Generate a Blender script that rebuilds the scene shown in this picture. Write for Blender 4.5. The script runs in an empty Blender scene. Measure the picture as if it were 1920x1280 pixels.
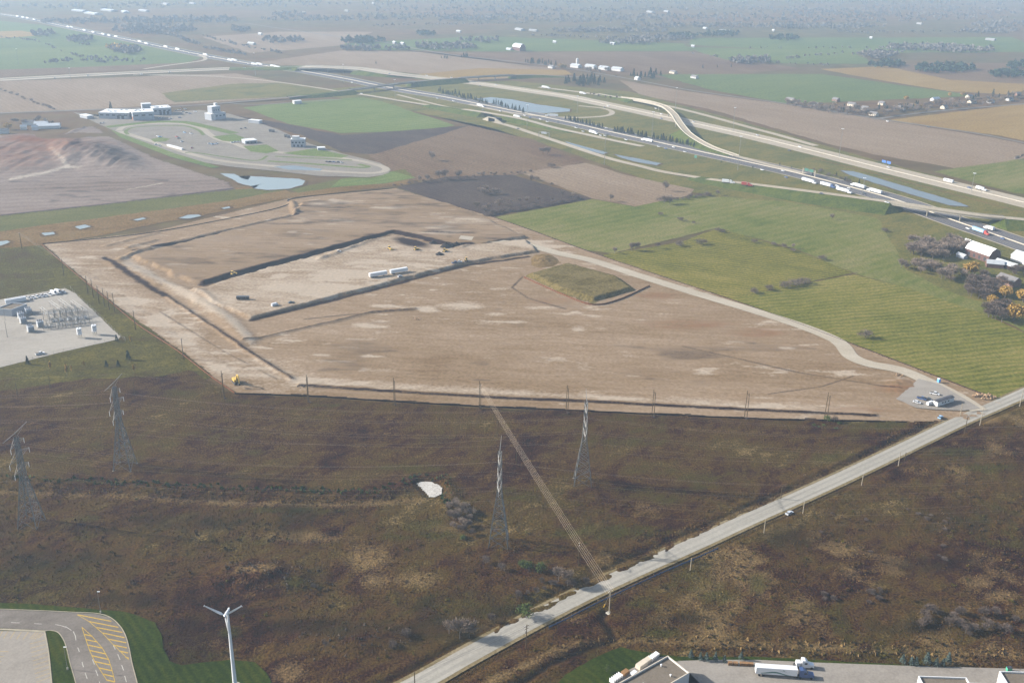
import bpy, bmesh, math, random
import numpy as np
from mathutils import Vector, Matrix
R = math.radians
random.seed(7)
rng = np.random.default_rng(11)
scene = bpy.context.scene
COL = scene.collection

# ---------------------------------------------------------------- camera
F, CX, CY = 1900.0, 960.0, 640.0           # focal length and centre in photo pixels
H, PITCH, ROLL = 265.0, R(21.8), R(1.1)
fw = np.array([0, math.cos(PITCH), -math.sin(PITCH)])
r0 = np.array([1.0, 0, 0]); u0 = np.array([0, math.sin(PITCH), math.cos(PITCH)])
rt = r0*math.cos(ROLL) + u0*math.sin(ROLL)
up = -r0*math.sin(ROLL) + u0*math.cos(ROLL)
cam_d = bpy.data.cameras.new('camera'); cam = bpy.data.objects.new('camera', cam_d); COL.objects.link(cam)
cam_d.sensor_width = 36.0; cam_d.lens = F/1920*36.0; cam_d.clip_start = 1.0; cam_d.clip_end = 40000
cam.matrix_world = Matrix(((rt[0], up[0], -fw[0], 0), (rt[1], up[1], -fw[1], 0), (rt[2], up[2], -fw[2], H), (0, 0, 0, 1)))
scene.camera = cam

# ---------------------------------------------------------------- sky, sun, exposure
SUN_EL, SUN_AZ = R(26.0), R(-82.0)          # azimuth of the sun from +Y, clockwise positive: it stands at the left, slightly ahead
w = bpy.data.worlds.new('World'); scene.world = w; w.use_nodes = True
nt = w.node_tree; bg = nt.nodes['Background']
sky = nt.nodes.new('ShaderNodeTexSky'); sky.sky_type = 'NISHITA'; sky.sun_disc = False
sky.sun_elevation = SUN_EL; sky.sun_rotation = SUN_AZ
sky.air_density = 1.0; sky.dust_density = 2.0; sky.ozone_density = 1.0
nt.links.new(sky.outputs[0], bg.inputs[0]); bg.inputs[1].default_value = 0.10
sl = bpy.data.lights.new('sun', 'SUN'); sl.energy = 5.0; sl.angle = R(0.5); sl.color = (1.0, 0.96, 0.905)
sun = bpy.data.objects.new('sun', sl); COL.objects.link(sun)
sd = Vector((math.sin(SUN_AZ)*math.cos(SUN_EL), math.cos(SUN_AZ)*math.cos(SUN_EL), math.sin(SUN_EL)))
sun.rotation_euler = sd.to_track_quat('Z', 'Y').to_euler()
sun.location = (0, 0, 900)
vs = scene.view_settings
vs.view_transform = 'Standard'; vs.look = 'None'; vs.gamma = 1.0; vs.use_curve_mapping = False; vs.exposure = 1.25
scene.cycles.max_bounces = 5; scene.cycles.diffuse_bounces = 2; scene.cycles.volume_bounces = 3
scene.cycles.use_denoising = True

# ---------------------------------------------------------------- photo pixel -> ground and back
def G(px, py, z=0.0):
    d = fw*F + rt*(px-CX) + up*(CY-py)
    t = (z-H)/d[2]
    return np.array([d[0]*t, d[1]*t, z])
def GV(pts, z=0.0): return [G(p[0], p[1], z) for p in pts]
def PIX(x, y, z):
    x = np.asarray(x, float); y = np.asarray(y, float); z = np.asarray(z, float)-H
    cz = fw[0]*x+fw[1]*y+fw[2]*z; cx = rt[0]*x+rt[1]*y+rt[2]*z; cy = up[0]*x+up[1]*y+up[2]*z
    cz = np.maximum(cz, 1.0)
    return CX+F*cx/cz, CY-F*cy/cz
def hdg(p0, p1):
    a = G(*p0); b = G(*p1); return math.atan2(b[1]-a[1], b[0]-a[0])
def ppm(px, py):                            # pixels per metre across the view at a ground pixel
    a = G(px, py); d = a[0]*fw[0]+a[1]*fw[1]+(a[2]-H)*fw[2]; return F/d

# ---------------------------------------------------------------- numpy noise
def _h(ix, iy, s):
    n = (ix*374761393 + iy*668265263 + s*982451653) & 0xffffffff
    n = ((n ^ (n >> 13))*1274126177) & 0xffffffff
    return ((n ^ (n >> 16)) & 0xffff)/65535.0
def vnoise(x, y, s=0):
    x = np.asarray(x, float); y = np.asarray(y, float)
    ix = np.floor(x).astype(np.int64); iy = np.floor(y).astype(np.int64); fx = x-ix; fy = y-iy
    fx = fx*fx*(3-2*fx); fy = fy*fy*(3-2*fy)
    a = _h(ix, iy, s); b = _h(ix+1, iy, s); c = _h(ix, iy+1, s); d = _h(ix+1, iy+1, s)
    return (a*(1-fx)+b*fx)*(1-fy)+(c*(1-fx)+d*fx)*fy
def fbm(x, y, s=0, o=4):
    t = 0; a = .5; n = 0
    for k in range(o):
        t = t+a*vnoise(np.asarray(x)*2**k, np.asarray(y)*2**k, s+k); n += a; a *= .5
    return t/n

# ---------------------------------------------------------------- materials
MATS = {}
def _new(name):
    m = bpy.data.materials.new(name); m.use_nodes = True
    return m, m.node_tree, m.node_tree.nodes['Principled BSDF']
def mat(name, col, rough=.8, metal=0., var=.12, scale=.6, bump=0.):
    if name in MATS: return MATS[name]
    m, t, b = _new(name); N = t.nodes; L = t.links
    b.inputs['Roughness'].default_value = rough; b.inputs['Metallic'].default_value = metal
    if rough > .6: b.inputs['Specular IOR Level'].default_value = .2
    g = N.new('ShaderNodeNewGeometry'); n = N.new('ShaderNodeTexNoise'); n.inputs['Scale'].default_value = scale; n.inputs['Detail'].default_value = 4
    L.new(g.outputs['Position'], n.inputs['Vector'])
    mr = N.new('ShaderNodeMapRange'); mr.inputs['From Min'].default_value = .3; mr.inputs['From Max'].default_value = .7
    mr.inputs['To Min'].default_value = 1-var; mr.inputs['To Max'].default_value = 1+var
    L.new(n.outputs['Fac'], mr.inputs['Value'])
    mx = N.new('ShaderNodeMix'); mx.data_type = 'RGBA'; mx.blend_type = 'MULTIPLY'; mx.inputs['Factor'].default_value = 1
    mx.inputs['A'].default_value = (*col, 1); L.new(mr.outputs[0], mx.inputs['B']); L.new(mx.outputs['Result'], b.inputs['Base Color'])
    if bump:
        bp = N.new('ShaderNodeBump'); bp.inputs['Strength'].default_value = 1; bp.inputs['Distance'].default_value = bump
        L.new(n.outputs['Fac'], bp.inputs['Height']); L.new(bp.outputs[0], b.inputs['Normal'])
    MATS[name] = m; return m
def lin(*c): return tuple(((v/255)/12.92 if v/255 <= .04045 else ((v/255+.055)/1.055)**2.4) for v in c)

def gmat(name, cols, size=60., rot=0., stretch=1., bump=.25, fine=1.2, tint=None, stripes=None, rough=.95, mixw=(.45, .33, .22), lo=.3, hi=.7, sharp=2.2, grain=.28):
    """ground: three scales of noise run through a colour ramp, optional row stripes, optional vegetation attribute 'tint'"""
    m, t, b = _new(name); N = t.nodes; L = t.links
    b.inputs['Roughness'].default_value = rough; b.inputs['Specular IOR Level'].default_value = .02
    g = N.new('ShaderNodeNewGeometry'); mp = N.new('ShaderNodeMapping'); mp.vector_type = 'TEXTURE'
    mp.inputs['Rotation'].default_value = (0, 0, rot); mp.inputs['Scale'].default_value = (stretch, 1, 1)
    L.new(g.outputs['Position'], mp.inputs['Vector'])
    def noise(sc, det=3, src=mp, dist=0.):
        n = N.new('ShaderNodeTexNoise'); n.inputs['Scale'].default_value = sc; n.inputs['Detail'].default_value = det
        n.inputs['Roughness'].default_value = .6; n.inputs['Distortion'].default_value = dist
        L.new(src.outputs[0], n.inputs['Vector']); return n.outputs['Fac']
    def mth(op, a, bb):
        k = N.new('ShaderNodeMath'); k.operation = op
        for i, v in enumerate((a, bb)):
            if isinstance(v, (int, float)): k.inputs[i].default_value = v
            else: L.new(v, k.inputs[i])
        return k.outputs[0]
    n1 = noise(1/size, 3, dist=.6); n2 = noise(7/size, 4); n3 = noise(1/fine, 4, src=g)
    s = mth('ADD', mth('ADD', mth('MULTIPLY', n1, mixw[0]), mth('MULTIPLY', n2, mixw[1])), mth('MULTIPLY', n3, mixw[2]))
    if stripes:
        per, ang, amt = stripes[:3]
        mp2 = N.new('ShaderNodeMapping'); mp2.vector_type = 'TEXTURE'; mp2.inputs['Rotation'].default_value = (0, 0, ang)
        L.new(g.outputs['Position'], mp2.inputs['Vector'])
        wv = N.new('ShaderNodeTexWave'); wv.wave_type = 'BANDS'; wv.bands_direction = 'Y'
        wv.inputs['Scale'].default_value = 2*math.pi/(20*per); wv.inputs['Distortion'].default_value = stripes[3] if len(stripes) > 3 else 2.5
        wv.inputs['Detail'].default_value = 3; wv.inputs['Detail Scale'].default_value = .6
        L.new(mp2.outputs[0], wv.inputs['Vector'])
        fade = noise(2.2/size, 2)
        s = mth('ADD', s, mth('MULTIPLY', mth('MULTIPLY', mth('SUBTRACT', wv.outputs['Fac'], .5), amt), mth('MULTIPLY', fade, 1.8)))
    cr = N.new('ShaderNodeValToRGB'); e = cr.color_ramp.elements
    e[0].position = lo; e[0].color = (*cols[0], 1); e[1].position = hi; e[1].color = (*cols[-1], 1)
    for i, c in enumerate(cols[1:-1]):
        k = e.new(lo+(hi-lo)*(i+1)/(len(cols)-1)); k.color = (*c, 1)
    L.new(s, cr.inputs['Fac']); col = cr.outputs['Color']
    if tint:
        at = N.new('ShaderNodeAttribute'); at.attribute_name = 'tint'
        sp = N.new('ShaderNodeSeparateColor'); L.new(at.outputs['Color'], sp.inputs[0])
        for i, tc in enumerate(tint):
            if tc is None: continue
            v = mth('ADD', mth('MULTIPLY', sp.outputs[i], sharp), mth('MULTIPLY', mth('SUBTRACT', mth('ADD', mth('MULTIPLY', n2, .5), mth('MULTIPLY', n3, .5)), .5), 2.4))
            v = mth('SUBTRACT', v, .45); k = N.new('ShaderNodeClamp'); L.new(v, k.inputs[0])
            mx = N.new('ShaderNodeMix'); mx.data_type = 'RGBA'; L.new(k.outputs[0], mx.inputs['Factor']); L.new(col, mx.inputs['A'])
            mx.inputs['B'].default_value = (*tc, 1); col = mx.outputs['Result']
    mr = N.new('ShaderNodeMapRange'); mr.inputs['From Min'].default_value = .3; mr.inputs['From Max'].default_value = .7
    mr.inputs['To Min'].default_value = 1-grain; mr.inputs['To Max'].default_value = 1+grain; L.new(n3, mr.inputs['Value'])
    mx = N.new('ShaderNodeMix'); mx.data_type = 'RGBA'; mx.blend_type = 'MULTIPLY'; mx.inputs['Factor'].default_value = 1
    L.new(col, mx.inputs['A']); L.new(mr.outputs[0], mx.inputs['B']); L.new(mx.outputs['Result'], b.inputs['Base Color'])
    if bump:
        bp = N.new('ShaderNodeBump'); bp.inputs['Strength'].default_value = 1.0; bp.inputs['Distance'].default_value = bump
        L.new(n3, bp.inputs['Height']); L.new(bp.outputs[0], b.inputs['Normal'])
    MATS[name] = m; return m

# ---------------------------------------------------------------- mesh building
def tag(o, label=None, cat=None, group=None, kind=None):
    if label: o['label'] = label
    if cat: o['category'] = cat
    if group: o['group'] = group
    if kind: o['kind'] = kind
    return o
def mesh_obj(name, verts, faces, m, parent=None, smooth=False, mats=None, midx=None):
    me = bpy.data.meshes.new(name); me.from_pydata([tuple(map(float, v)) for v in verts], [], faces)
    for k in (mats or [m]): me.materials.append(k)
    if midx is not None: me.polygons.foreach_set('material_index', midx)
    if smooth: me.polygons.foreach_set('use_smooth', [True]*len(me.polygons))
    me.update()
    o = bpy.data.objects.new(name, me); COL.objects.link(o)
    if parent: o.parent = parent
    return o
def empty(name, loc, rz=0., label=None, cat=None, group=None, scale=1.):
    o = bpy.data.objects.new(name, None); COL.objects.link(o); o.location = tuple(map(float, loc)); o.rotation_euler = (0, 0, rz)
    o.scale = (scale,)*3; o.empty_display_size = .5
    return tag(o, label, cat, group)
def copy_tree(o, parent=None):
    c = o.copy(); COL.objects.link(c); c.parent = parent
    for ch in o.children: copy_tree(ch, c)
    return c
class MB:
    def __init__(s): s.v = []; s.f = []; s.mi = []; s.m = 0
    def add(s, vs_, fs):
        b = len(s.v); s.v += [tuple(map(float, p)) for p in vs_]
        for f in fs: s.f.append(tuple(i+b for i in f)); s.mi.append(s.m)
        return s
    def box(s, c, d, rz=0., taper=1., tx=None):
        x, y, z = d[0]/2, d[1]/2, d[2]/2; tx = taper if tx is None else tx
        ca, sa = math.cos(rz), math.sin(rz); P = []
        for zz, k, kx in ((-z, 1, 1), (z, taper, tx)):
            for a, bb in ((-x*kx, -y*k), (x*kx, -y*k), (x*kx, y*k), (-x*kx, y*k)):
                P.append((c[0]+a*ca-bb*sa, c[1]+a*sa+bb*ca, c[2]+zz))
        return s.add(P, [(3, 2, 1, 0), (4, 5, 6, 7), (0, 1, 5, 4), (1, 2, 6, 5), (2, 3, 7, 6), (3, 0, 4, 7)])
    def tube(s, p0, p1, ra, rb=None, n=4, cap=True):
        rb = ra if rb is None else rb
        p0 = Vector(p0); p1 = Vector(p1); d = (p1-p0)
        if d.length < 1e-6: return s
        d.normalize(); a = d.orthogonal().normalized(); b = d.cross(a); P = []
        for p, r in ((p0, ra), (p1, rb)):
            for i in range(n):
                t = 2*math.pi*i/n; P.append(p+a*(r*math.cos(t))+b*(r*math.sin(t)))
        F_ = [(i, (i+1) % n, n+(i+1) % n, n+i) for i in range(n)]
        if cap: F_ += [tuple(range(n-1, -1, -1)), tuple(range(n, 2*n))]
        return s.add(P, F_)
    def prism(s, poly, z0, z1):
        n = len(poly); P = [(p[0], p[1], z0) for p in poly]+[(p[0], p[1], z1) for p in poly]
        return s.add(P, [tuple(range(n-1, -1, -1)), tuple(range(n, 2*n))]+[(i, (i+1) % n, n+(i+1) % n, n+i) for i in range(n)])
    def xprism(s, prof, x0, x1):               # a profile in (y, z) drawn out along x
        n = len(prof); P = [(x0, p[0], p[1]) for p in prof]+[(x1, p[0], p[1]) for p in prof]
        return s.add(P, [tuple(range(n)), tuple(range(2*n-1, n-1, -1))]+[(i, n+i, n+(i+1) % n, (i+1) % n) for i in range(n)])
    def wheel(s, c, r, w_, n=12):              # axis along y
        return s.tube((c[0], c[1]-w_/2, c[2]), (c[0], c[1]+w_/2, c[2]), r, r, n)
    def build(s, name, m, parent=None, smooth=False):
        mats = m if isinstance(m, list) else [m]
        return mesh_obj(name, s.v, s.f, None, parent, smooth, mats, s.mi)

def area2(P): return sum(P[i][0]*P[(i+1) % len(P)][1]-P[(i+1) % len(P)][0]*P[i][1] for i in range(len(P)))/2
def sheet(name, pts, m, z=.1, jit=0., seg=None, label=None, kind='structure', wpts=None, smoothc=False, zmap=0., cat=None):
    """a flat piece of ground traced on the ground plane; edges can wander by jit metres"""
    P = wpts if wpts is not None else GV(pts, zmap)
    P = [np.array(p[:2]) for p in P]
    if smoothc: P = [np.array(p) for p in catmull(P, 6, True)]
    Q = []
    n = len(P)
    for i in range(n):
        a, b = P[i], P[(i+1) % n]; L_ = np.linalg.norm(b-a); sg = seg or (max(2.0, jit*3) if jit else L_+1)
        k = max(1, min(200, int(L_/sg)))
        nrm = np.array([-(b-a)[1], (b-a)[0]])/max(L_, 1e-6)
        for j in range(k):
            p = a+(b-a)*j/k
            if jit:
                o = (fbm(p[0]/(jit*6), p[1]/(jit*6), 5, 3)-.5)*2.6*jit; p = p+nrm*o
            Q.append(p)
    bm = bmesh.new(); vsx = [bm.verts.new((q[0], q[1], 0)) for q in Q]
    f = bm.faces.new(vsx if area2(Q) > 0 else vsx[::-1])
    bmesh.ops.triangulate(bm, faces=[f])
    me = bpy.data.meshes.new(name); bm.to_mesh(me); bm.free(); me.materials.append(m)
    o = bpy.data.objects.new(name, me); COL.objects.link(o); o.location.z = z
    return tag(o, label, cat, None, kind)
def catmull(P, sub=8, closed=False):
    P = [np.array(p, float) for p in P]; n = len(P); out = []
    rngk = range(n) if closed else range(n-1)
    for i in rngk:
        p1, p2 = P[i], P[(i+1) % n]
        p0 = P[(i-1) % n] if closed or i > 0 else 2*p1-p2
        p3 = P[(i+2) % n] if closed or i+2 < n else 2*p2-p1
        for j in range(sub):
            t = j/sub
            out.append(.5*((2*p1)+(-p0+p2)*t+(2*p0-5*p1+4*p2-p3)*t*t+(-p0+3*p1-3*p2+p3)*t**3))
    if not closed: out.append(P[-1])
    return out
def line3(pts, sub=8, z0=0.):
    """photo pixels (x, y[, height]) -> smooth world line"""
    W = [G(p[0], p[1], p[2] if len(p) > 2 else z0) for p in pts]
    return catmull(W, sub)
def sides(W, off):
    W = [np.array(p, float) for p in W]; out = []
    for i, p in enumerate(W):
        d = W[min(i+1, len(W)-1)][:2]-W[max(i-1, 0)][:2]; d = d/max(np.linalg.norm(d), 1e-9)
        o = off[i] if hasattr(off, '__len__') else off
        out.append(np.array([p[0]-d[1]*o, p[1]+d[0]*o, p[2]]))
    return out
def profile_strip(W, prof):
    """sweep a list of (offset, height) along a world line -> verts, faces"""
    n = len(prof); V = []; Fc = []
    rails = [sides(W, o) for o, h in prof]
    for i in range(len(W)):
        for k, (o, h) in enumerate(prof):
            hh = h[i] if hasattr(h, '__len__') else h
            q = rails[k][i]; V.append((q[0], q[1], q[2]+hh))
    for i in range(len(W)-1):
        for k in range(n-1):
            a = i*n+k; Fc.append((a+1, a, a+n, a+n+1))
    return V, Fc
def ribbon(name, pts, wid, m, z=.2, sub=8, label=None, kind='structure', off=0., wline=None, parent=None):
    W = wline or line3(pts, sub); V, Fc = profile_strip(W, [(off+wid/2, z), (off-wid/2, z)])
    V, Fc = V, [(a, b, c, d) for a, b, c, d in Fc]
    o = mesh_obj(name, V, Fc, m, parent)
    return tag(o, label, None, None, kind if not parent else None)
def inpoly(px, py, poly):
    c = np.zeros(np.shape(px), bool); n = len(poly)
    for i in range(n):
        x1, y1 = poly[i][:2]; x2, y2 = poly[(i+1) % n][:2]
        if y1 == y2: continue
        c ^= ((y1 > py) != (y2 > py)) & (px < (x2-x1)*(py-y1)/(y2-y1)+x1)
    return c
def grid_ground(name, poly, step, m, zf, tintf=None, label=None, kind='structure', jit=0., wpoly=None, smooth=True, reach=None):
    """a relief sheet: regular grid clipped to a traced outline; zf(x, y, px, py) is the height, tintf the vegetation weights"""
    P = wpoly or GV(poly); xs = [p[0] for p in P]; ys = [p[1] for p in P]
    X, Y = np.meshgrid(np.arange(min(xs), max(xs)+step, step), np.arange(min(ys), max(ys)+step, step))
    X = X+(vnoise(X/step*3.1, Y/step*2.7, 3)-.5)*step*.5; Y = Y+(vnoise(X/step*2.3, Y/step*3.9, 4)-.5)*step*.5
    jx = (fbm(X/12, Y/12, 8, 3)-.5)*2*jit; jy = (fbm(X/12, Y/12, 9, 3)-.5)*2*jit
    ins = inpoly(X+jx, Y+jy, P)
    q = ins[:-1, :-1] & ins[1:, :-1] & ins[:-1, 1:] & ins[1:, 1:]
    use = np.zeros_like(ins); use[:-1, :-1] |= q; use[1:, :-1] |= q; use[:-1, 1:] |= q; use[1:, 1:] |= q
    idx = -np.ones(X.shape, np.int64); idx[use] = np.arange(use.sum())
    x = X[use]; y = Y[use]; px, py = PIX(x, y, np.zeros_like(x))
    z = zf(x, y, px, py)
    I, J = np.nonzero(q)
    faces = np.stack([idx[I, J], idx[I, J+1], idx[I+1, J+1], idx[I+1, J]], 1).astype(np.int32)
    me = bpy.data.meshes.new(name); me.vertices.add(len(x)); me.vertices.foreach_set('co', np.stack([x, y, z], 1).astype(np.float32).ravel())
    me.loops.add(faces.size); me.loops.foreach_set('vertex_index', faces.ravel())
    me.polygons.add(len(faces)); me.polygons.foreach_set('loop_start', np.arange(len(faces), dtype=np.int32)*4)
    me.update(calc_edges=True); me.materials.append(m)
    if smooth: me.polygons.foreach_set('use_smooth', np.ones(len(faces), bool))
    if tintf is not None:
        T = tintf(x, y, px, py); at = me.color_attributes.new('tint', 'FLOAT_COLOR', 'POINT')
        at.data.foreach_set('color', np.concatenate([T, np.ones((len(x), 1))], 1).astype(np.float32).ravel())
    me.validate(); me.update()
    o = bpy.data.objects.new(name, me); COL.objects.link(o)
    return tag(o, label, None, None, kind)
def dist_line(px, py, pts, ky=2.0):
    """distance in photo pixels to a polyline, rows counted ky times"""
    d = np.full(np.shape(px), 1e9)
    for (x1, y1), (x2, y2) in zip(pts[:-1], pts[1:]):
        ax, ay = x1, y1*ky; bx, by = x2-x1, (y2-y1)*ky; qx, qy = px-ax, py*ky-ay
        t = np.clip((qx*bx+qy*by)/max(bx*bx+by*by, 1e-9), 0, 1)
        d = np.minimum(d, np.hypot(qx-t*bx, qy-t*by))
    return d
def soft(d, wdt): return np.clip(1-d/wdt, 0, 1)
def blob(px, py, cx, cy, rx, ry, a=0.):
    ca, sa = math.cos(R(a)), math.sin(R(a)); dx = px-cx; dy = py-cy
    u = (dx*ca+dy*sa)/rx; v = (-dx*sa+dy*ca)/ry
    return np.clip(1.35-np.hypot(u, v), 0, 1)
# ================================================================ ground colours
SIG = 1.05e-4                                     # haze per metre
def A(r, g, b, k=None, d=700.):
    """base colour of a thing that shows as sRGB r,g,b in daylight through d metres of haze"""
    c = lin(r, g, b)
    if k is not None: return tuple(v*k for v in c)
    T = math.exp(-SIG*d); return tuple(max((v-(1-T)*hh)/T/e, v*.12) for v, hh, e in zip(c, (.76, .90, 1.08), (2.08, 2.16, 2.34)))
ROADA = hdg((1000, 1165), (1840, 772))           # direction of the concession road: the whole survey grid follows it
PROP = ROADA+math.pi/2
m_base = gmat('farmland', [A(134, 126, 116, d=1700), A(146, 136, 126, d=1700), A(132, 134, 112, d=1700), A(156, 146, 134, d=1700)], 700, ROADA, 2.2, bump=0, fine=40)
m_brown = gmat('tilled_brown', [A(132, 122, 117, d=1500), A(146, 136, 130, d=1500), A(158, 148, 142, d=1500)], 120, PROP, 3, bump=.2, fine=3, stripes=(6, PROP, .10))
m_brown2 = gmat('stubble_brown', [A(156, 146, 139, d=1700), A(169, 159, 152, d=1700), A(180, 171, 164, d=1700)], 150, PROP, 3, bump=.2, fine=3, stripes=(9, PROP, .10))
m_dark = gmat('ploughed_dark', [A(100, 98, 102, d=1100), A(114, 111, 114, d=1100), A(126, 122, 122, d=1100)], 60, PROP, 2, bump=.3, fine=2, stripes=(5, PROP, .10))
m_tan = gmat('stubble_tan', [A(164, 150, 128, d=2000), A(176, 162, 140, d=2000), A(186, 173, 152, d=2000)], 160, ROADA, 3, bump=.2, fine=3)
m_far_green = gmat('far_green', [A(128, 144, 114, d=2000), A(139, 154, 124, d=2000), A(151, 162, 136, d=2000)], 220, ROADA, 3, bump=0, fine=5)
m_green_l = gmat('sports_green', [A(126, 144, 112, d=1600), A(140, 156, 126, d=1600), A(152, 163, 138, d=1600)], 90, ROADA, 2, bump=.1, fine=2, stripes=(14, ROADA, .10))
m_hay_a = gmat('hay_field_rows', [A(100, 108, 62, d=850), A(126, 130, 82, d=850), A(148, 144, 100, d=850), A(166, 158, 116, d=850)], 80, R(-24), 2, bump=.12, fine=2, stripes=(5.6, R(-23), .19, 4))
m_hay_b = gmat('hay_field_cross', [A(96, 108, 58, d=750), A(124, 130, 80, d=750), A(146, 144, 100, d=750), A(164, 156, 114, d=750)], 85, R(18), 2, bump=.12, fine=2, stripes=(6.4, R(17), .15, 5))
m_hay_c = gmat('pasture', [A(104, 122, 80, d=950), A(130, 139, 100, d=950), A(148, 149, 116, d=950), A(160, 154, 126, d=950)], 90, ROADA, 2, bump=.12, fine=2, stripes=(12, R(40), .06))
m_verge = gmat('verge_grass', [A(112, 122, 88, d=1400), A(130, 136, 102, d=1400), A(150, 147, 120, d=1400), A(140, 134, 112, d=1400)], 34, ROADA, 2, bump=.3, fine=2)
m_embank = gmat('embankment_grass', [A(90, 106, 68, d=1200), A(110, 124, 84, d=1200), A(128, 138, 100, d=1200), A(136, 134, 106, d=1200)], 22, ROADA, 1.5, bump=.5, fine=1.6)
m_wetland = gmat('wetland', [A(116, 108, 84, d=1050), A(140, 124, 102, d=1050), A(152, 136, 116, d=1050), A(132, 126, 98, d=1050)], 26, R(14), 2.5, bump=.3, fine=2)
m_swale = gmat('swale_grass', [A(112, 118, 90, d=1000), A(126, 130, 102, d=1000), A(140, 139, 114, d=1000)], 40, R(14), 5, bump=.25, fine=2)
m_dirt = gmat('site_dirt', [A(142, 124, 108, d=850), A(161, 144, 127, d=850), A(175, 158, 142, d=850), A(188, 172, 156, d=850)], 70, R(-6), 3.2, bump=.22, fine=2.2,
              tint=[A(202, 190, 177, d=850), A(156, 128, 112, d=850), A(88, 77, 69, d=850)], sharp=2.2, stripes=(7, R(-4), .05, 8), grain=.12)
m_graded = gmat('graded_brown', [A(138, 129, 126, d=1200), A(153, 145, 144, d=1200), A(163, 155, 154, d=1200), A(172, 164, 161, d=1200)], 60, R(12), 5, bump=.25, fine=3,
                tint=[A(206, 200, 192, d=1200), A(150, 120, 104, d=1200), A(100, 90, 84, d=1200)], sharp=1.5, stripes=(16, R(12), .10, 4), grain=.14)
m_scrub = gmat('scrub', [A(55, 47, 40, d=520), A(85, 73, 60, d=520), A(104, 90, 71, d=520), A(105, 96, 69, d=520), A(154, 136, 107, d=520)], 46, ROADA, 1.6, bump=.9, fine=1.0, grain=.5, lo=.35, hi=.65,
               tint=[A(150, 131, 104, d=520), A(88, 94, 50, d=520), A(56, 51, 44, d=520)], sharp=1.7)
m_gravel_road = gmat('road_gravel', [A(172, 170, 164, d=520), A(194, 192, 186, d=520), A(212, 209, 203, d=520)], 26, ROADA, 12, bump=.04, fine=1.0, mixw=(.3, .5, .2), grain=.07)
m_haul = gmat('haul_gravel', [A(190, 183, 171, d=800), A(205, 198, 186, d=800), A(218, 212, 201, d=800)], 22, R(-15), 5, bump=.06, fine=1.2, grain=.07)
m_conc = gmat('road_concrete', [A(190, 184, 174, d=1600), A(204, 198, 189, d=1600), A(214, 209, 201, d=1600)], 90, R(-40), 8, bump=0, fine=4, grain=.07)
m_asph = gmat('freeway_asphalt', [A(128, 132, 141, d=1500), A(142, 146, 155, d=1500), A(156, 159, 166, d=1500)], 60, R(-40), 10, bump=0, fine=3, grain=.07)
m_old_asph = gmat('yard_asphalt', [A(128, 125, 124, d=600), A(148, 144, 142, d=600), A(164, 160, 158, d=600)], 26, .3, 2, bump=.01, fine=.8, grain=.07)
m_yard = gmat('yard_pale', [A(150, 146, 143, d=600), A(178, 174, 170, d=600), A(190, 186, 182, d=600)], 40, .3, 2, bump=.03, fine=.9, grain=.07)
m_lawn = gmat('lawn', [A(62, 76, 32, d=420), A(76, 90, 40, d=420), A(97, 101, 54, d=420)], 24, PROP, 3, bump=.10, fine=.8, stripes=(3.4, PROP, .10, 1))
m_substn = gmat('crushed_stone', [A(176, 172, 168, d=800), A(190, 187, 183, d=800), A(202, 199, 195, d=800)], 30, .2, 2, bump=.08, fine=1, grain=.07)
m_rough = gmat('rough_grass', [A(84, 76, 56, d=750), A(106, 98, 70, d=750), A(108, 108, 68, d=750), A(124, 120, 80, d=750), A(140, 126, 98, d=750)], 30, .4, 1.6, bump=.6, fine=1.6)
m_water = None
def water(name, col):
    m, t, b = _new(name); N = t.nodes
    b.inputs['Base Color'].default_value = (*col, 1); b.inputs['Roughness'].default_value = .22; b.inputs['IOR'].default_value = 1.33; b.inputs['Specular IOR Level'].default_value = .26
    g = N.new('ShaderNodeNewGeometry'); n = N.new('ShaderNodeTexNoise'); n.inputs['Scale'].default_value = .5; n.inputs['Detail'].default_value = 3
    t.links.new(g.outputs['Position'], n.inputs['Vector']); bp = N.new('ShaderNodeBump'); bp.inputs['Distance'].default_value = .02
    t.links.new(n.outputs['Fac'], bp.inputs['Height']); t.links.new(bp.outputs[0], b.inputs['Normal']); return m
m_water = water('pond_water', (.10, .11, .11)); m_silt = water('silty_water', (.16, .185, .18))

# ================================================================ the plain
S = 11000
base = mesh_obj('ground', [(-S, -600, 0), (S, -600, 0), (S, 2*S-4000, 0), (-S, 2*S-4000, 0)], [(0, 1, 2, 3)], m_base)
tag(base, 'hazy brown and green farmland plain reaching to the horizon', kind='structure')
Z = .10
def fld(pts, m, name='field', label=None, jit=2.0, dz=0.):
    global Z
    Z += .006
    return sheet(name, pts, m, Z+dz, jit, seg=None, label=label)
# far left, beyond the toll highway
fld([(-40, 36), (70, 46), (240, 74), (378, 108), (352, 118), (130, 127), (-60, 133)], m_far_green, label='pale green field left of the far freeway', jit=4)
fld([(-60, 133), (130, 127), (352, 118), (300, 127), (-60, 149)], m_brown, label='brown strip above the toll highway', jit=3)
fld([(-80, 62), (40, 58), (90, 66), (-60, 76)], m_tan, label='pale tan field far left of the freeway', jit=4)
fld([(-60, 155), (440, 138), (640, 175), (430, 190), (140, 207), (-60, 214)], m_brown2, label='brown field between toll highway and training centre', jit=4)
fld([(430, 158), (520, 156), (640, 172), (560, 181), (330, 192), (300, 175)], m_verge, label='weedy green corner of the field by the overpass', jit=6)
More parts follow.
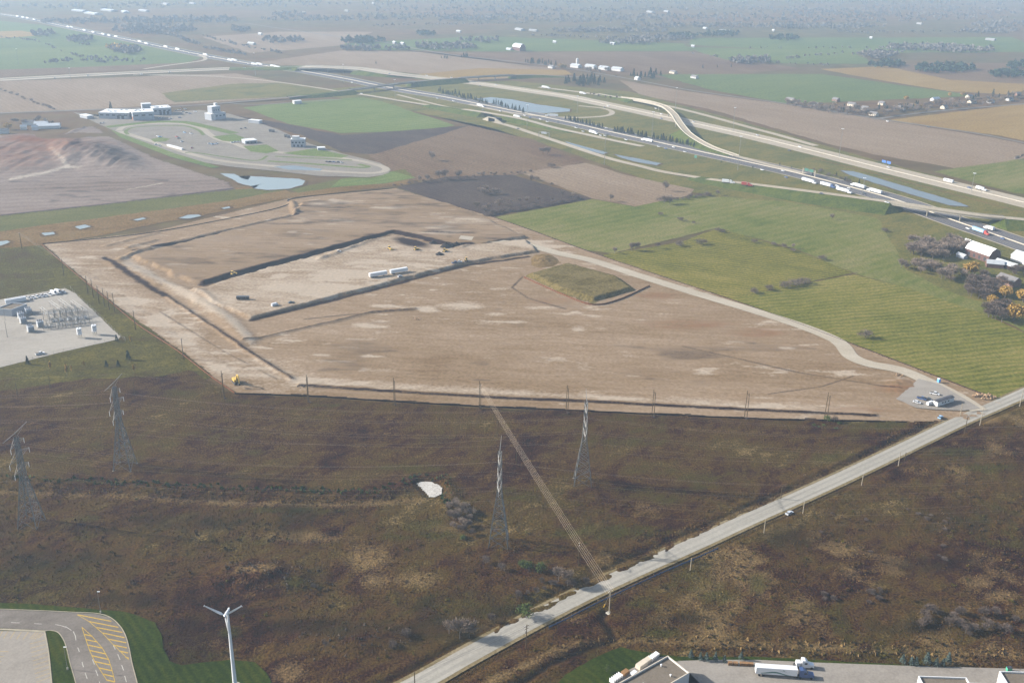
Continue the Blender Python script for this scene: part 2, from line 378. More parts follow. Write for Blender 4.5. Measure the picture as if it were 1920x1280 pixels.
# beyond the interchange
fld([(480, 118), (640, 95), (900, 100), (1060, 135), (1000, 146), (880, 150), (760, 136), (600, 128)], m_brown2, label='brown field above the toll highway bridge', jit=3)
fld([(640, 82), (900, 68), (1280, 82), (1300, 96), (900, 97), (700, 94)], m_far_green, label='long green field behind the white barn', jit=5)
fld([(880, 100), (1290, 97), (1500, 128), (1300, 150), (1160, 140), (1070, 128)], m_brown, label='brown field behind the farmyard', jit=4)
fld([(760, 142), (900, 128), (1060, 132), (1075, 140), (880, 149)], m_tan, label='tan field beside the overpass', jit=3)
fld([(380, 70), (520, 60), (700, 60), (640, 86), (470, 100)], m_brown2, label='brown field beside the far freeway', jit=5)
fld([(1280, 88), (1600, 98), (1640, 120), (1480, 120), (1360, 112)], m_far_green, label='far green field with scattered trees', jit=6)
fld([(1300, 72), (1900, 70), (1960, 98), (1560, 100), (1290, 84)], m_far_green, label='hazy green fields near the top', jit=8)
fld([(1230, 140), (1540, 139), (1830, 180), (1560, 192), (1470, 194), (1330, 168)], m_far_green, label='large green field behind the houses', jit=4)
fld([(1540, 130), (1760, 120), (1960, 150), (1900, 178), (1780, 172), (1600, 142)], m_tan, label='tan field beside the large green field', jit=5)
fld([(1640, 120), (1960, 118), (1960, 160), (1780, 150)], m_brown, label='brown field behind the wood', jit=5)
fld([(1160, 150), (1290, 172), (1480, 197), (1640, 223), (1860, 258), (1960, 280), (1960, 345), (1640, 290), (1560, 272), (1330, 205), (1200, 178)], m_brown2, label='wide brown field between toll highway and rural road', jit=3)
fld([(1660, 226), (1920, 195), (1990, 198), (1990, 278), (1870, 254)], m_tan, label='straw coloured field at the right edge', jit=2)
fld([(1750, 322), (1960, 292), (1960, 370), (1900, 362)], m_hay_c, label='green field right of the toll highway', jit=2)
fld([(740, 92), (1000, 110), (1200, 100), (1240, 110), (1030, 128), (860, 104)], m_brown, jit=4, label='brown field around the white barn')
# interchange ground
fld([(560, 172), (700, 160), (960, 152), (1180, 172), (1380, 225), (1640, 300), (1960, 384), (1960, 520), (1760, 430), (1500, 395), (1250, 352), (1050, 280), (900, 232), (700, 195)], m_verge, label='weedy verge inside the interchange', jit=3)
fld([(640, 176), (700, 180), (800, 200), (925, 228), (990, 262), (920, 240), (800, 215), (690, 185)], m_verge, label='grass bank below the bright ramp', jit=2)
# left middle
fld([(455, 202), (560, 190), (680, 183), (720, 192), (855, 236), (770, 246), (640, 250), (540, 232)], m_green_l, label='bright green playing field by the training centre', jit=3)
fld([(630, 256), (770, 250), (880, 236), (1000, 262), (1095, 305), (960, 330), (760, 340), (690, 292)], m_brown, label='brown field below the playing field', jit=3)
fld([(430, 215), (540, 234), (640, 254), (850, 238), (880, 236), (700, 290), (640, 285), (560, 252), (470, 228)], m_dark, label='dark hedge strip below the playing field', jit=3)
fld([(745, 352), (835, 332), (960, 328), (1110, 372), (1090, 378), (910, 408)], m_dark, label='dark ploughed field beside the site', jit=2)
fld([(975, 324), (1100, 306), (1180, 330), (1300, 355), (1290, 368), (1190, 388), (1110, 372)], m_brown2, label='tan brown field by the ramp', jit=2)
fld([(915, 410), (1110, 374), (1190, 388), (1345, 428), (1150, 475), (1080, 468)], m_hay_c, label='green field along the haul road', jit=1)
fld([(1190, 388), (1300, 366), (1470, 378), (1660, 412), (1690, 470), (1720, 520), (1600, 512), (1500, 470), (1345, 428)], m_hay_c, label='green pasture below the ramp', jit=2)
fld([(1132, 478), (1275, 455), (1345, 428), (1500, 472), (1600, 512), (1425, 548), (1372, 563), (1128, 481)], m_hay_a, label='green hay field with fine mown rows', jit=1)
fld([(1372, 562), (1425, 548), (1600, 515), (1720, 545), (1800, 570), (1870, 600), (1990, 660), (1990, 712), (1884, 751), (1795, 721), (1600, 646)], m_hay_b, label='green hay field with cross mown rows', jit=1)
fld([(1602, 514), (1690, 500), (1780, 540), (1860, 570), (1990, 600), (1990, 655), (1870, 598), (1720, 546)], m_hay_c, label='rough pasture in front of the farm trees', jit=2)
fld([(1640, 398), (1700, 402), (1800, 430), (1990, 520), (1990, 600), (1860, 575), (1760, 540), (1700, 505), (1680, 470)], m_verge, label='grassy farmyard ground', jit=3)
# left of the site
fld([(-60, 412), (440, 352), (500, 345), (545, 362), (760, 330), (770, 345), (545, 372), (80, 462), (-80, 478)], m_wetland, label='boggy wetland strip with small pools', jit=3)
fld([(-60, 406), (440, 356), (530, 350), (560, 352), (420, 378), (-60, 442)], m_swale, label='mown green swale between the two sites', jit=2)
fld([(540, 356), (640, 336), (760, 318), (775, 330), (560, 362)], m_swale, label='green bank below the test track', jit=2)
fld([(-60, 470), (78, 460), (200, 560), (330, 655), (400, 706), (330, 735), (-60, 760), (-90, 600)], m_rough, label='rough grass around the substation', jit=3)
# ================================================================ relief: site, earthworks, scrub
def wl(pts): return [(G(*p)[0], G(*p)[1]) for p in pts]
def wdist(x, y, P):
    d = np.full(x.shape, 1e9)
    for (x1, y1), (x2, y2) in zip(P[:-1], P[1:]):
        bx, by = x2-x1, y2-y1; t = np.clip(((x-x1)*bx+(y-y1)*by)/max(bx*bx+by*by, 1e-9), 0, 1)
        d = np.minimum(d, np.hypot(x-x1-t*bx, y-y1-t*by))
    return d
def warp(x, y, a=2.6): return x+(fbm(x/9, y/9, 55, 3)-.5)*2*a, y+(fbm(x/9, y/9, 56, 3)-.5)*2*a
def step_in(x, y, pts, run, wa=2.6):
    x, y = warp(x, y, wa)
    P = wl(pts); d = wdist(x, y, P+[P[0]]); s = np.where(inpoly(x, y, P), d, -d)
    t = np.clip(s/run+.5, 0, 1); return t*t*(3-2*t)
def ridge(x, y, pts, wdt):
    x, y = warp(x, y, min(2.4, wdt*.35))
    d = wdist(x, y, wl(pts)); t = np.clip(1-d/wdt, 0, 1); return t*t*(3-2*t)
T_UP = [(248, 484), (420, 440), (548, 408), (566, 384), (742, 357), (880, 398), (985, 448), (900, 462), (840, 462), (790, 450), (738, 438), (650, 462), (560, 486), (460, 512), (382, 534), (330, 520)]
T_PAD = [(362, 548), (460, 518), (560, 491), (738, 444), (790, 457), (850, 468), (985, 452), (1005, 474), (870, 497), (700, 541), (540, 582), (470, 600), (400, 570)]
SITE = [(78, 458), (280, 436), (545, 372), (740, 353), (935, 410), (1130, 480), (1400, 571), (1600, 645), (1795, 720), (1885, 752), (1830, 792), (1700, 792), (1390, 784), (900, 762), (580, 742), (440, 738), (330, 655), (200, 562)]
DARKL = [[(382, 534), (560, 486), (650, 462), (738, 438), (790, 450), (850, 464), (880, 462)]]
BERM = [[(228, 487), (262, 472), (330, 455), (450, 428), (556, 403)], [(555, 403), (548, 380)]]
DITCH = [[(196, 484), (250, 520), (312, 556)], [(312, 556), (455, 652), (548, 712)]]
B2 = [(458, 642), (600, 610), (700, 586), (780, 580)]
SOUTH = [(560, 722), (740, 734), (900, 744), (1100, 753), (1400, 768), (1640, 779)]
def site_z(x, y, px, py):
    z = .3+.35*fbm(x/30, y/30, 1, 4)+.12*fbm(x/5, y/5, 2, 2)
    z += 2.6*step_in(x, y, T_UP, 3.2)+2.1*step_in(x, y, T_PAD, 3.0)
    for b in BERM: z += 2.0*ridge(x, y, b, 6)
    z -= .25*ridge(x, y, DITCH[0], 9); z += 1.1*ridge(x, y, DITCH[1], 3.2)
    z += 1.0*ridge(x, y, B2, 3.2)
    z += 1.0*ridge(x, y, SOUTH, 3.0)
    z += 1.3*ridge(x, y, [(600, 482+8), (735, 441), (800, 455), (860, 468), (882, 463)], 5)*(.4+1.2*fbm(x/5, y/5, 33, 3))
    z += 1.8*ridge(x, y, [(215, 492), (290, 530), (365, 552), (420, 600), (462, 640)], 12)
    z += 1.6*blob(px, py, 1690, 722, 26, 14)*fbm(x/4, y/4, 21, 3)
    z += 1.2*ridge(x, y, [(240, 465), (290, 452)], 5)+.9*ridge(x, y, [(200, 462), (292, 438)], 5)
    return z
def site_tint(x, y, px, py):
    n = fbm(x/16, y/5, 3, 3); n2 = fbm(x/60, y/16, 4, 3)
    pale = np.zeros_like(x); red = np.zeros_like(x); dark = np.zeros_like(x)
    # pale dried mud and gravelled ground
    for b in [(600, 388, 26, 4), (640, 385, 34, 5), (860, 575, 46, 9), (800, 580, 30, 6), (1010, 578, 34, 3), (930, 590, 24, 3), (250, 565, 24, 8), (700, 612, 40, 5), (880, 420, 50, 8),
              (840, 440, 40, 6), (820, 432, 30, 6), (1000, 460, 50, 6), (735, 395, 40, 3), (560, 420, 30, 3), (650, 520, 60, 8), (300, 600, 20, 10), (970, 605, 20, 3), (720, 575, 40, 4), (590, 545, 90, 8)]:
        pale = np.maximum(pale, .62*blob(px, py, *b)*(.55+.9*n))
    pale += .45*soft(dist_line(px, py, [(90, 470), (200, 540), (300, 610), (420, 690), (560, 712)], 1.2), 70)*(.5+n)
    pale += .55*soft(dist_line(px, py, [(560, 716), (900, 735), (1300, 755), (1620, 772)]), 26)*(.5+n)
    pale += .8*soft(dist_line(px, py, [(240, 495), (340, 548), (430, 598), (470, 640)], 1.3), 16)
    pale += (.22+.42*fbm(x/26, y/14, 48, 3))*step_in(x, y, T_PAD, 4)
    pale += .7*np.clip((n-.57)*5, 0, 1)*np.clip(fbm(x/50, y/22, 44, 3)*2-.5, 0, 1)
    dark += .26*np.clip((fbm(x/20, y/6, 45, 3)-.55)*5, 0, 1)*np.clip(fbm(x/70, y/30, 46, 3)*2-.5, 0, 1)
    pale += .6*soft(dist_line(px, py, [(930, 430), (1060, 472), (1300, 545), (1560, 640)]), 20)*n
    # red clay
    for b in [(1290, 610, 110, 14), (1420, 625, 70, 12), (1640, 640, 30, 8), (1040, 565, 60, 8), (1690, 730, 60, 22), (1600, 770, 120, 8), (1230, 555, 60, 8), (1560, 590, 90, 10)]:
        red = np.maximum(red, .42*blob(px, py, *b)*(.5+n))
    # dark damp topsoil, plus shade of the bank faces put into the tint
    dark += .40*np.clip((n2-.50)*4, 0, 1)*np.clip((px-520)/160, 0, 1)*np.clip((1700-px)/160, 0, 1)*soft(np.abs(py-675), 75)
    dark += .20*np.clip((fbm(x/30, y/10, 6, 3)-.5)*4, 0, 1)*step_in(x, y, T_UP, 4)
    dark += .20*step_in(x, y, T_UP, 4)
    for l in DARKL: dark = np.maximum(dark, 1.0*soft(wdist(*warp(x, y), wl(l)), 7))  # cut face: dark topsoil, with its shade added in the tint
    dark = np.maximum(dark, 1.0*ridge(x, y, [(252, 470), (330, 459), (450, 432), (556, 407)], 5))  # near side of the berm tinted dark as its shade
    dark = np.maximum(dark, .8*ridge(x, y, [(472, 602), (540, 585), (700, 545), (870, 500), (990, 482)], 5))  # shade on the pad's steep near slope, painted into the colour
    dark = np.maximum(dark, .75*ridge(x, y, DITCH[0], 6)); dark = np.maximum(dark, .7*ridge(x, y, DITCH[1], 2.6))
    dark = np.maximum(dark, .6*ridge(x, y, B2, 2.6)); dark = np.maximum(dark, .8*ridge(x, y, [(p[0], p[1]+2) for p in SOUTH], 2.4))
    dark = np.maximum(dark, .9*blob(px, py, 770, 459, 40, 9, 12)); dark = np.maximum(dark, .6*blob(px, py, 700, 448, 24, 6))
    for l in [[(570, 600), (640, 592), (780, 582)], [(300, 585), (420, 660), (520, 712)], [(1280, 650), (1500, 700), (1690, 730)], [(1440, 740), (1540, 726), (1600, 706)], [(980, 520), (960, 540), (990, 560), (1060, 580)]]:
        dark = np.maximum(dark, .55*soft(dist_line(px, py, l), 5))
    for k in range(34):                             # wheel tracks of the machines
        q = trk.random(6); x0 = 250+q[0]*1350; y0 = 470+q[1]*290; L_ = 60+q[2]*260; s_ = (q[3]-.35)*.5
        t = soft(dist_line(px, py, [(x0, y0), (x0+L_*.5, y0+L_*.5*s_+(q[4]-.5)*10), (x0+L_, y0+L_*s_)]), 2.6)*(.5+.5*n)
        if q[5] < .55: dark = np.maximum(dark, .42*t)
        else: pale = np.maximum(pale, .5*t)
    return np.clip(np.stack([pale, red, dark], 1), 0, 1)
trk = np.random.default_rng(4)
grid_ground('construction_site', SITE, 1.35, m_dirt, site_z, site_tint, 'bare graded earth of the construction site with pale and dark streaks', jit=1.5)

# stripped earthworks at the left
EARTH = [(-70, 262), (40, 252), (110, 250), (176, 236), (215, 260), (300, 300), (430, 342), (445, 356), (200, 385), (-70, 414)]
def earth_z(x, y, px, py):
    z = .3+.3*fbm(x/40, y/40, 1, 3)+.15*fbm(x/6, y/6, 2, 2)
    n = .75+.5*fbm(x/9, y/22, 41, 3)
    z += (1.1*n-.7*np.abs(fbm(x/5, y/40, 47, 3)-.5)*2)*(4.5*blob(px, py, 30, 292, 95, 34)+5*blob(px, py, 175, 288, 70, 30, 12)+4.5*blob(px, py, 128, 288, 26, 22)+4*blob(px, py, 215, 300, 60, 16, 14))
    z -= 3*blob(px, py, 130, 256, 70, 8)
    z += 1.6*ridge(x, y, [(120, 252), (172, 236)], 4)
    return z
def earth_tint(x, y, px, py):
    n = fbm(x/20, y/8, 7, 3)
    pale = .9*soft(dist_line(px, py, [(95, 283), (118, 305), (125, 314), (90, 325), (20, 337)]), 9)+.7*soft(dist_line(px, py, [(235, 357), (260, 353), (305, 344)]), 5)+.7*soft(dist_line(px, py, [(130, 316), (150, 316)]), 9)
    red = .6*blob(px, py, 40, 290, 110, 44)+.4*blob(px, py, 170, 275, 90, 26)+.5*blob(px, py, 60, 262, 60, 10)
    dark = .75*blob(px, py, 205, 295, 60, 22, 14)+.6*np.clip((n-.55)*5, 0, 1)*(py > 330)+.6*blob(px, py, 150, 256, 50, 6)
    dark = np.maximum(dark, .9*soft(dist_line(px, py, [(-60, 412), (200, 384), (440, 354)]), 7))
    return np.clip(np.stack([pale, red, dark], 1), 0, 1)
grid_ground('stripped_earth', EARTH, 3.2, m_graded, earth_z, earth_tint, 'stripped reddish earthworks with spoil mounds at the left', jit=2)

# overgrown land in the foreground
SCRUB = [(-200, 742), (0, 735), (160, 712), (300, 706), (360, 694), (440, 738), (580, 744), (900, 764), (1390, 786), (1700, 794), (1830, 790), (1925, 735), (2120, 640), (2300, 900), (2300, 1600), (1500, 1700), (-400, 1700), (-420, 1000)]
ROADL = [(-60, 1700), (400, 1470), (640, 1352), (780, 1284), (880, 1228), (1000, 1163), (1100, 1112), (1200, 1066), (1300, 1022), (1400, 976), (1500, 932), (1600, 886), (1700, 838), (1800, 790), (1860, 764), (1940, 729), (2100, 655), (2300, 562), (2600, 425)]
RW = catmull(GV(ROADL), 6)
RXY = [(p[0], p[1]) for p in RW]
LAWN = [(-60, 1128), (60, 1133), (180, 1143), (232, 1147), (262, 1156), (290, 1168), (302, 1188), (306, 1215), (318, 1240), (340, 1248), (380, 1242), (430, 1238), (478, 1242), (500, 1262), (512, 1285), (520, 1420), (-200, 1420), (-200, 1128)]
LAWN2 = [(1030, 1300), (1060, 1265), (1130, 1226), (1165, 1214), (1200, 1222), (1270, 1232), (1420, 1232), (1640, 1244), (1920, 1258), (2200, 1275), (2200, 1500), (1030, 1500)]
MOUND = [(980, 520), (1064, 499), (1150, 522), (1188, 545), (1110, 568), (1050, 550)]
DRAIN = [(1135, 1150), (1128, 1162), (1142, 1178), (1150, 1200), (1130, 1206), (1050, 1236), (960, 1290)]
HEDGE = [(-40, 905), (150, 912), (330, 922), (520, 930), (700, 936), (760, 915), (790, 902), (830, 905), (850, 930), (835, 955)]
def scrub_z(x, y, px, py):
    z = .25+.7*fbm(x/28, y/28, 1, 3)+1.15*fbm(x/3.2, y/3.2, 12, 3)*(.3+.9*fbm(x/40, y/40, 13, 2))*np.where((py < 912) & (px < 1640), .5, 1.)
    z += 3.6*blob(px, py, 500, 1085, 95, 28)*(.6+.8*fbm(x/6, y/6, 14, 3))+2.6*blob(px, py, 690, 1200, 80, 24)+1.2*blob(px, py, 600, 1215, 90, 24)*fbm(x/8, y/8, 15, 3)*1.6
    z += 1.3*ridge(x, y, wl_h, 7)*(.5+fbm(x/4, y/4, 16, 3))
    z += 1.0*ridge(x, y, [(640, 1330), (1000, 1140), (1500, 910), (1800, 770)], 7)
    d = wdist(x, y, RXY); z *= np.clip((d-4.2)/6, .12, 1); z -= 1.1*np.clip(1-np.abs(d-8.2)/3.4, 0, 1)
    z -= 1.5*ridge(x, y, DRAIN, 3.0)
    for P in (LAWN, LAWN2):
        Q = wl(P); dd = wdist(x, y, Q+[Q[0]]); dd = np.where(inpoly(x, y, Q), 0, dd); z *= np.clip(dd/8, .05, 1)
    z = np.where(py < 770, z*np.clip((wdist(x, y, wl(SITE+[SITE[0]])))/10, .15, 1), z)
    z += .8*ridge(x, y, [(930, 1180), (1130, 1085), (1500, 908), (1780, 780)], 5)*fbm(x/4, y/4, 17, 3)
    z = np.where(inpoly(px, py, [(772, 908), (788, 899), (810, 900), (828, 906), (838, 918), (833, 931), (817, 939), (802, 938), (790, 926)]), .3, z)
    return np.maximum(z, .07)
wl_h = HEDGE
def scrub_tint(x, y, px, py):
    n = fbm(x/22, y/22, 31, 4); n2 = fbm(x/9, y/9, 32, 3)
    right = np.clip((px+py*2.12-3330)/120, 0, 1)   # beyond the road the weeds are drier
    straw = (.5+.12*right)*np.clip((n-.60+.09*right)*4, 0, 1); green = .45*np.clip((fbm(x/40, y/30, 35, 3)-.56)*5, 0, 1); dark = (.55-.3*right)*np.clip((fbm(x/34, y/34, 36, 3)-.52)*4, 0, 1)
    for b in [(690, 1050, 60, 36), (560, 1010, 120, 14), (700, 1090, 40, 22), (780, 1090, 60, 20), (1830, 1095, 40, 18), (1870, 1120, 46, 16), (1575, 972, 18, 6), (1330, 1190, 60, 24), (1500, 1150, 36, 40), (1800, 1170, 40, 10), (545, 1265, 40, 30), (480, 1080, 60, 14), (1350, 1040, 90, 14)]:
        straw = np.maximum(straw, .62*blob(px, py, *b))
    straw = np.maximum(straw, .62*soft(dist_line(px, py, [(-40, 925), (200, 932), (420, 946), (640, 950), (780, 940)]), 26)*(.4+n2))
    straw = np.maximum(straw, .5*soft(dist_line(px, py, [(820, 1260), (1000, 1180), (1200, 1085), (1500, 950)]), 26)*(.4+n2))
    straw = np.maximum(straw, .55*soft(dist_line(px, py, [(870, 1195), (1020, 1118), (1300, 1000), (1600, 866), (1760, 790)]), 16)*(.4+n2))
    straw = np.maximum(straw, .75*soft(dist_line(px, py, [(900, 1290), (1080, 1210), (1180, 1204), (1300, 1206), (1500, 1214), (1920, 1232)]), 30)*(.3+n2))
    straw = np.maximum(straw, .5*soft(dist_line(px, py, [(0, 1125), (120, 1132), (240, 1140)]), 24)*(.3+n2))
    straw = np.maximum(straw, .35*soft(dist_line(px, py, [(70, 890), (180, 820), (300, 760), (400, 720)]), 10))
    for b in [(480, 850, 40, 12), (180, 700, 160, 16), (330, 740, 60, 14), (820, 1005, 60, 12), (740, 1010, 40, 10), (1420, 1100, 26, 30), (1340, 1120, 60, 20), (1240, 1190, 70, 16), (1560, 860, 60, 14), (1640, 800, 90, 14), (1800, 850, 90, 14), (560, 960, 160, 9), (1180, 830, 120, 14), (780, 880, 110, 12), (560, 1100, 40, 16),
              (430, 1190, 30, 16), (1320, 900, 80, 20), (1150, 1000, 160, 20), (960, 770, 60, 4), (1060, 780, 40, 4), (620, 762, 40, 5), (440, 755, 40, 6), (150, 905, 120, 7), (1860, 880, 80, 12)]:
        green = np.maximum(green, .58*blob(px, py, *b))
    for b in [(600, 1180, 200, 30), (250, 1130, 220, 20), (1280, 1165, 120, 14), (1700, 1180, 120, 20), (1500, 1010, 110, 30), (1800, 980, 120, 40), (100, 1050, 160, 40), (930, 1150, 90, 22), (360, 980, 200, 24), (1750, 1060, 120, 30), (430, 1150, 90, 14)]:
        dark = np.maximum(dark, .55*blob(px, py, *b)*(.4+n2))
    for l in ([(0, 795), (400, 800), (900, 822), (1400, 852)], [(0, 845), (400, 842), (900, 862), (1400, 880)], [(0, 765), (500, 775), (1000, 795), (1500, 815)], [(300, 890), (700, 890), (1000, 900)]):
        straw = np.maximum(straw, .55*soft(dist_line(px, py, l), 8))
    for k in range(13):                             # faint swaths left by the mower in the hydro corridor
        y0 = 752+12.5*k; straw = np.maximum(straw, (.30 if k % 2 else .22)*soft(dist_line(px, py, [(-60, y0-4), (500, y0), (1000, y0+17), (1640, y0+40)]), 6)*((py < 912) & (px < 1640)))
    d = wdist(x, y, RXY); dark = np.maximum(dark, .55*np.clip(1-np.abs(d-8.5)/2.6, 0, 1)); straw = np.maximum(straw, .6*np.clip(1-np.abs(d-5.2)/1.6, 0, 1))  # dark tint stands in for the shade of the flattened roadside ditch
    dark = np.maximum(dark, .8*ridge(x, y, DRAIN, 3.5))  # drain is nearly flat; its shaded depth is painted dark
    mown = ((py < 915) & (px < 1640))*1.0          # the mown hydro corridor is smoother and duller
    return np.clip(np.stack([straw*(1-.35*mown), green*(1-.2*mown), dark*(1-.65*mown)], 1), 0, 1)
wl_h = [(p[0], p[1]) for p in HEDGE]
grid_ground('scrub_land', SCRUB, 1.15, m_scrub, scrub_z, scrub_tint, 'overgrown brown scrub land in the foreground', jit=1.5)
# ================================================================ concession road and yards
m_shoulder = gmat('road_shoulder', [A(132, 122, 100), A(154, 144, 122), A(176, 166, 146)], 10, ROADA, 3, bump=.06, fine=1)
ribbon('road_shoulder', None, 12.4, m_shoulder, .46, wline=RW, label='sandy shoulder of the concession road')
ribbon('gravel_road', None, 9.0, m_gravel_road, .50, wline=RW, label='pale worn concession road running diagonally across')
m_tyre = gmat('wheel_track', [A(170, 169, 165), A(182, 181, 177), A(200, 198, 193)], 14, ROADA, 10, bump=0, fine=1, grain=.05)
for o_ in (-1.9, 1.8):
    ribbon('wheel_track', None, 1.5, m_tyre, .505, wline=RW, off=o_, label='darker wheel track worn along the concession road')
HAUL = [(862, 452), (930, 456), (990, 462), (1050, 477), (1110, 490), (1200, 519), (1300, 550), (1400, 580), (1500, 612), (1560, 636), (1580, 650), (1596, 670), (1630, 684), (1690, 696), (1750, 722), (1800, 748), (1836, 772)]
HW_ = line3(HAUL, 6)
for i, p in enumerate(HW_):
    t = min(1, i/18.); p[2] = .75+3.0*(1-t)**2 if i < 18 else .75
ribbon('haul_road', None, 11.5, m_haul, .1, wline=HW_, label='pale gravel haul road along the green fields')
sheet('gravel_pad', [(1680, 750), (1722, 712), (1760, 722), (1795, 742), (1838, 768), (1800, 772), (1752, 770), (1716, 766)], m_yard, .95, .5, label='grey gravel pad around the site office')

# ---- car park and its ring road (bottom left)
sheet('lawn', LAWN, m_lawn, .42, .3, seg=3, label='mown dark green lawn around the wind turbine')
m_kerb = mat('kerb_concrete', A(190, 184, 168), .8)
m_yel = mat('yellow_paint', A(216, 186, 104), .7, var=.2, scale=1.5); m_wht = mat('white_paint', A(214, 212, 208), .7, var=.2, scale=1.5)
RING = [(-120, 1140), (0, 1144), (80, 1147), (140, 1150), (180, 1152), (204, 1158), (222, 1172), (234, 1190), (241, 1215), (247, 1245), (256, 1280), (285, 1400), (110, 1400), (142, 1280), (132, 1245), (124, 1212), (117, 1196), (108, 1186), (94, 1183), (0, 1178), (-120, 1176)]
sheet('ring_road', RING, m_old_asph, .50, label='grey asphalt ring road with yellow hatching')
sheet('car_park', [(-120, 1182), (0, 1184), (84, 1185), (86, 1196), (92, 1230), (97, 1280), (112, 1400), (-120, 1400)], m_yard, .504, label='pale empty car park with faded bay lines')
def kerb(pts, label, wdt=.35, h=.62):
    W = line3(pts, 6); V, Fc = profile_strip(W, [(wdt/2, .44), (wdt/2, h), (-wdt/2, h), (-wdt/2, .44)])
    return tag(mesh_obj('kerb', V, Fc, m_kerb), label, kind='structure')
kerb([(-120, 1139), (0, 1143), (80, 1146), (140, 1149), (180, 1151), (204, 1157), (222, 1171), (234.5, 1190), (242, 1215), (248, 1245), (257, 1280), (286, 1400)], 'pale outer kerb of the ring road')
kerb([(84, 1184), (94, 1183), (108, 1186), (117, 1196), (124, 1212), (132, 1245), (142, 1280), (160, 1350)], 'inner kerb of the grass strip')
kerb([(84, 1185), (87, 1200), (92, 1230), (97, 1280), (104, 1340)], 'yellowish kerb between car park and grass strip', .5)
kerb([(-120, 1180), (0, 1181), (84, 1185)], 'wide pale kerb along the top of the car park', 1.1, .6)
def mark(name, p0, p1, wdt, m, z=.512, label=None):
    W = [G(*p0), G(*p1)]; V, Fc = profile_strip(W, [(wdt/2, z), (-wdt/2, z)])
    o = mesh_obj(name, V, Fc, m); tag(o, label, kind='structure'); return o
def marks(label, segs, wdt, m, name):
    mb = MB()
    root = None
    for p0, p1 in segs: mark(name, p0, p1, wdt, m, label=label)
zz = lambda x, y: (x/5.647, 1080+y/5.647)
hat = [((820, 415), (1180, 485)), ((945, 487), (1255, 548)), ((1022, 549), (1300, 602)), ((1085, 607), (1322, 658)), ((1145, 672), (1338, 712)), ((1205, 736), (1345, 766)), ((1268, 800), (1358, 820)), ((1330, 864), (1366, 876))]
for a, b in hat: mark('yellow_hatching', zz(*a), zz(*b), .6, m_yel, label='yellow hatching bar in the outer bend of the ring road')
hat2 = [((893, 622), (975, 642)), ((910, 678), (1035, 704)), ((930, 735), (1085, 768)), ((950, 792), (1122, 830)), ((972, 848), (1152, 888)), ((1005, 910), (1172, 947)), ((1050, 978), (1190, 1008)), ((1095, 1042), (1205, 1070)), ((1132, 1106), (1218, 1126)), ((1170, 1170), (1232, 1186))]
for a, b in hat2: mark('yellow_hatching', zz(*a), zz(*b), .6, m_yel, label='yellow hatching bar in the middle island of the ring road')
for a, b in [((868, 545), (893, 622)), ((893, 622), (950, 792)), ((950, 792), (1005, 910)), ((1005, 910), (1132, 1106)), ((868, 545), (975, 642)), ((975, 642), (1085, 768)), ((1085, 768), (1152, 888)), ((1152, 888), (1190, 1008)), ((1190, 1008), (1218, 1126)),
             ((820, 415), (945, 487)), ((945, 487), (1085, 607)), ((1085, 607), (1205, 736)), ((1205, 736), (1366, 890))]:
    mark('yellow_edge_line', zz(*a), zz(*b), .25, m_yel, z=.516, label='yellow edge line around the hatched area of the ring road')
for a, b in [((120, 498), (210, 501)), ((362, 508), (445, 514)), ((588, 518), (655, 532)), ((655, 532), (700, 548)), ((695, 540), (758, 580)), ((778, 592), (800, 640)), ((800, 640), (806, 685)), ((825, 762), (842, 808)), ((870, 915), (886, 970)), ((902, 1028), (925, 1092)), ((980, 885), (1002, 942)), ((1015, 1000), (1038, 1062)), ((1052, 1122), (1068, 1180)), ((1200, 735), (1222, 782)), ((1248, 832), (1272, 890)), ((1290, 948), (1310, 1004)), ((1322, 1062), (1340, 1128))]:
    mark('white_lane_dash', zz(*a), zz(*b), .28, m_wht, label='short white lane dash on the ring road')
bay = [((0, 640), (30, 588)), ((40, 668), (90, 590)), ((108, 670), (160, 592)), ((178, 674), (230, 596)), ((246, 676), (304, 598)), ((318, 670), (380, 602)), ((340, 676), (410, 604)), ((370, 676), (440, 606)), ((405, 664), (456, 620))]
bay += [((315+8*i, 725+45*i), (478+8*i, 684+43*i)) for i in range(10)] + [((0, 802), (95, 806)), ((0, 858), (45, 858)), ((0, 912), (15, 908))]
for a, b in bay: mark('parking_bay_line', zz(*a), zz(*b), .16, m_yel, label='faded bay line in the pale car park')

# ---- industrial yard (bottom right)
sheet('lawn', LAWN2, m_lawn, .42, .5, seg=3, label='mown grass strip along the trucking yard')
YARD = [(1270, 1240), (1330, 1238), (1420, 1238), (1530, 1243), (1700, 1249), (1920, 1255), (2200, 1266), (2200, 1500), (1280, 1500), (1330, 1300)]
sheet('truck_yard', YARD, m_yard, .50, label='pale asphalt yard of the trucking depot')
sheet('gravel_strip', [(1135, 1300), (1150, 1272), (1180, 1256), (1225, 1234), (1245, 1232), (1290, 1250), (1200, 1300)], m_yard, .508, .4, label='pale stone strip beside the flat roofed depot')

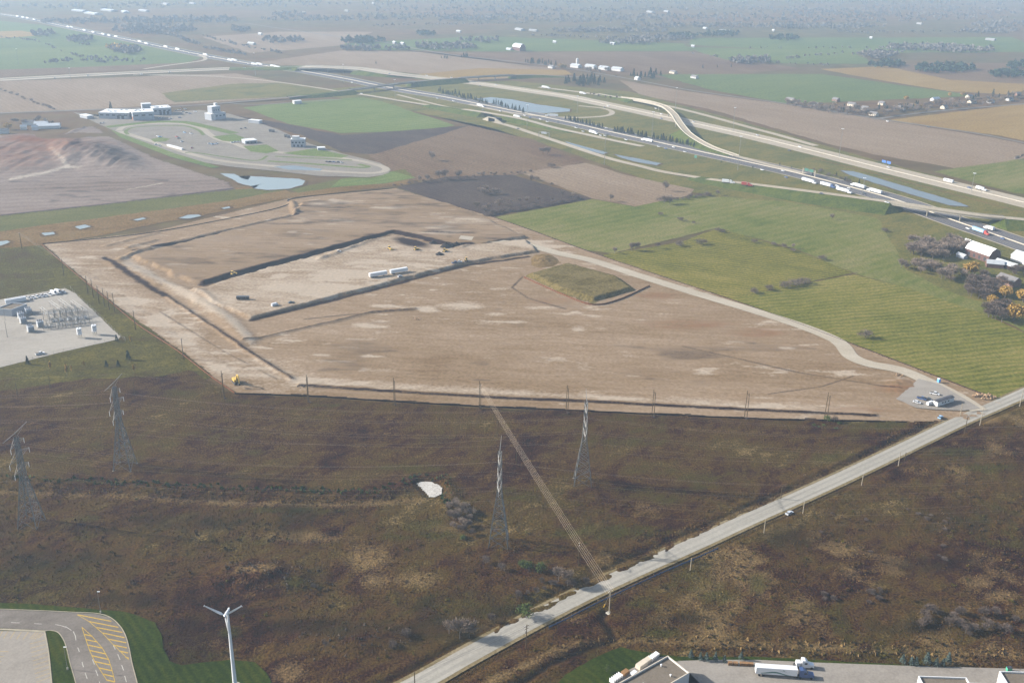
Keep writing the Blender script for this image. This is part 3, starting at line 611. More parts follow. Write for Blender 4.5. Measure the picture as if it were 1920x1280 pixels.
# ================================================================ freeways
Z_ = .42
def carriageway(pts, wid, m, label, z=.45, name='carriageway', off=0.):
    return ribbon(name, pts, wid, m, z, 8, label=label, off=off)
F401 = [(-120, 12), (0, 27), (60, 37), (130, 52), (230, 73), (330, 94), (400, 108), (470, 120), (560, 133), (640, 147), (720, 163), (780, 174), (830, 182), (880, 192), (980, 212), (1080, 233), (1140, 247), (1240, 269), (1340, 291), (1440, 313), (1500, 327), (1600, 353), (1690, 379), (1790, 415), (1920, 460), (2050, 508)]
carriageway(F401, 50, m_verge, 'grassy shoulder of the dark freeway', .36, 'freeway_shoulder')
carriageway(F401, 18, m_asph, 'dark asphalt carriageway of the freeway, near side', .46, off=-10.3)
carriageway(F401, 18, m_asph, 'dark asphalt carriageway of the freeway, far side', .46, off=10.3)
carriageway(F401, 2.6, m_conc, 'pale concrete centre strip of the freeway', .47, 'centre_strip')
m_barrier = mat('barrier_concrete', A(206, 202, 194), .85)
def barrier(pts, label, h=.9, wdt=.7, off=0., z0=.45, cat='barrier'):
    W = line3(pts, 8); V, Fc = profile_strip(W, [(off+wdt/2, z0), (off+wdt*.25, z0+h), (off-wdt*.25, z0+h), (off-wdt/2, z0)])
    return tag(mesh_obj('concrete_barrier', V, Fc, m_barrier), label, cat)
barrier(F401, 'pale concrete barrier down the middle of the dark freeway')
for o_, t_ in ((20.4, 'far'), (-20.4, 'near')): carriageway(F401, 2.2, m_conc, 'pale paved edge on the %s side of the dark freeway' % t_, .465, 'paved_edge', off=o_)
for o_ in (-15., -11.2, -7.4, 7.4, 11.2, 15.):
    W = line3(F401[10:], 4); V, Fc = profile_strip(W, [(o_+.12, .48), (o_-.12, .48)]); tag(mesh_obj('lane_line', V, Fc, m_wht), 'white lane line on the dark freeway', kind='structure')
# toll highway 407
HB = 7.5
FU = [(-120, 155.5), (0, 150), (200, 139.5), (400, 130.5), (470, 128.5), (545, 126, 3), (600, 126, HB), (680, 130, HB), (740, 139, 4), (800, 145.5, 1), (880, 155), (960, 166), (1060, 181), (1100, 189), (1210, 212), (1300, 232), (1400, 254), (1500, 278), (1640, 313), (1780, 347), (1920, 381), (2060, 417)]
carriageway(FU, 46, m_verge, 'grass shoulder of the pale toll highway', .38, 'highway_shoulder') if False else None
carriageway(FU, 20, m_conc, 'pale concrete carriageway of the toll highway, far side', .5, off=11.3)
carriageway(FU, 20, m_conc, 'pale concrete carriageway of the toll highway, near side', .5, off=-11.3)
carriageway(FU, 2.4, m_old_asph, 'grey centre strip of the toll highway', .51, 'centre_strip')
barrier(FU, 'bright concrete barrier down the middle of the toll highway', z0=.5)
for o_ in (-13.5, -5.7, 5.7, 13.5):
    W = line3(FU[10:], 4); V, Fc = profile_strip(W, [(o_+.1, .53), (o_-.1, .53)]); tag(mesh_obj('lane_line', V, Fc, m_old_asph), 'worn lane line on the pale toll highway', kind='structure')
COLL = [(1010, 164), (1100, 175), (1180, 188), (1250, 199), (1320, 216), (1400, 238), (1460, 254), (1530, 274)]
carriageway(COLL, 12, m_conc, 'pale collector lane above the toll highway', .48, 'ramp')
carriageway([(420, 143), (330, 141), (250, 141.5)], 6, m_conc, 'thin ramp below the toll highway at the left', .48, 'ramp')
carriageway([(250, 141), (400, 144), (500, 152), (600, 166), (640, 173)], 8, m_conc, 'curving ramp left of the overpass', .48, 'ramp')
carriageway([(372, 104), (384, 108), (380, 114), (340, 120), (310, 124), (270, 130)], 9, m_conc, 'hooked loop ramp beside the far freeway', .48, 'ramp')
carriageway([(1085, 199), (1125, 203), (1142, 207), (1148, 212), (1140, 217), (1115, 220), (1070, 221), (1000, 217), (940, 209), (880, 196)], 9, m_conc, 'pale loop ramp around the interchange pond', .49, 'ramp')
RAMP1 = [(672, 177, 1), (700, 181, 1), (760, 191, 1), (820, 200, 2), (880, 207, 5), (925, 214, 6), (980, 224, 5), (1040, 240, 2), (1100, 253, .3), (1160, 266, .2), (1205, 275, .1)]
carriageway(RAMP1, 11, m_conc, 'bright concrete ramp passing over the tunnel portal', .5, 'ramp')
RAMP2 = [(926, 229), (960, 238), (1000, 251), (1060, 271), (1140, 297), (1200, 312), (1240, 322), (1300, 332, 1), (1350, 339, 3), (1420, 347, 5), (1500, 357, 7), (1600, 370, 8), (1680, 381, 8), (1760, 394, 8), (1850, 406, 8), (1920, 412, 7), (2050, 428, 3)]
carriageway(RAMP2, 11, m_conc, 'long pale ramp climbing to the bridge over the dark freeway', .5, 'ramp')
carriageway([(745, 178), (800, 192), (850, 204)], 7, m_conc, 'short slip lane beside the dark freeway', .47, 'ramp')
FLY = [(1120, 176, .2), (1160, 183, 2), (1200, 188, 5), (1240, 198, 8), (1262, 213, 8.5), (1275, 232, 8.5), (1292, 252, 7), (1330, 275, 4), (1380, 293, 1), (1440, 309, .2), (1510, 326, .1)]
carriageway(FLY, 9.5, m_conc, 'curving concrete flyover ramp above the toll highway', .52, 'ramp')
for o_ in (4.9, -4.9): barrier(FLY[1:9], 'pale parapet along the curving flyover, %s edge' % ('far' if o_ > 0 else 'near'), 1.0, .4, o_, .5, 'parapet')
# local road and overpass
LOC = [(-80, 216), (0, 213), (130, 208), (330, 200), (430, 193, .5), (560, 181, 3), (670, 167, 6.5), (760, 156, 7.5), (800, 151.5, 7.5), (900, 144, 7.5), (960, 141.5, 6), (1020, 141.5, 3), (1080, 145, .3), (1130, 142)]
carriageway(LOC, 9, m_old_asph, 'grey local road climbing over both highways', .55, 'local_road')
carriageway([(420, 193), (480, 197), (560, 192), (640, 187)], 5, m_old_asph, 'narrow lane along the playing field', .5, 'lane')
carriageway([(770, 90), (815, 98), (870, 106), (1000, 120), (1080, 131), (1150, 143), (1210, 154), (1290, 169), (1380, 182), (1480, 196), (1640, 222), (1760, 240), (1860, 256), (1990, 284)], 8, m_old_asph, 'grey rural road behind the brown fields', .45, 'rural_road')
carriageway([(1640, 224), (1720, 213), (1800, 205), (1990, 190)], 8, m_old_asph, 'grey cross road in front of the house row', .46, 'rural_road')
carriageway([(460, 44), (520, 53), (640, 70), (720, 80), (780, 92)], 8, m_old_asph, 'hazy rural road beyond the freeway', .44, 'rural_road')
carriageway([(1520, 296), (1640, 326), (1800, 368), (1960, 410)], 3, m_wetland, 'reedy edge of the median ditch', .43, 'reed_strip')
# embankments
def embank(pts, half, label, m=m_embank, slope=2.0, extra=0., ends='b'):
    W = line3(pts, 8)
    if 'a' in ends and W[0][2] > 1: d = (W[0]-W[1]); d[2] = 0; d /= np.linalg.norm(d); W = [W[0]*np.array([1, 1, 0])+d*W[0][2]*1.6]+W
    if 'b' in ends and W[-1][2] > 1: d = (W[-1]-W[-2]); d[2] = 0; d /= np.linalg.norm(d); W = W+[W[-1]*np.array([1, 1, 0])+d*W[-1][2]*1.6]
    hs = [max(p[2], .02) for p in W]; W0 = [np.array([p[0], p[1], 0.]) for p in W]
    top = [h+.42 if h > .03 else .13 for h in hs]
    n = len(W); V = []; Fc = []
    L1 = sides(W0, half); R1 = sides(W0, -half); L2 = sides(W0, [half+slope*h+1 for h in hs]); R2 = sides(W0, [-(half+slope*h+1+extra) for h in hs])
    for i in range(n):
        V += [(L2[i][0], L2[i][1], .12), (L1[i][0], L1[i][1], top[i]), (R1[i][0], R1[i][1], top[i]), (R2[i][0], R2[i][1], .12)]
    for i in range(n-1):
        for k in range(3): a = i*4+k; Fc.append((a+1, a, a+4, a+5))
    return tag(mesh_obj('embankment', V, Fc, m), label, kind='structure')
embank([(540, 181.5, 2.5), (600, 176, 4.5), (660, 168.5, 6.3)], 6, 'grass bank carrying the local road left of the dark freeway')
embank([(775, 154, 7.4), (800, 151.5, 7.4), (840, 148.5, 7.3), (868, 146.3, 7.2)], 6, 'grass bank carrying the local road between the highways', ends='ab')
embank([(962, 141.5, 5.8), (1000, 141, 4), (1060, 144, 1)], 6, 'grass bank at the right end of the overpass', ends='a')
embank([(430, 129.5, .3), (500, 128, 1.5), (545, 126, 3.5), (570, 126, 5.5)], 22, 'grass bank carrying the toll highway left of its bridge')
embank([(678, 130, 7), (720, 136, 5), (780, 143, 1.5), (830, 149, .3)], 22, 'grass bank carrying the toll highway right of its bridge', ends='a')
embank([(800, 197, 1.5), (850, 204, 4), (908, 211, 5.8)], 7, 'grass bank of the bright ramp left of the portal')
embank([(944, 217, 5.8), (980, 224, 4.8), (1040, 240, 1.8), (1080, 249, .5)], 7, 'grass bank of the bright ramp right of the portal', ends='a')
embank([(1300, 332, 1), (1350, 339, 3), (1420, 347, 5), (1500, 357, 7), (1600, 370, 7.8), (1672, 380, 7.8)], 7, 'tall green embankment below the long ramp', slope=2.2, extra=4)
embank([(1880, 408, 7.6), (1920, 412, 6.8), (2000, 422, 4.5), (2080, 432, 2)], 7, 'green embankment at the right end of the ramp bridge', ends='a')
embank([(1130, 178, .5), (1160, 183, 2), (1190, 187, 4.5)], 7, 'grass bank at the upper end of the flyover')
embank([(1284, 244, 7.4), (1300, 258, 6), (1330, 275, 3.6), (1375, 291, 1)], 7, 'grass bank at the lower end of the flyover', ends='a')
# bridges
m_deck = mat('bridge_concrete', A(190, 186, 178), .85); m_pier = mat('pier_concrete', A(176, 172, 164), .85)
def bridge(pts, half, label, piers, dk=1.5, abut=True, pr=.8):
    W = line3(pts, 8); root = empty('bridge', (W[0][0], W[0][1], 0), 0, label, 'bridge'); o0 = np.array([W[0][0], W[0][1], 0])
    W = [p-o0 for p in W]
    V, Fc = profile_strip(W, [(half, .44), (half, -dk), (-half, -dk), (-half, .44), (half, .44)]); mesh_obj('deck', V, Fc, m_deck, root)
    for s_ in (1, -1):
        V, Fc = profile_strip(W, [(s_*half, .4), (s_*half, 1.3), (s_*(half-.35), 1.3), (s_*(half-.35), .4)]); mesh_obj('parapet', V, Fc, m_deck, root)
    for f in piers:
        i = int(f*(len(W)-1)); p = W[i]; d = W[min(i+1, len(W)-1)]-W[i-1]; a = math.atan2(d[1], d[0])
        mb = MB(); mb.box((p[0], p[1], p[2]-dk-.5), (1.6, half*1.8, 1.0), a)
        for k in np.linspace(-half*.75, half*.75, max(1, int(half/3)) if half > 5.5 else 1):
            x = p[0]-math.sin(a)*k; y = p[1]+math.cos(a)*k; mb.tube((x, y, .1), (x, y, p[2]-dk-.9), pr, pr, 8)
        mb.build('pier', m_pier, root)
    if abut:
        for i, s_ in ((1, -1), (-2, 1)):
            p = W[i]; d = W[2]-W[0] if s_ < 0 else W[-1]-W[-3]; a = math.atan2(d[1], d[0])
            MB().box((p[0], p[1], (p[2]-dk)/2), (1.5, half*2-.3, p[2]-dk), a).build('abutment', m_pier, root)
    return root
bridge([(655, 169, 6.2), (700, 163.2, 7), (740, 158, 7.5), (780, 153.5, 7.5)], 5.0, 'overpass bridge of the local road over the dark freeway', (.35, .65))
bridge([(862, 146.8, 7.4), (900, 144, 7.5), (935, 142.2, 7), (966, 141.5, 5.9)], 5.0, 'overpass bridge of the local road over the toll highway', (.3, .6))
bridge([(566, 126, 5.6), (600, 126, 7.4), (640, 127.6, 7.5), (682, 130.2, 7.3)], 22.0, 'wide toll highway bridge over the far dark freeway', (.5,))
bridge([(1668, 379.5, 8), (1720, 387.5, 8), (1780, 396.6, 8), (1840, 404.6, 8), (1884, 408.6, 7.8)], 5.6, 'long ramp bridge crossing over the dark freeway', (.35, .6))
bridge([(1186, 186, 4.2), (1240, 198, 8), (1262, 213, 8.5), (1275, 232, 8.5), (1288, 247, 7.6)], 5.0, 'curving flyover bridge over the toll highway', (.25, .45, .7))
# tunnel portal under the bright ramp
pr_ = empty('tunnel_portal', G(922, 229), hdg((905, 225), (938, 232)), 'pale concrete tunnel portal with wing walls under the ramp', 'portal')
m_hole = mat('portal_shadow', (.02, .02, .022), .9)
MB().box((-8.2, 0, 3), (1.4, 1.2, 6)).box((8.2, 0, 3), (1.4, 1.2, 6)).box((0, 0, 6.6), (18, 1.3, 1.4)).build('frame', m_deck, pr_)
MB().box((-7.6, 7, 2.9), (.6, 13, 5.6)).box((7.6, 7, 2.9), (.6, 13, 5.6)).box((0, 7, 5.75), (15, 13, .5)).box((0, 13.6, 2.8), (15, .6, 5.4)).build('bore', m_hole, pr_)
for s_ in (-1, 1): MB().add([(s_*8.9, -.6, .1), (s_*8.9, -.6, 7.2), (s_*26, 2.5, .1), (s_*8.9, .1, .1), (s_*8.9, .1, 7.2), (s_*26, 3.2, .1)], [(0, 1, 2), (5, 4, 3), (0, 3, 4, 1), (1, 4, 5, 2), (0, 2, 5, 3)]).build('wing_wall', m_deck, pr_)

# ================================================================ water
m_mud = gmat('muddy_margin', [A(112, 104, 84, d=1300), A(132, 122, 100, d=1300), A(146, 134, 110, d=1300)], 12, 0, 1, bump=.1, fine=1.5)
def pond(pts, label, m=None, z=.40, jit=1.3):
    W = GV(pts); c = np.mean(W, 0); sheet('pond_margin', None, m_mud, z-.02, 1.6, label='muddy margin of the '+label, wpts=[p+(p-c)/max(np.linalg.norm(p-c), 1)*3.2 for p in W])
    return sheet('pond', pts, m or m_water, z, jit, label=label, smoothc=False)
pond([(892, 186), (920, 183), (960, 187), (1010, 197), (1070, 205), (1068, 210), (1020, 213), (985, 210), (940, 200)], 'long blue pond inside the interchange', z=.47)
pond([(1575, 320), (1600, 322), (1660, 339), (1740, 363), (1800, 381), (1816, 388), (1780, 386), (1720, 369), (1650, 347), (1592, 329)], 'narrow blue pond between the highways', z=.47)
pond([(1152, 290), (1190, 297), (1240, 307), (1232, 311), (1190, 304), (1165, 297)], 'shallow grey pool beside the long ramp', z=.47)
pond([(1060, 266), (1090, 274), (1140, 287), (1130, 290), (1080, 277)], 'thin strip of water beside the long ramp', z=.46)
pond([(412, 326), (440, 327), (452, 334), (464, 338), (470, 331), (500, 333), (560, 336), (572, 340), (566, 348), (540, 355), (500, 357), (476, 354), (490, 346), (470, 350), (450, 345), (436, 337)], 'milky turquoise settling pond below the test track', m_silt, .55)
for pts, l in [([(335, 410), (352, 404), (372, 403), (378, 406), (355, 411)], 'pale pool in the wetland'), ([(415, 391), (430, 388), (432, 391), (420, 393)], 'small dark pool in the wetland'), ([(250, 413), (268, 409), (274, 411), (258, 415)], 'faint pool in the wetland'),
               ([(78, 438), (100, 436), (104, 440), (84, 443)], 'small blue pool near the site corner'), ([(-20, 456), (14, 452), (20, 455), (0, 462), (-20, 464)], 'pale pool at the left edge'), ([(140, 426), (160, 422), (170, 426), (150, 431)], 'hazy blue pool in the reeds')]:
    pond(pts, l, m_silt, .6, .5)
m_dry = gmat('cracked_mud', [A(206, 204, 202), A(220, 219, 217), A(230, 229, 228)], 6, 0, 1, bump=.06, fine=.8)
o = grid_ground('dry_pond', [(778, 908), (790, 903), (808, 904), (824, 909), (832, 918), (828, 928), (816, 935), (804, 934), (795, 924)], .9, m_dry, lambda x, y, px, py: .5+.18*fbm(x/1.5, y/1.5, 51, 2), None, 'pale grey dried out pond bed in the scrub')
# ================================================================ pylons, poles, wires
m_steel = mat('galvanised_steel', A(164, 166, 168), .6, .2); m_glassw = mat('white_insulator', (.6, .6, .6), .4)
m_foot = mat('footing_concrete', A(206, 204, 198), .9); m_wire = mat('aluminium_wire', A(198, 192, 182), .5, .4)
m_wood = mat('weathered_pole', A(112, 104, 94), .9, var=.2); m_woodl = mat('pale_pole', A(196, 188, 176), .85, var=.12); m_darkwire = mat('dark_wire', A(70, 68, 66), .6)
LV = [(30.5, 6.5), (37, 9.0), (43.5, 6.0)]
def bw(z, top=47.):                           # half width of the tower body
    return 4.6+(1.15-4.6)*min(1, z/26) if z < 26 else 1.15+(.7-1.15)*(z-26)/(top-26)
m_glassd = mat('grey_insulator', (.16, .16, .165), .4)
def pylon(px, py, rz, label, hs=1.0, im=None):
    root = empty('pylon', G(px, py, .4), rz, label, 'pylon', 'lattice pylons in the hydro corridor')
    zs = [0, 5.5, 10.5, 15, 19, 22.5, 26, 30.5, 33.7, 37, 40.2, 43.5, 47]
    S4 = ((1, 1), (-1, 1), (-1, -1), (1, -1)); P = lambda i, k: (S4[k][0]*bw(zs[i]), S4[k][1]*bw(zs[i]), zs[i]*hs)
    for k in range(4):
        mb = MB()
        for i in range(len(zs)-1): mb.tube(P(i, k), P(i+1, k), .25 if i < 6 else .20, None, 4)
        mb.build('leg', m_steel, root)
        MB().tube((S4[k][0]*4.6, S4[k][1]*4.6, -.4), (S4[k][0]*4.6, S4[k][1]*4.6, .35), .6, .5, 8).build('footing', m_foot, root)
    mb = MB()
    for i in range(len(zs)-1):
        for k in range(4):
            k2 = (k+1) % 4
            mb.tube(P(i, k), P(i+1, k2), .13, None, 3).tube(P(i, k2), P(i+1, k), .13, None, 3)
            if i: mb.tube(P(i, k), P(i, k2), .09, None, 3)
            if i < 4:
                a, b_, c_ = (np.array(P(i, k)), np.array(P(i+1, k)), np.array(P(i+1, k2))); mb.tube((a+b_)/2, (b_+c_)/2, .07, None, 3)
    mb.build('bracing', m_steel, root)
    for z, hl in LV:
        for s_ in (1, -1):
            mb = MB(); b0 = bw(z); tip = (s_*hl, 0, z*hs)
            for yy in (-b0, b0): mb.tube((s_*b0, yy, z*hs), tip, .13, .09, 3).tube((s_*b0, yy, (z+2.6)*hs), tip, .11, .08, 3)
            for f in (.35, .65):
                for yy in (-b0, b0): mb.tube((s_*(b0+(hl-b0)*f), yy*(1-f), z*hs), (s_*(b0+(hl-b0)*f), yy*(1-f), (z+2.6*(1-f))*hs), .06, None, 3)
            mb.build('crossarm', m_steel, root)
            MB().tube((s_*hl, 0, z*hs), (s_*hl, 0, z*hs-2.6), .13, .13, 6).build('insulator', im or m_glassw, root)
    for s_ in (1, -1):
        mb = MB(); mb.tube((0, 0, 49*hs), (s_*11, 0, 49.4*hs), .17, .12, 4).tube((0, 0, 46.5*hs), (s_*8, 0, 49.2*hs), .09, .07, 3).tube((0, 0, 47*hs), (0, 0, 49.4*hs), .15, None, 4)
        mb.build('earthwire_horn', m_steel, root)
    return root
LH1 = hdg((62, 985), (935, 1020)); LH2 = hdg((236, 878), (1092, 908))
pylon(60, 984, LH1+math.pi/2, 'steel lattice pylon nearest the left edge of the picture')
pylon(235, 876, LH2+math.pi/2, 'steel lattice pylon standing below the substation')
pylon(935, 1020, LH1+math.pi/2, 'tall steel lattice pylon beside the bundle of white wires', 1.04, m_glassd)
pylon(1092, 906, LH2+math.pi/2, 'steel lattice pylon on a weedy square at mid field', 1.0, m_glassd)
def cat_line(P0, P1, sag, n=18):
    return [np.array(P0)+(np.array(P1)-np.array(P0))*t-np.array([0, 0, 4*sag*t*(1-t)]) for t in np.linspace(0, 1, n+1)]
def wire(name, spans, r, m, label, cat, group):
    mb = MB()
    for P0, P1, sag in spans:
        C = cat_line(P0, P1, sag)
        for a, b_ in zip(C[:-1], C[1:]): mb.tube(a, b_, r, None, 3, False)
    return tag(mb.build(name, m), label, cat, group)
for (pa, pb, hd, nm) in ((G(60, 984, .4), G(935, 1020, .4), LH1, 'near'), (G(235, 876, .4), G(1092, 906, .4), LH2, 'far')):
    d = pb-pa; per = np.array([-math.sin(hd), math.cos(hd), 0])
    ts = [pa-d, pa, pb, pb+d]
    for z, hl in [(l[0]-3, l[1]) for l in LV]+[(49.4, 10.8)]:
        for s_ in (1, -1):
            spans = [(ts[i]+per*s_*hl+np.array([0, 0, z]), ts[i+1]+per*s_*hl+np.array([0, 0, z]), 6.5 if z < 50 else 4.5) for i in range(3)]
            wire('conductor', spans, .014, m_wire, 'thin conductor strung between the two %s lattice pylons' % ('front' if nm == 'near' else 'back'), 'power cable', 'conductors of the %s pylon line' % ('front' if nm == 'near' else 'back'))
# single poles
def pole(px, py, h, label, m=m_wood, rz=0., arms=1, group=None, r=.2, al=1.2, tilt=0., arm_m=None):
    root = empty('utility_pole', G(px, py, .45), rz, label, 'utility pole', group); root.rotation_euler[1] = tilt
    MB().tube((0, 0, -.4), (0, 0, h), r, r*.65, 7).build('pole', m, root)
    for k in range(arms):
        z = h-.5-1.3*k; MB().box((0, 0, z), (.14, al*2, .16)).build('crossarm', arm_m or m, root)
        for y in (-al*.9, 0.0 if k else al*.35, al*.9): MB().tube((0, y, z+.08), (0, y, z+.4), .09, .06, 6).build('insulator', m_glassw, root)
    return root
rh = ROADA
road_poles = [(778, 1306, 11.5, 0, 'dark'), (986, 1217, 12, 2, 'dark'), (1142, 1149, 11.5, 1, 'pale'), (1294, 1070, 7.0, 0, 'pale'), (1432, 1001, 8.5, 0, 'pale'), (1505, 964, 7.5, 0, 'pale'), (1615, 911, 7.5, 0, 'pale'), (1684, 874, 9, 0, 'pale'), (1696, 863, 5, 0, 'dark'), (1808, 813, 11.5, 1, 'dark'), (1837, 797, 13, 0, 'pale'), (1912, 760, 11, 0, 'pale'), (1800, 780, 8.5, 0, 'pale'), (1464, 935, 7.5, 0, 'dark')]
road_lab = ['dark wooden pole at the bottom edge beside the concession road', 'dark wooden pole with two crossarms and a transformer beside the road', 'pale pole with yellow guy guard where the white wires end', 'pale bare pole just beyond the guardrail', 'pale bare pole left of the lone car on the road', 'pale bare pole right of the lone car on the road', 'pale bare pole midway up the concession road', 'taller pale pole next to a short dark post', 'short dark post next to a taller pale pole', 'dark wooden pole near the site entrance', 'tallest pale pole at the site entrance', 'pale pole at the right edge beside the road', 'pale pole at the corner of the site office', 'thin dark pole on the field side of the road']
RP = []
for (x, y, h, a, c), l in zip(road_poles, road_lab):
    o = pole(x, y, h, l, m_wood if c == 'dark' else m_woodl, rh+math.pi/2, a, 'poles along the concession road', r=.24, tilt=random.uniform(-.02, .02)); RP.append((o, h))
o = RP[1][0]; MB().tube((.45, 0, 7.6), (.45, 0, 8.7), .32, .32, 8).build('transformer', m_steel, o)
o = RP[2][0]; m_guard = mat('yellow_plastic', A(226, 184, 36), .5)
MB().tube((4.2, -.6, 0), (.2, 0, 9.8), .05, .05, 4).build('guy_wire', m_wire, o); MB().tube((4.2, -.6, 0), (3.2, -.45, 2.4), .22, .22, 6).build('guy_guard', m_guard, o); MB().box((0, 0, .1), (2.0, 2.0, .5)).build('footing', m_foot, o)
def topof(i, dz=0.): o, h = RP[i]; return np.array([o.location[0], o.location[1], o.location[2]+h+dz])
for dz in (0, -.9):
    wire('overhead_wire', [(topof(i, dz), topof(j, dz), 1.0) for i, j in ((0, 1), (1, 2), (2, 9), (9, 11))][:2]+[], .03, m_darkwire, 'dark overhead wire along the concession road', 'wire', 'overhead wires along the road')
# H-frame pairs along the south edge of the site
hf = [(420, 746), (578, 753), (740, 759), (900, 765), (1063, 773), (1224, 781), (1398, 783), (1548, 787)]
hl_ = hdg((420, 746), (1548, 787))
HT = []
for i, (x, y) in enumerate(hf):
    root = empty('double_pole', G(x, y, .4), hl_+math.pi/2, ('double wooden pole at the left corner of the site by the excavator', 'double wooden pole second from the left along the site edge', 'double wooden pole third from the left along the site edge', 'double wooden pole carrying the bundle of white wires', 'double wooden pole just left of the mid field pylon', 'double wooden pole just right of the mid field pylon', 'double wooden pole second from the right along the site edge', 'double wooden pole next to the green bush at the site edge')[i], 'utility pole', 'double poles along the south edge of the site')
    h = 16.5
    for s_ in (-.9, .9): MB().tube((s_*1.2, s_*.6, -.3), (s_*.9, s_*.5, h+(1.2 if s_ > 0 else 0)), .24, .17, 6).build('pole', m_wood, root)
    if i not in (2,): MB().box((0, 0, h-1.2), (5.2, .2, .22)).build('crossarm', m_wood, root)
    HT.append(root)
for k in range(5):
    a = G(900, 765, .4)+np.array([(k-2)*.5, 0, 15.2+.2*k]); b_ = G(1142, 1149, .4)+np.array([(k-2)*.75, (k-2)*.4, 10.2+.3*k])
    wire('white_wire', [(a, b_, 1.6)], .034, mat('bright_wire', A(222, 208, 192), .5), 'bright wire of the bundle slanting down to the road', 'wire', 'bundle of five bright wires')
for (x, y, h), l in zip([(932, 819, 10.5), (968, 871, 10.5), (1022, 958, 11), (1084, 1061, 12)], ['first', 'second', 'third', 'last']):
    pole(x, y, h, '%s slim pole under the white wires counted from the site' % l, m_wood, hl_, 1 if l == 'last' else 0, 'slim poles under the white wires', .17)
west = [(41, 466), (120, 517), (165, 550), (175, 557), (186, 569), (196, 574), (205, 580), (215, 584), (254, 618), (344, 673), (92, 498), (300, 645), (380, 705), (12, 560), (75, 520)]
wlab = ['wooden pole at the far corner of the site', 'wooden pole second along the west edge of the site', 'first of the six close wooden poles above the substation', 'second of the six close wooden poles above the substation', 'third of the six close wooden poles above the substation', 'fourth of the six close wooden poles above the substation', 'fifth of the six close wooden poles above the substation', 'last of the six close wooden poles above the substation', 'wooden pole right of the substation corner', 'wooden pole between the substation and the excavator']
WP = []
for (x, y), l in zip(west, wlab): WP.append(pole(x, y, 14.5, l, m_wood, hdg((120, 517), (344, 673))+math.pi/2, 1, 'poles along the west edge of the site', .3, 1.4))
order = [0, 1, 2, 5, 7, 8, 9]
for s_ in (-1.2, 0, 1.2):
    sp = []
    for i, j in zip(order[:-1], order[1:]):
        sp.append((np.array(WP[i].location)+np.array([s_*.6, s_*.8, 14.2]), np.array(WP[j].location)+np.array([s_*.6, s_*.8, 14.2]), .8))
    sp.append((np.array(WP[9].location)+np.array([s_*.6, s_*.8, 14.2]), G(420, 746, .4)+np.array([s_*.6, s_*.8, 15.2]), .8))
    wire('overhead_wire', sp, .04, m_darkwire, 'thin overhead wire along the west edge of the site', 'wire', 'overhead wires along the west edge')
# posts below the substation
for x, y, l in [(95, 728, 'weathered post by the track below the substation'), (253, 738, 'weathered post right of the pylon below the substation'), (33, 742, 'weathered post at the left end of the mown strip')]:
    pole(x, y, 9, l, m_wood, 0, 0, None, .2)

# ================================================================ wind turbine
m_turb = mat('turbine_white', (.58, .59, .60), .35, var=.03)
tb = empty('wind_turbine', G(441, 1286, .42), R(-97), 'white three bladed wind turbine on the lawn at the bottom', 'wind turbine')
TH = 34.0
mb = MB()
prof = [(.86, 0), (.8, 3), (.7, 10), (.58, 20), (.46, 28), (.4, TH-.6)]
for (ra, za), (rb, zb) in zip(prof[:-1], prof[1:]): mb.tube((0, 0, za), (0, 0, zb), ra, rb, 20, False)
mb.build('tower', m_turb, tb, True)
MB().tube((0, 0, -.3), (0, 0, .35), 2.2, 2.2, 16).build('footing', m_foot, tb)
nb = MB(); nb.tube((-1.4, 0, TH), (1.0, 0, TH), .4, .55, 12).tube((1.0, 0, TH), (1.9, 0, TH), .55, .4, 12); nb.box((-1.3, 0, TH+.3), (.6, .6, .6)); nb.build('nacelle', m_turb, tb)
hb = MB(); hb.tube((1.9, 0, TH), (2.5, 0, TH), .5, .45, 12).tube((2.5, 0, TH), (3.0, 0, TH), .45, .12, 12); hb.build('hub', m_turb, tb)
for ang in (36, 156, 276):
    mb = MB(); a = R(ang); ey = np.array([0, math.cos(a), math.sin(a)]); et = np.array([0, -math.sin(a), math.cos(a)]); ex = np.array([1, 0, 0])
    V = []; Fc = []
    st = [(0, .2, .2), (.9, .28, .16), (1.8, .5, .13), (4, .42, .09), (6.4, .32, .06), (8.1, .24, .04), (8.16, .45, .05), (8.36, .45, .05), (8.42, .2, .03)]
    for r_, ch, th in st:
        tw = R(30)*(1-r_/8); c1 = et*math.cos(tw)+ex*math.sin(tw); c2 = ex*math.cos(tw)-et*math.sin(tw)
        for u, v in ((-1, 0), (-.3, 1), (.6, .6), (1, 0), (.6, -.6), (-.3, -1)): V.append(np.array([2.3, 0, TH])+ey*r_+c1*ch*u+c2*th*v)
    for i in range(len(st)-1):
        for k in range(6): Fc.append((i*6+k, i*6+(k+1) % 6, i*6+6+(k+1) % 6, i*6+6+k))
    Fc += [tuple(range(5, -1, -1)), tuple(range(len(st)*6-6, len(st)*6))]
    mb.add(V, Fc).build('blade', m_turb, tb)
# lamp posts
def lamp(px, py, h, label, base=True):
    root = empty('lamp_post', G(px, py, .42), 0, label, 'lamp post', 'lamp posts of the ring road')
    MB().tube((0, 0, 0), (0, 0, h), .11, .07, 8).build('pole', m_steel, root); MB().tube((0, 0, -.2), (0, 0, .9), .34, .34, 10).build('base', m_foot, root)
    MB().box((.4, 0, h), (1.1, .4, .18)).build('lamp_head', m_glassw, root); return root
lamp(189, 1148, 10.5, 'grey lamp post with white base at the bend of the ring road')
lamp(127, 1254, 10.5, 'lamp post on the grass strip throwing a long shadow over the ring road')
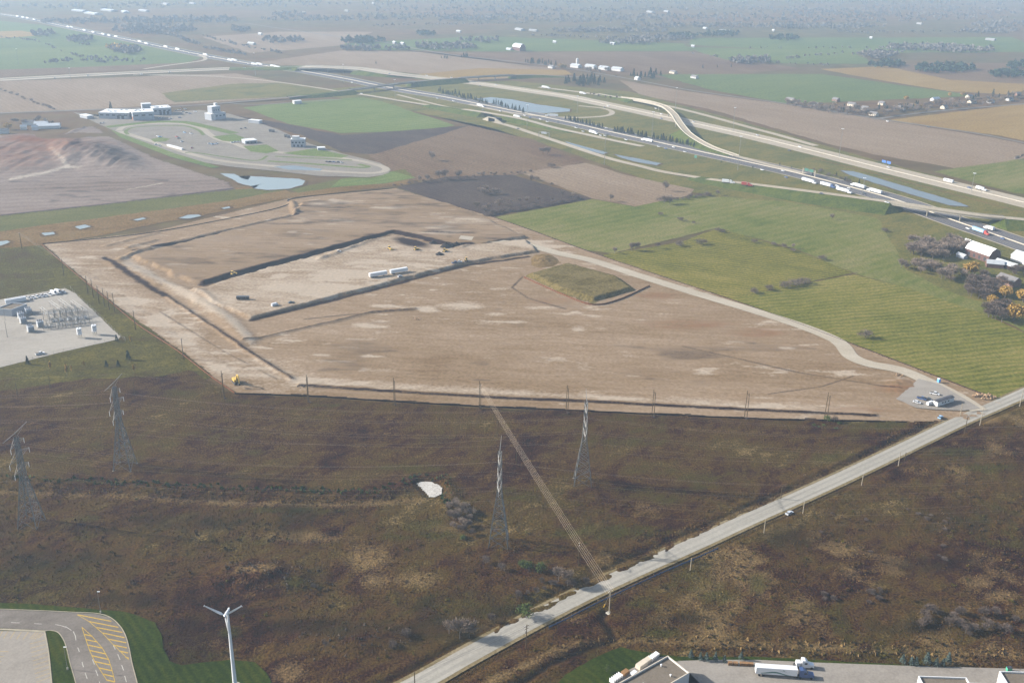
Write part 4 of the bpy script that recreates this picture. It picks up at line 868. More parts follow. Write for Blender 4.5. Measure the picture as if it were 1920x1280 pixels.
# ================================================================ guardrail
m_blue = mat('blue_grey_steel', A(84, 104, 140), .5, .2)
gl = [(1030, 1177), (1060, 1163), (1100, 1142), (1145, 1120), (1200, 1094), (1255, 1069), (1300, 1050), (1345, 1030)]
W = catmull(GV(gl, .45), 6); gr0 = W[0]; gr = empty('guardrail', gr0, 0, 'steel guardrail on posts along the right side of the road', 'guardrail'); W = [p-gr0 for p in W]
V, Fc = profile_strip(W, [(.08, .4), (-.08, .55), (.08, .66), (-.08, .8), (.08, .95), (-.12, .95), (-.14, .4)]); mesh_obj('rail', V, Fc, m_blue, gr)
L_ = np.cumsum([0]+[np.linalg.norm(b_-a) for a, b_ in zip(W[:-1], W[1:])]); post = None
for s_ in np.arange(0, L_[-1], 4.0):
    i = min(np.searchsorted(L_, s_), len(W)-1); p = W[i]
    if post is None: post = MB().box((0, 0, .5), (.42, .42, 1.2)).build('post', m_blue, gr); post.location = p
    else: q = post.copy(); COL.objects.link(q); q.parent = gr; q.location = p
# ================================================================ silt fence
m_silt_f = mat('silt_fence_cloth', A(138, 102, 88), .9, var=.25); m_silt_d = mat('silt_fence_dark', A(84, 62, 54), .9, var=.25)
def silt_fence(pts, label, m, z0=.35, h=.65):
    W = catmull(GV(pts, z0), 8); o0 = W[0]; root = empty('silt_fence', o0, 0, label, 'fence', 'silt fences around the site'); W = [p-o0+np.array([0, 0, .1*random.random()]) for p in W]
    V, Fc = profile_strip(W, [(.05, -.3), (.05, h), (-.05, h), (-.05, -.3)]); mesh_obj('cloth', V, Fc, m, root)
    st_ = max(1, len(W)//60); pm = None
    for p in W[::st_]:
        if pm is None: pm = MB().box((0, 0, .55), (.12, .12, 1.5)).build('stake', m_wood, root); pm.location = p
        else: q = pm.copy(); COL.objects.link(q); q.parent = root; q.location = p
silt_fence([(78, 459), (140, 512), (200, 561), (260, 610), (330, 656), (390, 702), (440, 737)], 'orange brown silt fence along the west edge of the site', m_silt_f, .4, .75)
silt_fence([(440, 738), (580, 743), (740, 753), (900, 762), (1100, 771), (1390, 784), (1560, 789), (1700, 792)], 'dark red silt fence along the south edge of the site', m_silt_d)
silt_fence([(740, 354), (935, 411), (1130, 481), (1400, 572), (1600, 646), (1795, 721), (1850, 742)], 'low silt fence between the site and the green fields', m_silt_d, .4)
silt_fence([(80, 458), (280, 437), (480, 400), (540, 384), (556, 372), (742, 353)], 'dark silt fence along the far edge of the site', m_silt_d, .4, .7)
silt_fence([(982, 520), (1050, 550), (1110, 571), (1160, 562), (1218, 536)], 'red silt fence around the grassy stockpile', m_silt_f, .75, .8)
# ================================================================ vehicles and machines
m_tyreb = mat('tyre_rubber', (.02, .02, .02), .9); m_glass = mat('dark_glass', (.03, .035, .04), .12, var=.05); m_white = mat('white_paint_body', (.55, .55, .55), .35, var=.03)
m_black = mat('black_body', (.035, .037, .042), .35, var=.05); m_blued = mat('dark_blue_body', (.04, .07, .16), .35, var=.05); m_silver = mat('silver_body', (.5, .51, .53), .3, .3, var=.03)
m_red = mat('red_body', (.32, .05, .04), .4, var=.05); m_cat = mat('machine_yellow', (.45, .29, .05), .5, var=.1); m_lb = mat('light_blue_body', (.25, .40, .55), .35, var=.05)
m_trackm = mat('track_steel', (.05, .045, .04), .8); m_greent = mat('green_stripe', (.05, .12, .10), .4, var=.03)
def car(px, py, rz, label, m, z=.5, group=None, kind='car'):
    root = empty(kind, G(px, py, z), rz, label, 'pickup' if kind == 'pickup' else 'van' if kind == 'van' else 'car', group)
    if kind == 'car':
        L_, H1, prof = 4.6, .9, [(-1.7, .9), (-1.2, 1.45), (.5, 1.45), (1.3, .92)]
    elif kind == 'pickup':
        L_, H1, prof = 5.8, 1.15, [(-.5, 1.1), (-.35, 1.85), (1.0, 1.85), (1.7, 1.15)]
    else:
        L_, H1, prof = 5.6, 1.2, [(-2.7, 1.1), (-2.7, 2.2), (1.5, 2.2), (2.3, 1.2)]
    b = MB(); b.add([(-L_/2, -.92, .3), (L_/2, -.9, .3), (L_/2, -.88, H1*.85), (-L_/2, -.92, H1), (-L_/2, .92, .3), (L_/2, .9, .3), (L_/2, .88, H1*.85), (-L_/2, .92, H1)],
                    [(0, 1, 2, 3), (7, 6, 5, 4), (1, 5, 6, 2), (4, 0, 3, 7), (3, 2, 6, 7), (1, 0, 4, 5)]); b.build('body', m, root)
    if kind == 'pickup': MB().box((-1.75, 0, 1.17), (2.1, 1.5, .06)).build('load_bed', m_trackm, root)
    g = MB(); (xa, za), (xb, zb), (xc, zc), (xd, zd) = prof
    g.add([(xa, -.85, za), (xb, -.72, zb), (xc, -.72, zc), (xd, -.82, zd), (xa, .85, za), (xb, .72, zb), (xc, .72, zc), (xd, .82, zd)], [(3, 2, 1, 0), (4, 5, 6, 7), (0, 1, 5, 4), (2, 3, 7, 6)]); g.build('windows', m if kind == 'van' else m_glass, root)
    MB().box(((xb+xc)/2, 0, zb+.02), (xc-xb+.1, 1.42, .05)).build('roof', m, root)
    if kind == 'van': MB().box((1.95, 0, 1.68), (.5, 1.5, .7)).build('windscreen', m_glass, root)
    for sx in (-1, 1):
        for sy in (-1, 1): MB().wheel((sx*L_*.31, sy*.83, .34), .34, .22, 10).build('wheel', m_tyreb, root)
    return root
def semi(px, py, rz, label, tcol=m_white, ccol=m_white, z=.5, TL=15.5, group=None, detail=False, trailer=True, parked=True):
    root = empty('semi_truck', G(px, py, z), rz, label, 'truck', group)       # origin under the middle of the trailer, nose towards +x
    tr = MB().box((0, 0, 2.65), (TL, 2.6, 2.9)).build('trailer_box', tcol, root)
    MB().box((-.5, 0, 1.1), (TL-3, 1.0, .3)).build('chassis', m_trackm, root)
    x0 = TL/2+.9
    c = MB(); c.add([(x0, -1.2, .6), (x0+5.6, -1.1, .6), (x0+5.6, -1.1, 1.9), (x0+3.4, -1.15, 2.2), (x0+2.6, -1.2, 3.1), (x0+1.4, -1.2, 3.9), (x0, -1.2, 3.9),
                     (x0, 1.2, .6), (x0+5.6, 1.1, .6), (x0+5.6, 1.1, 1.9), (x0+3.4, 1.15, 2.2), (x0+2.6, 1.2, 3.1), (x0+1.4, 1.2, 3.9), (x0, 1.2, 3.9)],
                    [(0, 1, 2, 3, 4, 5, 6), (13, 12, 11, 10, 9, 8, 7), (1, 8, 9, 2), (2, 9, 10, 3), (3, 10, 11, 4), (4, 11, 12, 5), (5, 12, 13, 6), (7, 0, 6, 13)]); cab = c.build('cab', ccol, root)
    MB().add([(x0+3.43, -1.0, 2.25), (x0+3.43, 1.0, 2.25), (x0+2.65, 1.0, 3.05), (x0+2.65, -1.0, 3.05)], [(0, 1, 2, 3)]).build('windscreen', m_glass, cab)
    if detail:
        for sy in (-1, 1): MB().box((x0+2.2, sy*1.2, 2.5), (1.0, .04, .8)).build('side_window', m_glass, cab)
        MB().box((x0-1.0, 0, .85), (3.0, 1.0, .35)).build('tractor_frame', m_trackm, root)
    for wx in (-TL/2+1.5, -TL/2+2.9, x0-.9, x0+.5, x0+4.6):
        for sy in (-1, 1): MB().wheel((wx, sy*1.05, .5), .5, .45, 10).build('wheel', m_tyreb, root)
    return root
# ---- near yard: two rigs and pallets
tk = semi(1454, 1265, hdg((1420, 1258), (1495, 1263)), 'white semi trailer with dark green swoosh and dark blue cab in the yard', m_white, m_blued, .51, 15.8, detail=True)
sw = []
for t in np.linspace(0, 1, 25): sw.append((-6+11.8*t, 1.95+.62*math.sin((t*2.0-.35)*math.pi)*(.5+.6*t)))
V = []; Fc = []
for i, (x, z) in enumerate(sw):
    wd = .42*math.sin(math.pi*min(1, .08+i/26.))**.6; V += [(x, -1.306, z-wd), (x, -1.306, z+wd*.6)]
for i in range(len(sw)-1): Fc.append((2*i, 2*i+2, 2*i+3, 2*i+1))
mesh_obj('swoosh', V, Fc, m_greent, tk)
logo = MB(); logo.add([(2.2, -1.306, 3.35), (2.9, -1.306, 3.15), (3.1, -1.306, 3.6), (2.6, -1.306, 3.45), (2.5, -1.306, 3.7)], [(0, 1, 2, 3), (0, 3, 4)])
for k in range(8): logo.box((1.5+.3*k, -1.304, 2.95), (.2, .006, .16))
logo.build('logo', m_greent, tk)
b2 = empty('tractor_unit', G(1506, 1250, .51), hdg((1420, 1258), (1495, 1262)), 'white long nosed tractor unit parked beside the swoosh trailer', 'truck')
MB().box((-1.4, 0, .9), (5.2, 1.0, .4)).build('chassis', m_trackm, b2)
c = MB(); c.add([(-1.0, -1.2, .7), (3.9, -1.0, .7), (3.9, -1.0, 1.7), (1.9, -1.15, 2.1), (1.3, -1.2, 3.1), (.3, -1.2, 3.9), (-1.0, -1.2, 3.9), (-1.0, 1.2, .7), (3.9, 1.0, .7), (3.9, 1.0, 1.7), (1.9, 1.15, 2.1), (1.3, 1.2, 3.1), (.3, 1.2, 3.9), (-1.0, 1.2, 3.9)],
      [(0, 1, 2, 3, 4, 5, 6), (13, 12, 11, 10, 9, 8, 7), (1, 8, 9, 2), (2, 9, 10, 3), (3, 10, 11, 4), (4, 11, 12, 5), (5, 12, 13, 6), (7, 0, 6, 13)]); c.build('cab', m_white, b2)
MB().box((-2.2, 0, 1.9), (1.6, 2.2, 1.6)).build('sleeper_box', m_white, b2); MB().box((.6, -1.2, 2.6), (1.0, .05, .8)).build('side_window', m_glass, b2)
for wx in (-3.2, -1.9, 3.0):
    for sy in (-1, 1): MB().wheel((wx, sy*1.05, .5), .5, .4, 10).build('wheel', m_tyreb, b2)
m_crate = mat('pallet_wood', A(176, 144, 116), .9, var=.2)
for i, (x, y) in enumerate([(1369, 1245), (1379, 1245.5), (1391, 1246), (1399, 1246.3), (1408, 1246.8)]):
    root = empty('pallet_stack', G(x, y, .51), hdg((1369, 1245), (1410, 1247)), ['brown pallet stack at the far left of the row behind the trailer', 'brown pallet stack second from left behind the trailer', 'brown pallet stack in the middle of the row behind the trailer', 'brown pallet stack second from right behind the trailer', 'brown pallet stack touching the rear of the swoosh trailer'][i], 'pallets', 'pallet stacks behind the trailer')
    for k in range(7): MB().box((0, 0, .1+.18*k), (1.7, 1.3, .12)).build('pallet', m_crate, root)
# ---- site machines
def dozer(px, py, rz, label, z=2.5, blade=True):
    root = empty('bulldozer', G(px, py, z), rz, label, 'bulldozer', 'yellow machines on the pad')
    for sy in (-1, 1):
        MB().xprism([(sy*1.05-.3, .05), (sy*1.05+.3, .05), (sy*1.05+.3, 1.0), (sy*1.05-.3, 1.0)], -2.1, 2.1).build('track', m_trackm, root)
    MB().box((.9, 0, 1.35), (2.6, 1.5, 1.1), 0, .9).build('engine_hood', m_cat, root); MB().box((-1.0, 0, 1.3), (1.6, 1.7, 1.2)).build('body', m_cat, root)
    MB().box((-.8, 0, 2.6), (1.5, 1.5, 1.4), 0, .9).build('cab', m_glass, root); MB().box((-.8, 0, 3.35), (1.7, 1.7, .15)).build('cab_roof', m_cat, root)
    if blade: MB().box((2.9, 0, .7), (.3, 3.6, 1.3)).build('blade', m_cat, root); MB().box((2.4, -1.3, .6), (1.4, .2, .25)).build('push_arm', m_cat, root); MB().box((2.4, 1.3, .6), (1.4, .2, .25)).build('push_arm', m_cat, root)
    return root
dozer(731, 468, hdg((731, 468), (745, 474)), 'yellow bulldozer at the left of the dark strip on the pad')
dozer(780, 469, hdg((780, 469), (790, 466)), 'yellow bulldozer in the middle of the dark strip on the pad')
dozer(834, 472, hdg((834, 472), (845, 466)), 'yellow bulldozer beside the dark soil heap')
dozer(874, 489, hdg((874, 489), (870, 480)), 'small yellow roller near the parked pickup', blade=False)
dozer(437, 515, hdg((437, 515), (450, 510)), 'yellow bulldozer at the foot of the dark cut', z=2.6)
ex = empty('excavator', G(443, 718, .7), hdg((440, 716), (447, 724)), 'large yellow excavator with raised boom at the corner of the site', 'excavator')
for sy in (-1, 1): MB().xprism([(sy*1.5-.45, .02), (sy*1.5+.45, .02), (sy*1.5+.45, 1.1), (sy*1.5-.45, 1.1)], -2.9, 2.9).build('track', m_trackm, ex)
MB().tube((0, 0, 1.0), (0, 0, 1.5), 1.3, 1.3, 14).build('turntable', m_trackm, ex)
MB().box((-1.0, 0, 2.2), (4.6, 3.2, 1.5)).build('body', m_cat, ex); MB().box((-3.4, 0, 2.1), (.9, 3.0, 1.6)).build('counterweight', mat('dark_yellow', (.30, .20, .04), .6), ex)
MB().box((.9, 1.1, 3.2), (1.7, 1.1, 1.7), 0, .92).build('cab', m_glass, ex); MB().box((.9, 1.1, 4.1), (1.8, 1.2, .12)).build('cab_roof', m_cat, ex)
bo = MB(); bo.tube((1.2, -.3, 2.4), (4.0, -.3, 7.2), .5, .5, 4).tube((4.0, -.3, 7.2), (7.0, -.3, 7.6), .5, .34, 4); bo.build('boom', m_cat, ex)
MB().tube((6.8, -.3, 7.7), (8.0, -.3, 3.0), .4, .3, 4).build('stick', m_cat, ex); MB().tube((2.4, -.3, 3.4), (3.6, -.3, 6.0), .14, .14, 6).build('ram', m_steel, ex)
bk = MB(); bk.xprism([(-.9, 0), (.3, 0), (.3, 1.4), (-.9, 1.4)], 0, .12); bk = MB().add([(7.5, -1.0, 3.1), (8.6, -1.0, 3.0), (8.3, -1.0, 1.7), (7.2, -1.0, 1.9), (7.5, .4, 3.1), (8.6, .4, 3.0), (8.3, .4, 1.7), (7.2, .4, 1.9)], [(0, 1, 2, 3), (7, 6, 5, 4), (0, 4, 5, 1), (2, 6, 7, 3), (0, 3, 7, 4), (1, 5, 6, 2)]); bk.build('bucket', m_trackm, ex)
def trailer(px, py, rz, label, z=2.5):
    root = empty('box_trailer', G(px, py, z), rz, label, 'trailer', 'white box trailers on the pad')
    MB().box((0, 0, 2.6), (15.5, 2.6, 2.9)).build('box', m_white, root); MB().box((0, 0, 1.0), (14, 1.2, .25)).build('chassis', m_trackm, root)
    for wx in (-6.2, -4.9):
        for sy in (-1, 1): MB().wheel((wx, sy*1.05, .5), .5, .4, 10).build('wheel', m_tyreb, root)
    MB().box((4.6, 0, .5), (.2, 1.6, 1.0)).build('landing_leg', m_trackm, root)
th = hdg((692, 521), (765, 509))
trailer(709, 518.5, th, 'left white box trailer parked on the pad'); trailer(748, 512, th, 'right white box trailer parked on the pad')
dt = empty('dump_truck', G(455, 562, 2.3), hdg((440, 562), (468, 562)), 'black covered dump truck standing on the pad', 'truck')
MB().box((-1, 0, 2.1), (7.0, 2.6, 1.9)).build('dump_box', m_black, dt); MB().box((3.9, 0, 1.8), (2.2, 2.4, 2.4)).build('cab', m_black, dt); MB().box((0, 0, .9), (9, 1.0, .35)).build('chassis', m_trackm, dt)
for wx in (-3.6, -2.3, 3.9):
    for sy in (-1, 1): MB().wheel((wx, sy*1.05, .5), .5, .4, 10).build('wheel', m_tyreb, dt)
car(750, 519, th+.2, 'grey car parked in front of the right box trailer', m_silver, 2.6)
car(853, 493, th+.1, 'dark blue pickup parked on the pad edge', m_blued, 2.6, kind='pickup'); car(860, 492, th-.2, 'white pickup parked right of the dark blue one', m_white, 2.6, kind='pickup')
car(633, 473, th, 'white pickup standing alone at the foot of the dark cut', m_white, 2.6, kind='pickup')
car(515, 573, th+.3, 'white van on the near edge of the pad', m_white, 2.5, kind='van'); car(546, 568, th, 'dark car on the near edge of the pad', m_black, 2.5); car(700, 518, th, 'black car parked right beside the left box trailer', m_black, 2.6)
# site office corner
oh = hdg((1752, 762), (1784, 752))
car(1728, 748, oh-1.2, 'dark blue pickup parked left of the site office', m_blued, 1.0, kind='pickup'); car(1719, 755, oh-1.1, 'white car furthest left on the gravel pad', m_white, 1.0); car(1740, 750, oh-1.2, 'black pickup next to the site office', m_black, 1.0, kind='pickup')
car(1744, 758, oh, 'white van touching the site office end', m_white, 1.0, kind='van'); car(1752, 739, oh-1.0, 'white pickup behind the site office', m_white, 1.0, kind='pickup')
car(1480, 963, ROADA, 'lone silver car driving on the concession road', m_silver, .51)
car(1763, 783, oh+.3, 'blue car parked in the ditch grass beside the site office', m_lb, .9)
so = empty('site_office', G(1768, 756, .96), oh, 'white site office trailer with dark roof at the gravel pad', 'site office')
m_offw = mat('office_cladding', (.5, .5, .48), .7); m_roofd = mat('office_roof', (.06, .06, .065), .85); m_dk = mat('window_dark', (.04, .045, .05), .2)
MB().box((0, 0, 1.75), (15.5, 3.6, 2.9)).build('wall', m_offw, so)
MB().xprism([(-2.1, 3.2), (2.1, 3.2), (0, 3.9)], -8.0, 8.0).build('roof', m_roofd, so)
for x in (-3, -.5, 2.5): w_ = MB().box((x, -1.83, 2.0), (1.2, .06, .9)).build('window', m_dk, so); MB().box((x, -1.86, 1.5), (1.4, .1, .08)).build('sill', m_white, w_)
MB().box((5.0, -1.83, 1.5), (.95, .06, 2.0)).build('door', m_silver, so); MB().box((0, 0, .2), (14.6, 3.2, .4)).build('skirting', m_trackm, so)
tl = empty('portable_toilet', G(1760, 716, 1.0), .4, 'blue portable toilet beside the haul road', 'portable toilet')
MB().box((0, 0, 1.2), (1.6, 1.6, 2.3)).build('cabin', mat('toilet_blue', (.08, .25, .62), .5), tl); MB().box((0, 0, 2.45), (1.65, 1.65, .25), 0, .8).build('roof', m_white, tl); MB().box((0, -.82, 1.15), (.9, .05, 1.9)).build('door', mat('toilet_door', (.10, .32, .70), .5), tl)
def rubble(cx, cy, n, rr, label, m, z=.9, s0=.5, s1=1.3, cat='rubble'):
    root = empty('rubble_pile', G(cx, cy, z), 0, label, cat)
    for k in range(n):
        a = random.uniform(0, 6.28); r_ = rr*random.random()**.6; s_ = random.uniform(s0, s1); hh = max(.1, (1-r_/rr)*1.2)
        o = MB().box((0, 0, 0), (s_, s_*random.uniform(.5, .9), s_*random.uniform(.35, .7)), 0, random.uniform(.6, .95)).build('boulder', m, root)
        o.location = (r_*math.cos(a)*1.6, r_*math.sin(a), hh*random.uniform(.3, 1)); o.rotation_euler = (random.uniform(-.4, .4), random.uniform(-.4, .4), random.uniform(0, 6))
    return root
m_rock = mat('pale_rubble', A(198, 172, 148), .9, var=.25)
rubble(1845, 742, 34, 4.5, 'pile of pale rubble at the road corner of the site', m_rock, 1.2, .8, 2.0)
# ================================================================ buildings and fixed equipment
m_wallw = mat('white_wall', A(226, 224, 220, .55), .8, var=.05); m_wallg = mat('grey_wall', A(178, 182, 188, .6), .7, var=.05); m_roofw = mat('white_roof', A(236, 236, 234, .6), .6, var=.06)
m_roofg = gmat('gravel_roof', [A(134, 128, 122), A(150, 144, 138), A(162, 156, 150)], 12, .6, 1, bump=.02, fine=.7, grain=.06)
m_metal = mat('ribbed_metal_roof', A(214, 216, 216, .6), .4, .2, var=.1, scale=.3); m_barnw = mat('barn_boards', A(112, 84, 76, .6), .9, var=.2); m_brick = mat('brick_wall', A(150, 118, 102, .6), .9, var=.15)
m_shing = mat('shingle_roof', A(112, 108, 106, .8), .9, var=.15); m_beige = mat('cream_coping', A(222, 208, 186, .6), .8, var=.05); m_orange = mat('orange_door', A(206, 130, 70, .6), .6)
def hsolve(px, py, pytop):
    p = G(px, py); h = 1.0
    for _ in range(30):
        y0 = float(PIX(p[0], p[1], h)[1]); y1 = float(PIX(p[0], p[1], h+.5)[1]); h += (y0-pytop)/max((y0-y1)*2, 1e-6)*.9
    return h
def flat_block(name_root, poly, h, wallm, roofm, z0=.5, par=.7, copem=None, name='wall', th=.35):
    """walls with a raised parapet round a sunken roof; world outline counter-clockwise"""
    if area2(poly) < 0: poly = poly[::-1]
    c = np.array(name_root.location)[:2]; P = [np.array(p[:2])-c for p in poly]; n = len(P)
    W = np.mean(P, 0)
    inn = []
    for i in range(n):
        a, b, d = P[i-1], P[i], P[(i+1) % n]; e1 = (b-a)/np.linalg.norm(b-a); e2 = (d-b)/np.linalg.norm(d-b)
        n1 = np.array([-e1[1], e1[0]]); n2 = np.array([-e2[1], e2[0]]); k = (n1+n2); k = k/max(1e-6, 1+float(n1@n2)); inn.append(b+k*th)
    mb = MB(); V = [(*p, 0) for p in P]+[(*p, h) for p in P]+[(*p, h) for p in inn]+[(*p, h-par) for p in inn]
    F_ = []
    for i in range(n):
        j = (i+1) % n; F_ += [(i, j, n+j, n+i), (2*n+i, 2*n+j, 3*n+j, 3*n+i)]
    mb.add(V, F_).build(name, wallm, name_root)
    MB().add([(*p, h+.02) for p in P]+[(*p, h+.02) for p in inn], [(i, (i+1) % n, n+(i+1) % n, n+i) for i in range(n)]).build('coping', copem or m_beige, name_root)
    MB().add([(*p, h-par+.01) for p in inn], [tuple(range(n))]).build('roof', roofm, name_root)
def gable(px, py, rz, L_, Wd, hw, hr, label, wm=m_wallw, rm=m_shing, cat='house', name='house', z=.45, group=None, gambrel=False, win=True):
    root = empty(name, G(px, py, z), rz, label, cat, group)
    if gambrel: prof = [(-Wd/2, 0), (Wd/2, 0), (Wd/2, hw), (Wd*.33, hw+hr*.62), (0, hw+hr), (-Wd*.33, hw+hr*.62), (-Wd/2, hw)]
    else: prof = [(-Wd/2, 0), (Wd/2, 0), (Wd/2, hw), (0, hw+hr), (-Wd/2, hw)]
    MB().xprism(prof, -L_/2, L_/2).build('wall', wm, root)
    up_ = prof[2:]; up_ = [(p[0]*1.06, p[1]+(.12 if 0 < i < len(up_)-1 else -.1)) for i, p in enumerate(up_)]
    mb = MB(); V = [(-L_/2-.4, p[0], p[1]) for p in up_]+[(L_/2+.4, p[0], p[1]) for p in up_]; V += [(x, y, zz_+.18) for x, y, zz_ in V]; n = len(up_); F_ = []
    for i in range(n-1): F_ += [(i, n+i, n+i+1, i+1), (2*n+i, 2*n+i+1, 3*n+i+1, 3*n+i)]
    F_ += [(0, 2*n, 3*n, n), (n-1, 2*n-1, 4*n-1, 3*n-1)]+[(i, i+1, 2*n+i+1, 2*n+i) for i in range(n-1)]+[(n+i+1, n+i, 3*n+i, 3*n+i+1) for i in range(n-1)]
    mb.add(V, F_).build('roof', rm, root)
    if win:
        for x in (-L_*.28, L_*.28):
            MB().box((x, -Wd/2-.02, hw*.55), (1.4, .08, 1.2)).build('window', m_dk, root)
        MB().box((0, -Wd/2-.02, 1.05), (1.1, .08, 2.1)).build('door', m_dk, root)
    return root
# ---- depot with flat roof, bottom edge
hB = 7.5
a_, b_, c_ = G(1252, 1228, hB), G(1293, 1260, hB), G(1159, 1280, hB); u = (c_-a_)/np.linalg.norm(c_-a_); v = (b_-a_); Lr = 62.
dp = empty('depot_building', (*a_[:2], .5), 0, 'flat grey roofed depot corner with pale coping at the bottom edge', 'building')
flat_block(dp, [a_, b_, b_+u*Lr, a_+u*Lr], hB-.5, m_wallw, m_roofg)
def vent(root, off, h):
    MB().tube((off[0], off[1], h), (off[0], off[1], h+.8), .22, .22, 8).tube((off[0], off[1], h+.8), (off[0], off[1], h+1.05), .42, .3, 8).build('roof_vent', m_white, root)
for s_, t_ in ((.12, .2), (.14, .72), (.38, .5), (.46, .36), (.42, .78)): p = u*Lr*s_*.8+v*t_; vent(dp, p, hB-1.2)
q = b_+u*8-a_+np.array([5.0, -2.0, 0])
MB().box((q[0], q[1], 1.6), (6.5, 5, 3.2), math.atan2(u[1], u[0])).build('loading_dock', m_wallg, dp)
for p_, l_, c_, d_ in [((1214, 1239), 'cream crate beside the depot, furthest from the road', m_beige, (4, 2.2, 1.2)), ((1203, 1248), 'rusty cream skip beside the depot', m_beige, (5, 2.4, 1.6)), ((1172, 1262), 'tan crate lying low beside the depot', m_crate, (3, 2.0, 1.2)), ((1188, 1263), 'small white crate against the depot wall', m_white, (2.6, 1.6, 1.0)), ((1226, 1233), 'white rack of frames at the depot corner', m_white, (4.0, 2.0, 1.8)), ((1155, 1274), 'white rack of frames at the bottom edge', m_white, (5, 2.4, 1.8))]:
    r_ = empty('crate', G(*p_, .51), math.atan2(u[1], u[0])+.1, l_, 'crate', 'goods stored beside the depot')
    if 'rack' in l_:
        for k in range(6): MB().box((-d_[0]/2+d_[0]*k/5, 0, d_[2]/2), (.18, d_[1], d_[2])).build('frame', c_, r_)
        MB().box((0, 0, .1), (d_[0], d_[1]*.9, .2)).build('base', m_black, r_)
    else: MB().box((0, 0, d_[2]/2), d_, 0, .96).build('body', c_, r_); MB().box((0, 0, d_[2]+.04), (d_[0]*.96, d_[1]*.96, .08)).build('lid', c_, r_)
# ---- second building, bottom right
hB2 = 9.0
tl_, tr_ = G(1722, 1266, hB2), G(1812, 1269, hB2); e1 = (tr_-tl_)/np.linalg.norm(tr_-tl_); e2 = np.array([e1[1], -e1[0], 0])
b2_ = empty('warehouse', (*tl_[:2], .5), 0, 'white parapet warehouse at the bottom right corner', 'building')
w1 = np.linalg.norm(tr_-tl_)
flat_block(b2_, [tl_, tl_+e1*w1, tl_+e1*w1+e2*3.0, tl_+e1*(w1+14)+e2*3.0, tl_+e1*(w1+14)+e2*50, tl_+e2*50], hB2-.5, m_wallw, m_roofg, copem=m_roofw)
vent(b2_, e1*6+e2*5, hB2-1.2); vent(b2_, e1*16+e2*9, hB2-1.2)
t2 = G(1874, 1257, 10.5)
b3_ = empty('warehouse', (*t2[:2], .5), 0, 'taller white parapet block at the lower right edge', 'building')
flat_block(b3_, [t2, t2+e1*60, t2+e1*60+e2*60, t2+e2*60], 10.0, m_wallw, m_roofg, copem=m_roofw); vent(b3_, e1*9+e2*5, 9.3)
wb = empty('waste_bin', G(1891, 1257, .51), .1, 'green waste bin behind the white warehouse', 'bin')
MB().box((0, 0, .9), (1.8, 1.2, 1.5), 0, 1.1).build('body', mat('bin_green', (.05, .30, .18), .5), wb); MB().box((0, 0, 1.75), (2.0, 1.4, .14)).build('lid', m_black, wb)

# ---- grassy stockpile and brush heap on the site
m_mound = gmat('stockpile_weeds', [A(92, 92, 64), A(118, 112, 84), A(146, 136, 108), A(104, 104, 70)], 14, .3, 2, bump=.5, fine=1.4)
TOPM = [(1003, 514), (1064, 501), (1148, 524), (1186, 542), (1112, 561), (1056, 541)]
o = grid_ground('soil_stockpile', [(978, 520), (1064, 492), (1160, 520), (1196, 546), (1112, 572), (1046, 551)], 1.3, m_mound, lambda x, y, px, py: .5+2.9*step_in(x, y, [(992, 518), (1064, 498), (1154, 522), (1186, 545), (1112, 566), (1050, 546)], 5, .8)*(.93+.14*fbm(x/6, y/6, 61, 3)), None, 'flat topped weedy soil stockpile inside the red fence', kind=None)
tag(o, cat='mound')
m_reed = gmat('cut_reed', [A(122, 106, 84), A(152, 134, 108), A(172, 154, 128)], 5, .2, 3, bump=.6, fine=.6)
o = grid_ground('brush_heap', [(994, 488), (1004, 478), (1030, 476), (1056, 494), (1040, 501), (996, 505)], .8, m_reed, lambda x, y, px, py: .5+2.2*blob(px, py, 1018, 490, 22, 10)*(.5+.9*fbm(x/2.5, y/2.5, 71, 3)), None, 'tan heap of cut brush beside the haul road', kind=None)
tag(o, cat='brush heap')
for k, (x, y, s_) in enumerate([(824, 477, 1.2), (836, 463, 1.6), (846, 462, 1.4), (856, 461, 1.6), (866, 460, 1.2), (812, 456, 1.2)]):
    p = G(x, y, 2.6)
    o = grid_ground('soil_heap', None, .7, mat('dark_topsoil', A(76, 66, 58), .95, var=.25, scale=2), lambda X_, Y_, px, py, p=p, s_=s_: 2.4+2.6*s_*np.clip(1-np.hypot(X_-p[0], Y_-p[1])/(3.6*s_), 0, 1)*(.6+.8*fbm(X_/1.5, Y_/1.5, 80+k, 2)), None,
        ['dark soil cone in front of the bulldozer by the pad', 'dark soil heap at the left of the ragged row', 'dark soil heap second in the ragged row', 'dark soil heap third in the ragged row', 'dark soil heap at the right end of the ragged row', 'dark soil heap behind the cut at the top of the pad'][k], kind=None, wpoly=[p+np.array([3.6*s_*math.cos(t), 3.6*s_*math.sin(t), 0]) for t in np.linspace(0, 6.28, 13)[:-1]])
    tag(o, cat='soil heap', group='dark soil heaps on the pad')
# pumps, rocks and culvert bits on the site
rubble(565, 725, 8, 2.0, 'small dark rock outfall at the start of the south ditch', m_trackm, .5, .5, 1.2, 'rocks')
def gpile(x, y, n, rr, l): rubble(x, y, n, rr, l, m_rock, 1.0, .5, 1.2, 'rocks')
gpile(780, 597, 10, 2.0, 'little clump of rocks and weeds in the middle of the site')
gpile(1686, 703, 9, 2.4, 'row of clods beside the haul road bend')

